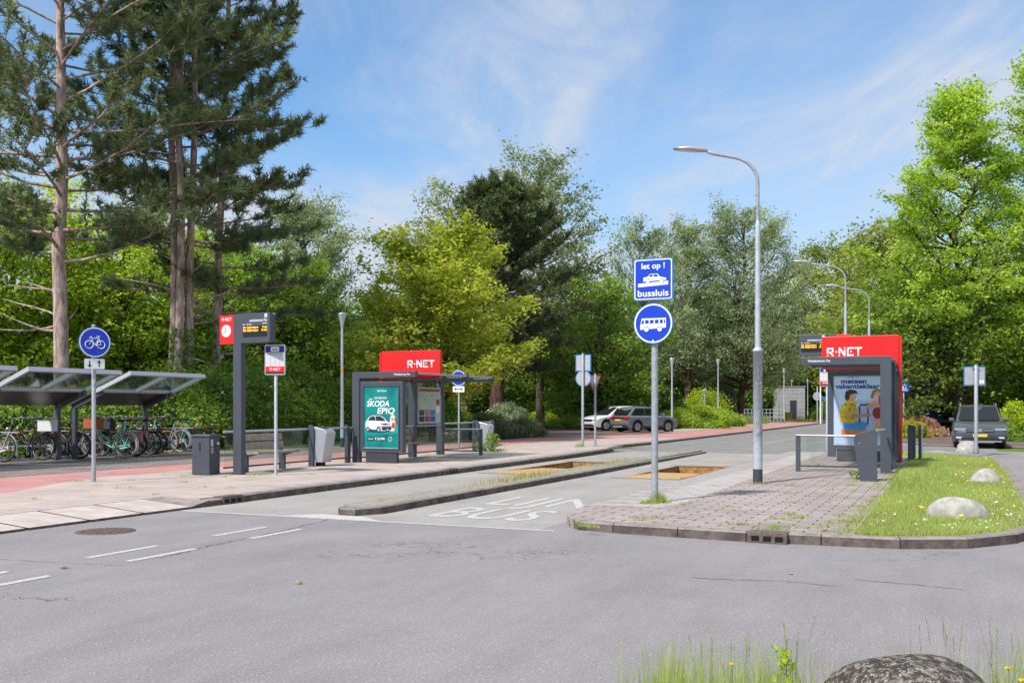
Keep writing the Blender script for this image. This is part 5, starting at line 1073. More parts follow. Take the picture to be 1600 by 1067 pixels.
# ---- bicycle shelter: three tilted roof bays
def bike_roof(label, v0):
    t = thing('bicycle_shelter', label, 'bicycle shelter', UV(-23.3, v0, PAVE - .02), -TH, 'roof bays over the bicycles'); W_ = 3.0; zf, zb = 2.55 - .10, 1.68 - .10; X = 2.3
    M = Matrix.Translation((0, 0, zb)) @ Matrix.Rotation(-math.atan2(zf - zb, X), 4, 'Y'); Ls = math.hypot(X, zf - zb)
    Mfr = mat('pale_roof_frame', (.50, .51, .56), .45, .2)
    b = MB(); b.M = M
    b.box((Ls - .03, W_ / 2, 0), (.08, W_, .12), Mfr); b.box((Ls * .44, W_ / 2, 0), (.09, W_ - .02, .09), Mfr)
    for y in (.05, W_ / 2, W_ - .05): b.box((Ls * .72 - .03, y, 0), (Ls * .53, .09, .11), Mfr)
    b.build('roof_frame', parent=t, auto=.005)
    b = MB(); b.M = M
    for k in range(2): b.box((Ls * .71, W_ * (.25 + .5 * k), .02), (Ls * .50, W_ / 2 - .1, .01), Mroofglass)
    b.build('roof_glass', parent=t)
    b = MB(); b.M = M; b.box((Ls * .20, W_ / 2, .0), (Ls * .42, W_, .035), mat('dark_roof_sheet', (.055, .050, .042), .35, .3)); b.build('roof_sheet', parent=t)
    for y in (.12, W_ - .18):
        b = MB(); b.box((.05, y, zb / 2), (.13, .11, zb), Mant); b.M = M; b.box((Ls * .22, y, -.085), (Ls * .5, .11, .13), Mant); b.build('post', parent=t)
    return t
bike_roof('right bay of the bicycle shelter, ending before the departure display', 20.5); bike_roof('middle bay of the bicycle shelter, behind the bicycle sign', 17.2); bike_roof('left bay of the bicycle shelter, cut by the picture edge', 13.9); bike_roof('fourth bicycle shelter bay outside the left edge', 10.6)

# ---- bicycles
def bicycle(label, loc, rz, frame, tyre=(.03, .03, .03), saddle=(.03, .02, .02), guard=None, basket=None, lean=4, step=True, rear_light=True, bags=None, grips=(.02, .02, .02)):
    t = thing('bicycle', label, 'bicycle', loc, rz, 'bicycles parked under the shelter'); t.rotation_euler = (R_(lean), 0, rz); t.scale = (1.1, 1.1, 1.1); k = lambda nm, c, **q: mat(nm + '_%02d%02d%02d' % tuple(int(x * 99) for x in c), c, **q)
    fm = k('bike_frame', frame, rough=.35, spec=.5); gm = k('bike_guard', guard or frame, rough=.35); R0 = .335; tm = k('bike_tyre', tyre, rough=.8)
    b = MB(); hd0, hd1 = (.90, 0, .93), (.95, 0, .66); bb = (.43, 0, .28); st = (.23, 0, .86)
    b.tube([hd0, hd1], .019, fm, 6); b.tube([bb, st], .016, fm, 6)
    if step: b.tube([(.945, 0, .68), (.80, 0, .52), (.62, 0, .36), bb], .018, fm, 6); b.tube([(.92, 0, .80), (.74, 0, .60), (.52, 0, .45), (.37, 0, .44)], .015, fm, 6)
    else: b.tube([(.945, 0, .68), bb], .018, fm, 6); b.tube([(.91, 0, .86), (.25, 0, .80)], .016, fm, 6)
    for s in (-1, 1): b.tube([(.0, s * .06, .345), (.43, s * .03, .28)], .010, fm, 5); b.tube([(.0, s * .06, .345), (.26, s * .03, .76)], .009, fm, 5)
    b.tube([hd1, (.99, .0, .60), (1.0, .05, .55), (1.07, .05, .345)], .012, fm, 5); b.tube([(.99, 0, .60), (1.0, -.05, .55), (1.07, -.05, .345)], .012, fm, 5); b.build('frame', parent=t)
    for cx in (0, 1.07):
        b = MB(); b.torus((cx, 0, .345), R0 - .016, .028, tm, 'Y', 28, 6); tyre_o = b.build('tyre')
        b = MB(); b.torus((cx, 0, .345), R0 - .047, .006, mat('spoke_steel', (.22, .22, .23), .5, .5), 'Y', 24, 4); b.tube([(cx, -.05, .345), (cx, .05, .345)], .022, Malu, 8)
        for j in range(14): a = j * math.pi / 7; b.tube([(cx, (.03 if j % 2 else -.03), .345), (cx + (R0 - .04) * math.cos(a), 0, .345 + (R0 - .04) * math.sin(a))], 0.002, mat('spoke_steel', (.22, .22, .23), .5, .5), 3, cap=False)
        wh = b.build('wheel', parent=t); tyre_o.parent = wh
    for cx, a0, a1 in ((0, 20, 205), (1.07, -5, 150)):
        b = MB(); V = []
        for j in range(11):
            a = R_(a0 + (a1 - a0) * j / 10); 
            for y in (-.028, 0, .028): rr = R0 + .03 + (.008 if y == 0 else 0); V.append((cx + rr * math.cos(a), y, .345 + rr * math.sin(a)))
        b.add(V, [(j * 3 + q, j * 3 + q + 1, j * 3 + q + 4, j * 3 + q + 3) for j in range(10) for q in (0, 1)], gm, True); b.build('mudguard', parent=t)
    b = MB(); b.lathe([(.02, 0), (.075, .02), (.10, .05), (.06, .075), (.0, .08)], k('bike_saddle', saddle, rough=.6), 10, Matrix.Translation((.19, 0, .96)) @ Matrix.Diagonal((1.35, 1, 1, 1))); b.tube([(.20, 0, .96), st], .013, Malu, 6); b.build('saddle', parent=t)
    b = MB(); b.tube([hd0, (.89, 0, 1.06)], .012, Malu, 6); b.tube([(.66, -.28, 1.05), (.80, -.25, 1.10), (.90, -.08, 1.08), (.90, .08, 1.08), (.80, .25, 1.10), (.66, .28, 1.05)], .012, Malu, 6)
    for s in (-1, 1): b.tube([(.64, s * .285, 1.045), (.75, s * .262, 1.085)], .018, k('bike_grip', grips, rough=.7), 6)
    b.build('handlebar', parent=t)
    b = MB(); 
    for s in (-1, 1): b.tube([(-.36, s * .06, .735), (.18, s * .06, .745)], .008, gm, 5); b.tube([(0, s * .07, .345), (-.16, s * .06, .735)], .007, gm, 4)
    for x in (-.34, -.12, .12): b.tube([(x, -.06, .74), (x, .06, .74)], .007, gm, 4)
    b.build('rear_rack', parent=t)
    b = MB(); b.prism([(-.06, .30), (-.06, .39), (.36, .34), (.47, .33), (.50, .27), (.46, .21), (.36, .21)], -.075, -.05, gm if guard else fm); b.tube([(.43, -.09, .28), (.50, -.10, .13)], .011, Malu, 5); b.tube([(.43, .06, .28), (.36, .10, .42)], .011, Malu, 5); b.box((.51, -.14, .12), (.09, .09, .02), Mblk); b.box((.36, .14, .43), (.09, .09, .02), Mblk); b.build('chain_guard', parent=t)
    b = MB(); b.tube([(.30, .06, .27), (.18, .16, .02)], .010, Mblk, 5); b.build('kickstand', parent=t)
    if rear_light: b = MB(); b.box((-.39, 0, .71), (.035, .085, .05), mat('rear_reflector', (.6, .01, .02), .3, emit=(.6, .01, .02), emit_s=.0), bev=.01); b.build('rear_light', parent=t)
    b = MB(); b.lathe([(.03, 0), (.04, .05)], Malu, 10, Matrix.Translation((1.0, 0, .80)) @ Matrix.Rotation(R_(80), 4, 'Y')); b.build('headlight', parent=t)
    if basket:
        where, c, nm = basket; b = MB(); cx, cz = (1.05, .92) if where == 'front' else (-.15, .88); m_ = k('basket_' + nm, c, rough=.8, var=.15, scale=30)
        w2, d2, h2 = (.16, .20, .13) if where == 'front' else (.20, .16, .13)
        for s in (-1, 1):
            b.box((cx + s * w2, 0, cz), (.014, 2 * d2, 2 * h2), m_); b.box((cx, s * d2, cz), (2 * w2, .014, 2 * h2), m_)
        b.box((cx, 0, cz - h2), (2 * w2, 2 * d2, .014), m_); b.box((cx, 0, cz + h2), (2 * w2 + .03, 2 * d2 + .03, .018), m_); b.build('basket', parent=t)
    if bags:
        for s in (-1, 1): b = MB(); b.box((-.10, s * .13, .55), (.36, .10, .32), k('bag', bags, rough=.85, var=.2, scale=6), bev=.03); b.build('pannier', parent=t)
    return t
ug = R_(173)
B_ = lambda px, py, **k: (G(px, py, PAVE - .02), k)
# (rear wheel contact pixel, heading offset, settings)
bikes = [
 (6, 722, -6, dict(frame=(.45, .22, .34), guard=(.75, .72, .74)), 'pale pink bicycle with a white mudguard at the left picture edge'),
 (30, 716, 6, dict(frame=(.75, .25, .42), tyre=(.42, .22, .14), guard=(.75, .30, .45)), 'small pink bicycle with tan tyres behind the white crate'),
 (67, 719, -3, dict(frame=(.02, .02, .022), basket=('rear', (.68, .67, .66), 'white')), 'black bicycle with a white crate on its rear rack'),
 (84, 717, 2, dict(frame=(.025, .02, .02), guard=(.5, .5, .52)), 'black bicycle with pale mudguards right of the white crate'),
 (104, 712, 10, dict(frame=(.16, .015, .03), guard=(.10, .01, .02)), 'dark red bicycle two places left of the sign pole'),
 (124, 717, 0, dict(frame=(.06, .02, .025), guard=(.62, .62, .64), step=False), 'dark bicycle with shiny mudguards just left of the sign pole'),
 (140, 711, 8, dict(frame=(.02, .02, .02), basket=('front', (.10, .06, .04), 'dark')), 'black bicycle with a front basket behind the sign pole'),
 (197, 716, -8, dict(frame=(.25, .68, .50), tyre=(.50, .27, .24), basket=('front', (.38, .10, .03), 'brown'), guard=(.30, .70, .52)), 'mint green bicycle with pinkish tyres right of the sign pole'),
 (178, 710, 8, dict(frame=(.02, .02, .025), saddle=(.04, .03, .05)), 'black bicycle hidden behind the mint green one'),
 (212, 713, -2, dict(frame=(.02, .02, .02), bags=(.40, .20, .20), saddle=(.16, .06, .03)), 'black bicycle with reddish bags right of the mint green one'),
 (226, 709, 6, dict(frame=(.02, .02, .03), guard=(.65, .60, .60)), 'black bicycle with a pale rear mudguard and red lamp'),
 (243, 710, 4, dict(frame=(.10, .20, .30), guard=(.02, .02, .02), saddle=(.12, .05, .03)), 'blue framed bicycle with black wheels'),
 (262, 708, -3, dict(frame=(.03, .03, .03), tyre=(.36, .22, .12)), 'dark bicycle with tan tyres'),
 (282, 706.5, -7, dict(frame=(.30, .42, .58), guard=(.45, .55, .68), tyre=(.25, .25, .25)), 'light blue bicycle near the waste container'),
 (48, 714, 7, dict(frame=(.02, .02, .03), saddle=(.03, .03, .03), step=False), 'black bicycle standing behind the white crate'),
 (16, 716, 4, dict(frame=(.03, .03, .04), guard=(.05, .05, .05)), 'dark bicycle between the two pink ones'),
 (96, 716, -5, dict(frame=(.02, .02, .02), guard=(.03, .03, .03), saddle=(.10, .05, .03)), 'black bicycle beside the first roof post'),
 (155, 713, 3, dict(frame=(.03, .02, .02), basket=('rear', (.04, .04, .045), 'black')), 'black bicycle with a black rear crate right of the sign pole'),
 (235, 711, -6, dict(frame=(.02, .02, .02), step=False, guard=(.04, .04, .04)), 'black bicycle just right of the one with reddish bags'),
 (300, 705, 5, dict(frame=(.02, .03, .03), guard=(.03, .03, .03)), 'black bicycle left of the waste container'),
 (325, 703, -4, dict(frame=(.025, .02, .02), saddle=(.20, .07, .03), basket=None), 'black bicycle with a brown saddle, rightmost of the row'),
]
for (px, py, da, kw, lab) in bikes:
    bicycle(lab, G(px, py, PAVE - .02), ug + R_(da), lean=random.uniform(-5, 5), **kw)
t = thing('bicycle_rack', 'low steel rack holding the front wheels of the bicycles', 'bicycle rack', UV(-24.2, 11, PAVE - .02), -TH)
b = MB(); b.tube([(0, 0, .38), (0, 15, .38)], .03, Mgalv, 8); b.tube([(.5, 0, .05), (.5, 15, .05)], .03, Mgalv, 8); b.build('rack_beam', parent=t); b = MB()
for k in range(25):
    for s in (-.03, .03): b.tube([(.5, .3 + k * .6 + s, .05), (.3, .3 + k * .6 + s, .42), (0, .3 + k * .6 + s, .38)], .010, Mgalv, 5)
b.build('wheel_holder', parent=t)
# ================================================================ CARS
Mcarglass = mat('car_glass', (.012, .014, .016), .06, spec=.35)
Mplate = mat('yellow_plate', (.78, .50, .02), .5)
def car(label, loc, rz, paint, L=4.45, W=1.84, H=1.60, coupe=0.0, rails=True, plate=Mplate, detail=False):
    """x forward; wheels on the ground at z = 0"""
    t = thing('parked_car', label, 'car', loc, rz, 'parked cars'); h2 = L / 2; wb = L * .30; R = .345; ra = .415
    def arch(cx): return [(cx + ra * math.cos(R_(a)), .345 + ra * math.sin(R_(a))) for a in range(190, -11, -20)]
    low = .25
    prof = [(-h2 + .10, low + .05), (-h2 + .02, .42), (-h2, .62), (-h2 + .04, .80), (-h2 + .10, 1.00), (-h2 + .35, 1.04), (0, 1.02), (h2 - 1.15, 1.03), (h2 - .75, .99), (h2 - .35, .91), (h2 - .12, .80), (h2 - .02, .66), (h2, .50), (h2 - .08, low + .06)]
    bot = [(h2 - .22, low)] + [(x, z) for x, z in arch(wb)[::-1] if z > low - .02] + [(wb - ra - .04, low), (-wb + ra + .04, low)] + [(x, z) for x, z in arch(-wb)[::-1] if z > low - .02] + [(-h2 + .22, low)]
    kb = 1.0 + (H - 1.60) * .9; prof = [(x, .5 + (z - .5) * kb if z > .5 else z) for x, z in prof]; outl = prof + bot; n = len(outl); nP = len(prof)
    def layer(y, top, end):
        o = []
        for i, (x, z) in enumerate(outl):
            if i < nP: z2 = z - top * max(0, (z - .55)) / .5; x2 = x * (1 - end * (1 if abs(x) > h2 - .9 else .0)); o.append((x2, y, z2))
            else: o.append((x, y, z))
        return o
    lay = [(-W / 2, .10, .03), (-W / 2 + .03, .045, .015), (-W / 2 + .14, .0, .0), (W / 2 - .14, 0, 0), (W / 2 - .03, .045, .015), (W / 2, .10, .03)]
    # rounding of the plan view at nose and tail
    V = []
    for (y, tp, e) in lay: V += layer(y, tp, e + (.012 if abs(y) > W / 2 - .1 else 0))
    F = []
    for k in range(5):
        for i in range(n): j = (i + 1) % n; F.append((k * n + i, k * n + j, (k + 1) * n + j, (k + 1) * n + i))
    b = MB(); b.add(V, F, paint, False); b.add(V[:n], [tuple(range(n))], paint); b.add(V[5 * n:], [tuple(range(n))[::-1]], paint)
    # cabin shell
    zb, zt = .5 + .5 * kb, H; yb, yt = W / 2 - .06, W / 2 - .23
    xb0, xb1, xt0, xt1 = -h2 + .14, h2 - 1.12, -h2 + .52 + coupe, h2 - 1.98
    cab = [(xb0, yb - .05, zb), (xb1, yb - .02, zb), (xt1, yt, zt - .06), ((xt0 + xt1) / 2, yt, zt), (xt0, yt, zt - .05)]
    ctr = [(xb0 - .03, 0, zb), (xb1 + .12, 0, zb), (xt1 + .06, 0, zt - .03), ((xt0 + xt1) / 2, 0, zt + .03), (xt0 - .05, 0, zt - .02)]
    Vc = [(p[0], -p[1], p[2]) for p in cab] + ctr + cab; k = 5
    Fc = [(0, 1, 2, 3, 4)[::-1], tuple(range(10, 15))]
    for q in range(2):
        for i in ((1, 2), (2, 3), (3, 4), (4, 0)): Fc.append((q * k + i[0], q * k + i[1], (q + 1) * k + i[1], (q + 1) * k + i[0]))
    b.add(Vc, [f[::-1] for f in Fc], paint); b.fs = [True] * len(b.f); body = b.build('body', parent=t, auto=.055); body.modifiers[0].harden_normals = True
    def side(x, z, s, o=.006): f = (z - zb) / (zt - zb); return (x, s * (yb + (yt - yb) * f + o - .012 * (1 - f)), z)
    def lerp(a, c, f): return tuple(a[i] + (c[i] - a[i]) * f for i in range(len(a)))
    for s in (-1, 1):
        zs0, zs1 = zb + .07, zt - .13; fx = lambda x0, x1, z: x0 + (x1 - x0) * (z - zb) / (zt - zb); xr0, xr1 = fx(xb0, xt0, zs0) + .20, fx(xb0, xt0, zs1) + .14; xf0, xf1 = fx(xb1, xt1, zs0) - .16, fx(xb1, xt1, zs1) - .06
        mids = (-.62, .22)
        for (a0, a1, c0, c1) in ((xr0, xr1, mids[0] - .03, mids[0] - .03), (mids[0] + .03, mids[0] + .03, mids[1] - .03, mids[1] - .03), (mids[1] + .03, mids[1] + .03, xf0, xf1)):
            b = MB(); V = [side(a0, zs0, s), side(c0, zs0, s), side(c1, zs1, s), side(a1, zs1, s)]; b.add(V, [(0, 1, 2, 3) if s < 0 else (3, 2, 1, 0)], Mcarglass); b.build('side_window', parent=t)
        b = MB(); b.prism([(-h2 + .28, .25), (h2 - .3, .25), (h2 - .3, .36), (-h2 + .28, .36)], s * (W / 2 - .02) - .02, s * (W / 2 - .02) + .03 if s > 0 else s * (W / 2 - .02) + .02, Mblk) if False else None
        b = MB()
        for cx in (-wb, wb):
            pts = [(cx + (ra + .05) * math.cos(R_(a)), .345 + (ra + .05) * math.sin(R_(a))) for a in range(0, 181, 15)] + [(cx + (ra - .01) * math.cos(R_(a)), .345 + (ra - .01) * math.sin(R_(a))) for a in range(180, -1, -15)]
            b.prism(pts, s * (W / 2 + .001), s * (W / 2 + .016), Mblk)
        b.prism([(-wb + ra + .04, .25), (wb - ra - .04, .25), (wb - ra - .04, .38), (-wb + ra + .04, .38)], s * (W / 2 + .001), s * (W / 2 + .016), Mblk); b.build('wheel_arch_trim', parent=t)
        b = MB()
        for x in (mids[0], mids[1] + .82): b.add([side(x - .006, .42, s, .02), side(x + .006, .42, s, .02), side(x + .006, .98, s, .02), side(x - .006, .98, s, .02)], [(0, 1, 2, 3)], Mblk)
        for x in (-.45, .45): b.box((x, s * (W / 2 + .008), .90), (.2, .025, .03), paint)
        b.build('door_handle', parent=t)
        b = MB(); b.box((xb1 - .22, s * (W / 2 + .06), 1.10), (.13, .20, .14), paint, bev=.04); b.box((xb1 - .22, s * (W / 2 - .04), 1.04), (.06, .10, .04), Mblk); b.build('wing_mirror', parent=t)
        if rails: b = MB(); b.tube([(xt0 + .1, s * (yt - .05), zt - .02), (xt0 + .25, s * (yt - .05), zt + .055), (xt1 - .25, s * (yt - .05), zt + .055), (xt1 - .05, s * (yt - .05), zt - .04)], .018, Malu, 6); b.build('roof_rail', parent=t)
        b = MB(); b.prism([(h2 - .55, .80), (h2 - .10, .74), (h2 - .04, .66), (h2 - .42, .70)], s * (W / 2 - .46) if s > 0 else -W / 2 + .02, s * (W / 2 - .02) if s > 0 else -W / 2 + .46, mat('headlight_glass', (.30, .33, .37), .12, .4), M=Matrix.Translation((.035, 0, .5 * (kb - 1)))); b.build('headlight', parent=t, auto=.01)
        b = MB(); b.prism([(-h2 - .012, .80), (-h2 + .30, .86), (-h2 + .30, .97), (-h2 + .05, .97)], s * (W / 2 - .40) if s > 0 else -W / 2 + .01, s * (W / 2 - .01) if s > 0 else -W / 2 + .40, mat('tail_light_red', (.35, .008, .01), .2)); b.build('tail_light', parent=t, auto=.01)
        for cx in (-wb, wb):
            b = MB(); Mx = Matrix.Translation((cx, s * (W / 2 - .13), .345)) @ Matrix.Rotation(R_(90), 4, 'X'); b.lathe([(R * .62, -.11), (R * .93, -.12), (R, -.085), (R, .085), (R * .93, .12), (R * .62, .11)], Mrubber, 28, Mx); wl = b.build('wheel', parent=t)
            b = MB(); y = s * (W / 2 - .005); b.lathe([(.20, -.02), (.225, .02), (.215, .035), (.17, .0)], mat('alloy_rim', (.45, .46, .48), .3, .7), 24, Matrix.Translation((cx, s * (W / 2 - .02), .345)) @ Matrix.Rotation(R_(90), 4, 'X'))
            for q in range(5):
                a = q * 1.2566 + .3; 
                for da in (-.14, .14): b.tube([(cx + .03 * math.cos(a), y - s * .01, .345 + .03 * math.sin(a)), (cx + .205 * math.cos(a + da), y, .345 + .205 * math.sin(a + da))], .017, mat('alloy_rim', (.45, .46, .48), .3, .7), 4)
            b.build('rim', parent=wl)
    # windscreens
    b = MB(); b.add([(xb1 + .10, -yb + .12, zb + .035), (xb1 + .10, yb - .12, zb + .035), (xt1 + .065, yt - .07, zt - .075), (xt1 + .065, -yt + .07, zt - .075)], [(0, 1, 2, 3)], Mcarglass, M=Matrix.Translation((.018, 0, .012))); b.build('windscreen', parent=t)
    b = MB(); b.add([(xb0 - .02, -yb + .14, zb + .12), (xb0 - .02 + .0, yb - .14, zb + .12), (xt0 - .035, yt - .1, zt - .12), (xt0 - .035, -yt + .1, zt - .12)], [(3, 2, 1, 0)], Mcarglass, M=Matrix.Translation((-.02, 0, .01))); b.build('rear_window', parent=t)
    b = MB(); b.box((h2 - .005, 0, .70), (.04, W - .86, .13), Mblk)
    for z in (.665, .70, .735): b.box((h2 + .017, 0, z), (.012, W - .9, .014), Mchrome)
    b.box((h2 + .018, 0, .70), (.014, .13, .12), Mchrome, bev=.005); b.build('grille', parent=t)
    b = MB(); b.box((h2 + .0, 0, .37), (.06, W - .55, .15), Mblk, bev=.01); b.box((h2 - .03, 0, .275), (.12, W - .35, .04), Malu); b.build('front_bumper', parent=t)
    for s in (-1, 1): b = MB(); b.box((h2 - .05, s * (W / 2 - .22), .42), (.10, .26, .06), mat('fog_lamp', (.6, .62, .65), .2)); b.build('fog_lamp', parent=t)
    b = MB(); b.box((h2 + .035, 0, .505), (.012, .50, .11), plate); b.build('number_plate', parent=t)
    b = MB(); b.box((-h2 - .012, 0, .76), (.012, .50, .11), plate); b.build('number_plate', parent=t)
    b = MB(); b.box((-h2 + .03, 0, .40), (.12, W - .18, .16), Mblk, bev=.02); b.box((-h2 - .02, 0, .36), (.05, W * .5, .09), Malu, bev=.01); b.build('rear_bumper', parent=t)
    b = MB(); b.box((-h2 + .09, 0, .92), (.22, W - .7, .05), mat('tail_strip', (.12, .01, .015), .2)); b.build('light_bar', parent=t)
    b = MB(); b.box((-.05, 0, .36), (L - 1.0, W - .5, .2), Mblk); b.build('underbody', parent=t)
    return t
Pw = mat('car_paint_white', (.66, .67, .69), .3, coat=.6); Pg = mat('car_paint_grey', (.17, .185, .215), .3, .3, coat=.6); Pd = mat('car_paint_dark', (.085, .095, .115), .28, .35, coat=.7)
D = 61; car('silver grey parked car seen from the rear, in front of the white one', P(1006, 59, PAVE), R_(34), Pg, 4.34, 1.79, 1.60, coupe=.30, rails=False).scale = (.93, .93, .95)
car('white parked car facing left behind the grey one', P(962, 62, PAVE), R_(209), Pw, 4.45, 1.82, 1.61, rails=False, plate=mat('pale_plate', (.6, .6, .58), .5)).scale = (.95, .95, .96)
car('dark grey parked car facing the camera on the right', P(1528, 40.0, .005), R_(-113.5), Pd, 4.6, 1.86, 1.68)

# ================================================================ ROCKS
def rock(name, label, loc, r, m, seed, rz=0.0, cat='boulder', group=None):
    rng = np.random.default_rng(seed); bm = bmesh.new(); bmesh.ops.create_icosphere(bm, subdivisions=4, radius=1)
    ph = rng.uniform(0, 6.28, (6, 3)); fr = rng.uniform(1.0, 3.2, (6, 3))
    for v_ in bm.verts:
        p = np.array(v_.co); d = sum(math.sin(fr[i] @ p + ph[i, 0]) for i in range(6)) * .06; v_.co = v_.co * (1 + d)
        v_.co.x *= r[0]; v_.co.y *= r[1]; v_.co.z = v_.co.z * r[2]
    for f in bm.faces: f.smooth = True
    me = bpy.data.meshes.new(name); bm.to_mesh(me); bm.free(); me.materials.append(m); o = bpy.data.objects.new(name, me); COL.objects.link(o); o.location = loc; o.rotation_euler = (0, 0, rz); return tag(o, label, cat, group)
Mrock = mat('white_painted_stone', (.46, .435, .40), .9, col2=(.27, .245, .215), scale=7, bump=.7, detail=10)
rock('boulder', 'nearest and largest whitish boulder on the verge', (G(1510, 812, .1).x, G(1492, 812, .1).y + .2, .09), (.37, .30, .33), Mrock, 2, group='whitish boulders on the verge')
rock('boulder', 'middle whitish boulder on the verge', (G(1546, 756, .1).x, G(1538, 756, .1).y + .2, .08), (.275, .25, .30), Mrock, 5, group='whitish boulders on the verge')
rock('boulder', 'farthest whitish boulder behind the foot of the square sign back', (G(1524, 706, .1).x + .25, G(1524, 706, .1).y + 1.2, .05), (.36, .32, .34), Mrock, 9, group='whitish boulders on the verge')
Mlich = bpy.data.materials.new('lichen_stone'); Mlich.use_nodes = True; _t = Mlich.node_tree; _b = _t.nodes['Principled BSDF']; _b.inputs['Roughness'].default_value = .95; _b.inputs['Specular IOR Level'].default_value = .15
_c = N(_t, 'ShaderNodeTexCoord'); _n = N(_t, 'ShaderNodeTexNoise'); _n.inputs['Scale'].default_value = 24; _n.inputs['Detail'].default_value = 9; _n.inputs['Roughness'].default_value = .72; _t.links.new(_c.outputs['Object'], _n.inputs['Vector'])
_v = N(_t, 'ShaderNodeTexVoronoi'); _v.inputs['Scale'].default_value = 27; _wn = N(_t, 'ShaderNodeMixRGB', blend_type='LINEAR_LIGHT'); _wn.inputs[0].default_value = .12; _t.links.new(_c.outputs['Object'], _wn.inputs[1]); _t.links.new(_n.outputs['Color'], _wn.inputs[2]); _t.links.new(_wn.outputs[0], _v.inputs['Vector'])
_r = ramp(_t, _n.outputs[0], .46, .62); _m = N(_t, 'ShaderNodeMixRGB'); _m.inputs[1].default_value = (.06, .048, .04, 1); _m.inputs[2].default_value = (.29, .25, .215, 1); _t.links.new(_r.outputs[0], _m.inputs[0])
_r2 = ramp(_t, _v.outputs['Distance'], .34, .26); _s = N(_t, 'ShaderNodeSeparateColor'); _t.links.new(_v.outputs['Color'], _s.inputs[0]); _r3 = ramp(_t, _s.outputs[0], .50, .56); _mu = N(_t, 'ShaderNodeMath', operation='MULTIPLY'); _t.links.new(_r2.outputs[0], _mu.inputs[0]); _t.links.new(_r3.outputs[0], _mu.inputs[1])
_m2 = N(_t, 'ShaderNodeMixRGB'); _m2.inputs[2].default_value = (.46, .445, .41, 1); _t.links.new(_mu.outputs[0], _m2.inputs[0]); _t.links.new(_m.outputs[0], _m2.inputs[1]); _t.links.new(_m2.outputs[0], _b.inputs['Base Color'])
_bn = N(_t, 'ShaderNodeBump'); _bn.inputs['Strength'].default_value = .9; _bn.inputs['Distance'].default_value = .02; _t.links.new(_n.outputs[0], _bn.inputs['Height']); _t.links.new(_bn.outputs[0], _b.inputs['Normal'])
rock('boulder', 'dark lichen covered boulder at the bottom edge of the picture', (1.97, 4.75, .02), (.50, .42, .41), Mlich, 12)

# ================================================================ BACKGROUND BUILDINGS AND SMALL THINGS
Mconc = mat('grey_cabin', (.36, .355, .35), .8, var=.12, scale=1.5, bump=.2)
t = thing('utility_cabin', 'pale grey flat roofed cabin with a dark doorway behind the slim lamps', 'building', P(1238, 116, .0), 0)
b = MB(); b.box((0, 1.5, 2.0), (3.0, 3.0, 4.0), Mconc)
for k in range(8): b.box((0, -.004, .45 + k * .45), (3.0, .012, .02), mat('cabin_joint', (.16, .16, .16), .8))
b.build('wall', parent=t); b = MB(); b.box((.1, -.03, 1.2), (.75, .05, 2.4), mat('dark_door', (.03, .035, .05), .6)); b.build('door', parent=t); b = MB(); b.box((0, 1.5, 4.04), (3.16, 3.16, .1), Malu); b.build('roof', parent=t); b = MB(); b.box((.9, -.03, .3), (.9, .05, .5), mat('cabin_base', (.22, .21, .2), .8)); b.build('plinth', parent=t)
t = thing('metal_fence', 'pale railing of square mesh at the pavement edge left of the slim lamp', 'fence', P(1163, 93, .1), R_(4)); b = MB()
for z in (.12, .55, .95, 1.3): b.box((1.95, 0, z), (3.9, .05, .05), Mgalvl)
b.build('rail', parent=t); b = MB()
for k in range(12): b.box((k * .3545, 0, .66), (.045, .045, 1.32), Mgalvl)
b.build('upright', parent=t); b = MB(); b.box((1.95, -.05, .03), (4.0, .15, .16), Mkerb_face); b.build('plinth', parent=t)
t = thing('grit_bin', 'small ochre yellow bin beside the cabin', 'bin', P(1232, 106, .1), 0); b = MB(); b.prism([(-.28, 0), (.28, 0), (.34, .85), (-.34, .85)], -.25, .25, mat('ochre_plastic', (.45, .27, .03), .6)); b.build('bin_body', parent=t); b = MB(); b.box((0, 0, .9), (.74, .56, .1), mat('ochre_plastic', (.45, .27, .03), .6)); b.box((-.33, -.26, .45), (.04, .03, .8), Mblk); b.build('lid', parent=t)
t = thing('slatted_building', 'dark slatted facade glimpsed between the grey green trees', 'building', P(1083, 106, .0), 0); b = MB(); b.box((0, 1, 2.6), (9, 2, 5.2), mat('dark_slats', (.10, .12, .15), .7)); 
for k in range(45): b.box((-4.4 + k * .2, -.03, 2.6), (.05, .05, 5.1), mat('slat_edge', (.17, .19, .23), .6))
b.build('wall', parent=t); b = MB(); b.box((0, 1, 5.25), (9.2, 2.2, .12), Mblk); b.build('roof', parent=t)
t = thing('party_tent', 'small pale blue pavilion tent far behind the left shelter', 'tent', P(719, 112, .0), R_(10)); b = MB(); b.add([(-2.4, -2.4, 2.0), (2.4, -2.4, 2.0), (2.4, 2.4, 2.0), (-2.4, 2.4, 2.0), (0, 0, 3.3)], [(0, 1, 4), (1, 2, 4), (2, 3, 4), (3, 0, 4)], mat('tent_cloth', (.45, .62, .62), .7)); b.build('roof', parent=t)
b = MB(); b.box((0, -2.38, 1.0), (4.6, .05, 1.9), mat('tent_wall', (.10, .15, .42), .7, col2=(.55, .6, .68), scale=2)); b.box((2.38, 0, 1.0), (.05, 4.6, 1.9), mat('tent_wall2', (.05, .10, .5), .7)); b.build('side_wall', parent=t); b = MB()
for sx in (-1, 1): b.tube([(sx * 2.35, -2.35, 0), (sx * 2.35, -2.35, 2.0)], .04, Mwhite, 6)
b.build('pole', parent=t)
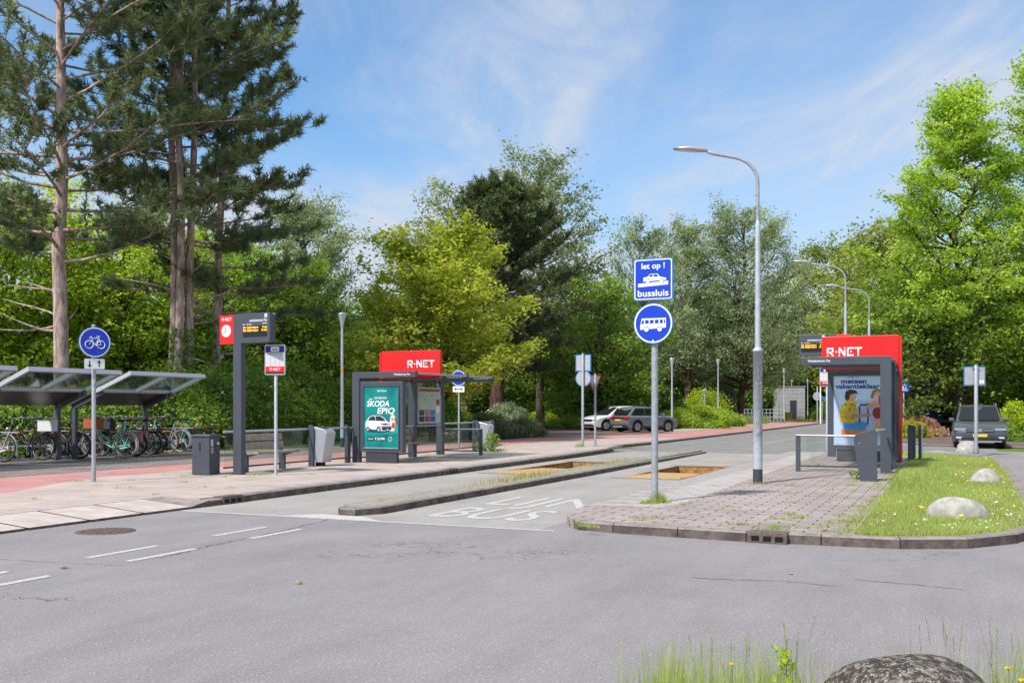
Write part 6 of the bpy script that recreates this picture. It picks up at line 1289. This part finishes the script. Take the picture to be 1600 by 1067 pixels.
t = thing('waste_container', 'blue container with a rust brown lid behind the pink flowering shrub', 'container', P(1453, 66, .05), R_(8)); t.scale = (1.1, 1.1, 1.45); b = MB(); b.prism([(-.52, 0), (.55, 0), (.62, .95), (-.60, .95)], -.4, .4, mat('blue_plastic', (.01, .07, .40), .5)); b.build('container_body', parent=t); b = MB(); b.prism([(-.62, .95), (.64, .95), (.5, 1.18), (-.48, 1.2)], -.44, .44, mat('rust_lid', (.24, .10, .05), .8, var=.3, scale=6)); b.build('lid', parent=t)
t = thing('wooden_fence', 'low dark wooden fence left of the dark parked car', 'fence', P(1468, 58, .05), 0); b = MB()
for z in (.35, .75): b.box((2, 0, z), (4.4, .05, .16), mat('dark_fence_wood', (.07, .045, .03), .85))
b.build('board', parent=t); b = MB()
for k in range(4): b.box((k * 1.35, .05, .5), (.1, .08, 1.0), mat('dark_fence_wood', (.07, .045, .03), .85))
b.build('post', parent=t)
Mhb = mat('house_brick', (.26, .105, .07), .85, var=.2, scale=3)
t = thing('brick_house', 'brick house with an orange tiled roof at the right edge behind the trees', 'house', P(1640, 78, 0), R_(-8)); b = MB(); b.box((0, 3, 2.9), (9.5, 6, 5.8), Mhb); b.build('wall', parent=t)
b = MB(); b.prism([(-.5, 5.8), (6.5, 5.8), (3, 9.2)], -5.0, 5.0, mat('orange_tiles', (.55, .20, .10), .8, var=.2, scale=6), axis='X'); b.build('roof', parent=t)
for x in (-3.2, -.9, 1.4, 3.4):
    for z in (1.5, 4.3): b = MB(); b.box((x, -.04, z), (1.3, .08, 1.5), Mwhite); wf = b.build('window', parent=t); b = MB(); b.box((x, -.085, z), (1.1, .02, 1.3), Mcarglass); b.build('pane', parent=wf)
b = MB(); b.box((0, -.45, 5.78), (9.9, .14, .14), Mwhite); b.build('gutter', parent=t)
# pigeons on the far footpath
for i, (px, D, rz) in enumerate(((1279.5, 88, 20), (1287, 86, 190))):
    t = thing('pigeon', ('left', 'right')[i] + ' one of the two grey pigeons on the far footpath', 'bird', P(px, D, PAVE), R_(rz)); b = MB()
    b.tube([(-.20, 0, .13), (-.12, 0, .14), (-.03, 0, .155), (.06, 0, .17), (.10, 0, .215), (.125, 0, .25), (.15, 0, .262), (.175, 0, .255)], [.012, .035, .065, .06, .036, .03, .028, .006], mat('pigeon_grey', (.14, .15, .18), .7, var=.3, scale=20), 10)
    b.build('body', parent=t); b = MB()
    for s in (-1, 1): b.tube([(.0, s * .025, .10), (.005, s * .025, .0)], .006, mat('pigeon_leg', (.4, .1, .08), .7), 5)
    b.build('leg', parent=t); b = MB()
    for s in (-1, 1): b.tube([(.07, s * .058, .18), (-.05, s * .062, .165), (-.16, s * .03, .14)], [.02, .028, .006], mat('pigeon_wing', (.09, .1, .12), .7), 6)
    b.build('wing', parent=t)

# ================================================================ SHRUBS AND HEDGES
HG = 'shrubs of the green belt behind the bicycle shelter'
def line_at(px, u): a = (px - 800) / FPX; Y = -u / (ST - CT * a); return Vector((a * Y, Y, -.01))
sh = [(-30, 'leftmost shrub under the bicycle shelter roof', 2.7, 'mid'), (45, 'shrub with white flowers behind the first bicycles', 2.7, 'mid'), (120, 'shrub with white flowers behind the sign pole', 2.8, 'mid'), (190, 'shrub behind the mint green bicycle', 3.1, 'deep'),
      (255, 'leafy shrub right behind the last shelter post', 3.3, 'mid'), (318, 'dark green shrub behind the waste container', 3.2, 'deep'), (385, 'tall shrub behind the departure display post', 3.9, 'mid'), (452, 'white dotted shrub behind the bus stop flag', 3.8, 'mid'), (515, 'shrub behind the first slim lamp', 3.4, 'mid'), (575, 'shrub hidden behind the left shelter', 3.3, 'deep')]
for i, (px, lab, h, m_) in enumerate(sh):
    q = line_at(px, -27.2 if px < 240 else -26.4); shrub('shrub', lab, q, (4.4, 3.2, h), 15000, .135, LEAF[m_], 200 + i, HG, -TH, flowers=(Mwhitefl, 130 if i in (1, 2, 6, 7, 8) else 25, .10))
def sb(px, D, box, n, leaf, m_, seed, lab, **k): return shrub('shrub', lab, P(px, D, -.01), box, n, leaf, LEAF[m_], seed, **k)
sb(765, 47, (3.4, 2.6, 1.45), 7000, .09, 'rose', 301, 'dull green shrub beyond the second litter bin'); sb(815, 49, (2.4, 2.4, 1.15), 5000, .09, 'rose', 302, 'low rounded shrub at the parking entrance')
sb(795, 60, (2.6, 2.2, 2.1), 6000, .11, 'birch', 303, 'pale flowering shrub behind the low dull one', flowers=(Mwhitefl, 200, .12))
sb(845, 74, (4.6, 1.6, 1.35), 6500, .11, 'hedgy', 304, 'yellow green hedge below the round park lamps'); sb(900, 67, (5.6, 2.0, .95), 6500, .10, 'mid', 305, 'long low dark hedge left of the white car')
sb(1085, 70, (5.8, 4.0, 2.0), 9500, .11, 'bright', 306, 'big rounded green shrub right of the grey car'); sb(1125, 76, (4.2, 3.4, 1.75), 6500, .11, 'bright', 307, 'rounded shrub behind the second slim lamp')
sb(1315, 104, (4.2, 3, 2.0), 4500, .15, 'bright', 308, 'bush at the foot of the pair of slim lamps'); sb(1290, 108, (2.6, 2.4, 1.9), 2500, .15, 'bright', 309, 'smaller bush beside the white pole')
sb(1100, 90, (3.6, 2.6, 3.9), 6000, .15, 'hedgy', 310, 'yellow green shrub between the two reddish trunks'); sb(700, 72, (9, 2.4, 1.5), 7000, .12, 'hedgy', 311, 'low yellowish hedge seen through the left shelter')
sb(1436, 52.5, (3.0, 2.4, 1.3), 9500, .08, 'spirea', 312, 'pink flowering rounded shrub right of the red board'); sb(1424, 50, (1.7, 1.2, 1.05), 5000, .07, 'gold', 313, 'small golden shrub in front of the pink one')
sb(1600, 47, (4.2, 3.2, 2.1), 9500, .11, 'hedgy', 314, 'yellow green hedge right of the dark parked car'); sb(1575, 45, (1.6, 1.2, .8), 2500, .09, 'mid', 315, 'low green bush at the rear corner of the dark car')
sb(1480, 68, (4.0, 2.6, 2.6), 6000, .13, 'birch', 316, 'pale flowering bush above the blue container', flowers=(Mwhitefl, 250, .15)); sb(1560, 70, (5.0, 2.6, 3.2), 6500, .15, 'mid', 317, 'tall shrub behind the dark parked car'); sb(1390, 74, (5, 3, 2.6), 5000, .15, 'deep', 318, 'dark shrub behind the red upright of the right shelter')
sb(1185, 122, (9, 3, 3.2), 7000, .17, 'deep', 319, 'dark shrub mass behind the mesh railing'); sb(1000, 80, (12, 3, 2.6), 8000, .16, 'deep', 320, 'dark shrub mass behind the parked cars'); sb(870, 96, (14, 4, 4.0), 8000, .2, 'deep', 321, 'dark thicket behind the round park lamps')
sb(640, 62, (9, 3.4, 2.9), 8000, .15, 'mid', 322, 'green shrub mass behind the left shelter roof'); sb(1350, 132, (16, 4, 4.6), 7000, .22, 'deep', 323, 'dark thicket at the far end of the road'); sb(1240, 140, (20, 4, 5.4), 7000, .24, 'mid', 324, 'green thicket behind the cabin')
sb(1130, 126, (16, 4, 4.6), 6000, .22, 'deep', 325, 'dark thicket behind the grey green trees'); sb(760, 100, (16, 4, 4.0), 7000, .2, 'mid', 326, 'far thicket behind the pavilion tent'); sb(1560, 92, (12, 4, 4.0), 6000, .2, 'mid', 327, 'thicket before the brick house')
# ivy on the lower pine trunks
for (px, D, r, h, sd, lab) in ((285, 38, .55, 4.6, 41, 'ivy climbing the three trunked pine'), (333, 41, .34, 5.2, 42, 'ivy climbing the slim pine')):
    rng = np.random.default_rng(sd); n = 2600; a = rng.uniform(0, 6.28, n); z = rng.uniform(0, 1, n) ** 1.5 * h; rr = r * (1 + rng.normal(size=n) * .08) * (1 - .25 * z / h); C = np.column_stack([np.cos(a) * rr, np.sin(a) * rr, z])
    V, F, T = leaf_quads(C, .11, rng.uniform(0, 1, n), rng, 0, .9); o = np_mesh('ivy', V, F, LEAF['deep'], None, T); o.location = P(px, D, 0); tag(o, lab, 'ivy')

# ================================================================ GRASS, WEEDS, LITTER
GM = dict(g=leaf_mat('grass_blades', (.20, .28, .05), (.52, .57, .19), .4), dry=leaf_mat('dry_grass', (.30, .28, .10), (.55, .50, .26), .35), meadow=leaf_mat('meadow_grass', (.13, .18, .04), (.42, .42, .17), .4))
def blades(C, h, wd, rng, lean=.35):
    n = len(C); a = rng.uniform(0, 6.28, n); s = np.column_stack([np.cos(a), np.sin(a), np.zeros(n)]); f = np.column_stack([-np.sin(a), np.cos(a), np.zeros(n)]) * (rng.normal(size=n) * lean)[:, None]
    h = (np.asarray(h) * np.ones(n))[:, None]; wd = (np.asarray(wd) * np.ones(n))[:, None]; up = np.array([0, 0, 1.0])
    V = np.stack([C - s * wd / 2, C + s * wd / 2, C + s * wd * .28 + up * h * .6 + f * h * .6, C + up * h + f * h], 1).reshape(-1, 3); return V, np.arange(n * 4).reshape(n, 4)
def in_poly(x, y, poly):
    c = np.zeros(len(x), bool); j = len(poly) - 1
    for i in range(len(poly)):
        xi, yi = poly[i]; xj, yj = poly[j]; c ^= ((yi > y) != (yj > y)) & (x < (xj - xi) * (y - yi) / (yj - yi + 1e-12) + xi); j = i
    return c
rng = np.random.default_rng(77)
vp = [(-1.12, 12.08), (-.6, 12.08), (.0, 12.42), (.46, 13.08), (.80, 14.1), (.9, 17), (.97, 26), (.87, 31.2), (.4, 32.5), (-.5, 33.3), (-1.6, 33.3), (-1.15, 31.3)]
def scatter(n, poly, dens):
    u = rng.uniform(min(p[0] for p in poly), max(p[0] for p in poly), n); v = rng.uniform(0, 1, n) ** dens * (max(p[1] for p in poly) - min(p[1] for p in poly)) + min(p[1] for p in poly); k = in_poly(u, v, poly); return u[k], v[k]
u, v = scatter(110000, vp, 1.35); hn = .5 + .5 * np.sin(u * 2.3 + 1) * np.sin(v * 1.1 + .4 * u); tall = np.exp(-((v - 21.5) / 5) ** 2) * np.exp(-((u + .9) / .8) ** 2)
X, Y = u * CT + v * ST, -u * ST + v * CT; C = np.column_stack([X, Y, np.full(len(u), PAVE - .01)]); hh = (.035 + .05 * hn * rng.uniform(.4, 1, len(u)) + .16 * tall * rng.uniform(.3, 1, len(u)))
V, F = blades(C, hh, .009 + .003 * (v - 12) / 10, rng); T = (.42 + .35 * hn + rng.normal(size=len(u)) * .22).clip(0, 1); o = np_mesh('verge_grass', V, F, GM['g'], None, T); tag(o, 'patchy mown grass covering the verge around the boulders', 'grass', kind='stuff')
u, v = scatter(60000, vp, 1.3); k = (np.sin(u * 3.1 + 2) * np.sin(v * 1.7) + rng.normal(size=len(u)) * .4) > .3; u, v = u[k], v[k]; C = np.column_stack([u * CT + v * ST, -u * ST + v * CT, np.full(len(u), PAVE - .01)]); V, F = blades(C, rng.uniform(.03, .08, len(u)), .010, rng); o = np_mesh('dry_grass', V, F, GM['dry'], None, rng.uniform(0, 1, len(u))); tag(o, 'dry straw coloured grass mixed into the verge', 'grass', kind='stuff')
# small flowers on the verge
def flowers(name, lab, n, poly, m_, s, z):
    u, v = scatter(n, poly, 1.2); C = np.column_stack([u * CT + v * ST, -u * ST + v * CT, PAVE + z + rng.uniform(0, .04, len(u))]); V, F, T = leaf_quads(C, s, rng.uniform(.2, 1, len(u)), rng, .7, 1.0); o = np_mesh(name, V, F, m_, None, T); tag(o, lab, 'flowers', kind='stuff')
Myfl = leaf_mat('yellow_petals', (.75, .50, .01), (.85, .62, .02), .2)
flowers('clover_flowers', 'white clover flowers dotted over the verge', 420, vp, Mwhitefl, .028, .05); flowers('clover_flowers', 'cluster of white clover right of the nearest whitish boulder', 260, [(-.3, 12.4), (.3, 12.7), (.75, 14), (.8, 15.5), (.2, 15.2), (-.1, 13.5)], Mwhitefl, .028, .045); flowers('dandelion_flowers', 'yellow dandelion flowers on the verge', 110, vp, Myfl, .045, .09)
# tufts at posts, kerbs and between pavers
def tuft(lab, p, r, n, h, wd=.008, m_='g', z=None, name='grass_tuft', group=None, cat='grass tuft', lean=.4):
    C = np.column_stack([p[0] + rng.normal(size=n) * r, p[1] + rng.normal(size=n) * r * .8, np.full(n, PAVE - .005 if z is None else z)]); d = np.hypot(C[:, 0] - p[0], C[:, 1] - p[1]); V, F = blades(C - np.array([p[0], p[1], 0]), h * rng.uniform(.3, 1, n) * np.exp(-(d / (2.2 * r)) ** 2), wd, rng, lean)
    o = np_mesh(name, V, F, GM[m_], None, rng.uniform(0, 1, n)); o.location = (p[0], p[1], 0); tag(o, lab, cat, group)
q = G(1023, 785, PAVE); tuft('bright grass tuft at the foot of the double blue sign', (q.x + .06, q.y - .02), .085, 520, .24); tuft('low grass patch before the foot of the double blue sign', (q.x - .12, q.y - .16), .10, 420, .11)
q = G(1185, 756, PAVE); tuft('withered grass round the foot of the nearest tall lamp post', (q.x, q.y), .12, 260, .07, m_='dry')
for (px, py, sx, lb) in ((1478, 818, .20, 'longer grass in front of the nearest whitish boulder'), (1520, 816, .12, 'grass clump at the right foot of the nearest whitish boulder'), (1538, 759, .16, 'longer grass in front of the middle whitish boulder')):
    q = G(px, py, .11); tuft(lb, (q.x, q.y), sx * .6, 420, .13, .009, z=.10)
q = UV(-14.4, 17.1); tuft('weeds beside the departure display post on the left', (q.x + .5, q.y), .18, 220, .10); q = G(312, 741, PAVE); 
def leafy(lab, p, r, h, n, m_='mid', leaf=.05, z=PAVE):
    C = np.column_stack([rng.normal(size=n) * r, rng.normal(size=n) * r * .8, rng.uniform(0, 1, n) * h]); V, F, T = leaf_quads(C, leaf, rng.uniform(0, 1, n), rng, .4, .7); o = np_mesh('weed', V, F, LEAF[m_], None, T); o.location = (p[0], p[1], z); tag(o, lab, 'weed')
leafy('leafy weed at the foot of the waste container', (q.x - .05, q.y - .08), .07, .16, 130, 'bright', .045); q = G(1348, 748, PAVE); leafy('broad leaved weed at the foot of the dark fin panel', (q.x, q.y - .05), .13, .17, 420, 'mid', .05); q = UV(-14.3, 29.7); leafy('tall weed growing beside the second litter bin', (q.x + .1, q.y - .3), .14, .6, 420, 'mid', .07); leafy('weed at the left side of the second litter bin', (q.x - .35, q.y - .2), .12, .3, 250, 'mid', .06)
q = P(905, 36.6); tuft('grass tuft at the pole of the stacked sign backs', (q.x, q.y), .12, 200, .25); q = P(1406, 29.3); leafy('weeds at the low dark plates', (q.x, q.y), .2, .2, 200, 'bright', .05)
for i, (px, py) in enumerate(((900, 822), (915, 827), (928, 829))): q = G(px, py, .06); tuft(('left', 'middle', 'right')[i] + ' one of three grass wisps on the platform corner kerb', (q.x, q.y), .06, 90, .06, .007, z=.10)
# joint weeds: short grass in the paver joints of the platform (nobody could count it)
Cs = []
for k in range(64):
    uu = rng.uniform(-4.3, -1.15); uu = -1.15 - abs(rng.normal()) * 1.1 if k % 2 else uu; vv = rng.uniform(12.1, 21) if k % 3 else rng.uniform(12.0, 13.4)
    if uu < -4.4: continue
    n = rng.integers(8, 60); L_ = rng.uniform(.04, .22); Cs.append(np.column_stack([uu + rng.normal(size=n) * L_ * .6, vv + rng.normal(size=n) * .022]))
for k in range(60): Cs.append(np.column_stack([-1.15 - np.abs(rng.normal(size=50)) * .12, rng.uniform(12.1, 31) + rng.normal(size=50) * .2]))
for k in range(46): n = 26; Cs.append(np.column_stack([rng.uniform(-16.3, -12) + rng.normal(size=n) * .05, rng.uniform(11, 30) + rng.normal(size=n) * .06]))
uv = np.concatenate(Cs); C = np.column_stack([uv[:, 0] * CT + uv[:, 1] * ST, -uv[:, 0] * ST + uv[:, 1] * CT, np.full(len(uv), PAVE)]); V, F = blades(C, rng.uniform(.012, .055, len(uv)), .009, rng); o = np_mesh('joint_weeds', V, F, GM['g'], None, rng.uniform(0, .9, len(uv))); tag(o, 'grass and moss growing in the joints of the paving', 'weeds', kind='stuff')
# island weeds
n = 1500; uu = -8.3 + rng.normal(size=n) * .13; vv = rng.uniform(13, 33, n); vv[:700] = 18.8 + rng.normal(size=700) * .9; vv[700:1000] = 25 + rng.normal(size=300) * 1.2; C = np.column_stack([uu * CT + vv * ST, -uu * ST + vv * CT, np.full(n, .115)]); V, F = blades(C, rng.uniform(.02, .16, n) * np.where(np.arange(n) < 1000, 1, .4), .012, rng); o = np_mesh('island_weeds', V, F, GM['dry'], None, rng.uniform(0, 1, n)); tag(o, 'sparse dry weeds on top of the narrow lane island', 'weeds', kind='stuff')
# meadow strips in the middle distance and beside the cycle path
def meadow(lab, px0, px1, D0, D1, n, h, m_='meadow', wd=.03, z=0.0):
    D_ = rng.uniform(D0, D1, n); px = rng.uniform(px0, px1, n); C = np.column_stack([(px - 800) / FPX * D_, D_, np.full(n, z)]); V, F = blades(C, h * rng.uniform(.4, 1.1, n), wd, rng); o = np_mesh('meadow_grass', V, F, GM[m_], None, rng.uniform(0, 1, n)); tag(o, lab, 'grass', kind='stuff')
meadow('tall pale meadow grass left of the parked cars', 790, 935, 68, 84, 9000, .95); meadow('tall grass behind the parked cars', 900, 1080, 69, 76, 5000, .95, wd=.035); meadow('rough grass at the feet of the grey green trees', 1120, 1200, 86, 98, 6000, .9, wd=.035); meadow('grass strip in front of the rounded shrubs', 1040, 1180, 62, 74, 5000, .16, 'g', .04); meadow('grass below the mesh railing and the cabin', 1160, 1290, 98, 112, 4000, .3, 'g', .06, .05)
u = rng.uniform(-25.5, -21.9, 14000); v = rng.uniform(27, 46, 14000); C = np.column_stack([u * CT + v * ST, -u * ST + v * CT, np.zeros(len(u))]); V, F = blades(C, rng.uniform(.05, .2, len(u)), .02, rng); o = np_mesh('path_side_grass', V, F, GM['g'], None, rng.uniform(.2, 1, len(u))); tag(o, 'grass strip between the cycle path and the shrubs', 'grass', kind='stuff')
# near verge with seed heads at the bottom edge
slab('near_verge', [(-.6, 2.0), (6, 2.0), (6, 5.15), (3.0, 5.3), (.3, 5.25), (-.6, 4.6)], -.01, .02, Mgrassbase, uvs=False)
n = 6500; X = rng.uniform(.35, 4.2, n); Y = rng.uniform(4.7, 5.35, n); kx_ = rng.uniform(.6, 3.2, 34); ci = rng.integers(0, 34, n); X = np.where(rng.uniform(0, 1, n) < .62, kx_[ci] + rng.normal(size=n) * .05, X); w8 = (X > .55) & ((X < 1.45) | (rng.uniform(0, 1, n) < .5)); X, Y = X[w8], Y[w8]; C = np.column_stack([X, Y, np.full(len(X), .02)]); V, F = blades(C, rng.uniform(.06, 1, len(X)) ** 1.6 * .40, .005, rng, .22); o = np_mesh('near_grass', V, F, GM['g'], None, rng.uniform(.2, 1, len(X))); tag(o, 'long grass along the bottom edge round the lichen boulder', 'grass', kind='stuff')
Vs = []; Ts = []
for k in range(75):
    x = rng.choice([rng.uniform(.5, 2.9), rng.uniform(.85, 1.5), rng.uniform(2.2, 2.9)]); y = rng.uniform(4.7, 5.25); h = rng.uniform(.28, .50) if k % 6 else rng.uniform(.5, .64); a = rng.normal() * .12; wd = .0032
    C = np.array([[x, y, .02]]); Vb, _ = blades(C, h, wd, rng, .18); Vs.append(Vb); tip = Vb[3]
    for j in range(16 if k % 2 else 0): # seed head
        tt = 1 - j * .018; p = Vb[0] * (1 - tt) + tip * tt; d = rng.normal(size=3) * .006; Vs.append(np.array([p, p + [.002, 0, .004], p + d + [0, 0, .016], p + [-.002, 0, .004]]))
V = np.concatenate(Vs); o = np_mesh('grass_stalks', V, np.arange(len(V)).reshape(-1, 4), GM['meadow'], None, rng.uniform(0, 1, len(V) // 4)); tag(o, 'tall thin grass stalks with seed heads at the bottom edge', 'grass', kind='stuff')
for i, (px, py, r, h, lab) in enumerate(((1229, 1050, .035, .16, 'broad leaved green weed among the stalks left of the lichen boulder'),)):
    D = 5.0; x = (px - 800) / FPX * D; n = 90; C = np.column_stack([rng.normal(size=n) * .028, rng.normal(size=n) * .028, rng.uniform(.05, .36, n)]); V, F, T = leaf_quads(C, .045, rng.uniform(.2, 1, n), rng, .3, .6); w_t = thing('weed', lab, 'weed', (x, D, .02)); np_mesh('leaves', V, F, LEAF['bright'], w_t, T); b = MB(); b.tube([(0, 0, 0), (0, .01, .36)], .003, mat('weed_stem', (.12, .2, .03), .7), 5); b.build('stem', parent=w_t)
for (px, py, lab) in ((1144, 1038, 'small yellow flower among the grass left of the boulder'), (1575, 1044, 'small yellow flower right of the lichen boulder'), (1597, 1063, 'yellow flower in the bottom right corner')):
    D = 5.0; x = (px - 800) / FPX * D; z = ZY(py, D); f = thing('dandelion', lab, 'flower', (x, D, .02)); b = MB(); b.tube([(0, 0, 0), (.003, 0, z - .02)], .0022, mat('weed_stem', (.12, .2, .03), .7), 5); b.build('stem', parent=f)
    C = np.zeros((26, 3)) + [0, 0, z - .018]; C += rng.normal(size=(26, 3)) * [.006, .006, .003]; V, F, T = leaf_quads(C, .016, np.ones(26), rng, .6, .5); np_mesh('petals', V, F, Myfl, f, T)
# fallen leaves, can, scraps
Mleafd = mat('fallen_leaf', (.45, .27, .08), .7, var=.3, scale=30); Mscrap = mat('white_scrap', (.7, .7, .7), .6)
def dead_leaf(px, py, z, s, lab, m_=None, name='fallen_leaf', cat='leaf'):
    q = G(px, py, z); rr = random.Random(px); b = MB(); n = 9; V = [(s * (1 + .5 * math.cos(k * 2.1)) * math.cos(k * 6.283 / n), s * (.8 + .4 * math.sin(k * 3)) * math.sin(k * 6.283 / n), abs(rr.gauss(0, s * .35))) for k in range(n)] + [(0, 0, s * .1)]
    b.add(V, [(k, (k + 1) % n, n) for k in range(n)], m_ or Mleafd); o = b.build(name); o.location = (q.x, q.y, z + .006); o.rotation_euler = (0, 0, rr.uniform(0, 6)); tag(o, lab, cat)
dead_leaf(100, 888, 0, .045, 'brown leaf on the road at the far left'); dead_leaf(467, 912, 0, .035, 'brown leaf on the road left of centre'); dead_leaf(1235, 897, 0, .028, 'brown leaf on the road right of centre'); dead_leaf(1490, 857, 0, .03, 'brown leaf against the kerb below the nearest boulder'); dead_leaf(1556, 851, 0, .03, 'brown leaf against the kerb at the far right')
dead_leaf(1553, 787, PAVE + .05, .07, 'white paper scrap on the grass right of the nearest boulder', Mscrap, 'paper_scrap', 'litter'); dead_leaf(1556, 812, PAVE + .05, .04, 'small white scrap beside the clover', Mscrap, 'paper_scrap', 'litter'); dead_leaf(1430, 820, PAVE + .04, .03, 'tiny pale scrap left of the nearest boulder', Mscrap, 'paper_scrap', 'litter')
q = G(1277, 728, PAVE); b = MB(); b.lathe([(.028, 0), (.033, .012), (.033, .11), (.028, .12)], Malu, 14, Matrix.Translation((0, 0, .034)) @ Matrix.Rotation(R_(90), 4, 'Y') @ Matrix.Translation((0, 0, -.06))); o = b.build('drink_can'); o.location = (q.x, q.y, PAVE); o.rotation_euler = (0, 0, .3); tag(o, 'crushed metal can lying behind the short rail on the platform', 'can')
t = thing('inspection_cover', 'rust brown cover set in the grass of the verge', 'cover', (G(1460, 758, .12).x, G(1460, 758, .12).y, PAVE - .005), R_(-4)); b = MB(); b.box((0, 0, .01), (.75, .34, .03), mat('brown_cover', (.20, .11, .07), .85, var=.3, scale=20)); b.build('cover_plate', parent=t)
# pale debris piles and stones left of the parking, kerb blocks under the car's sides
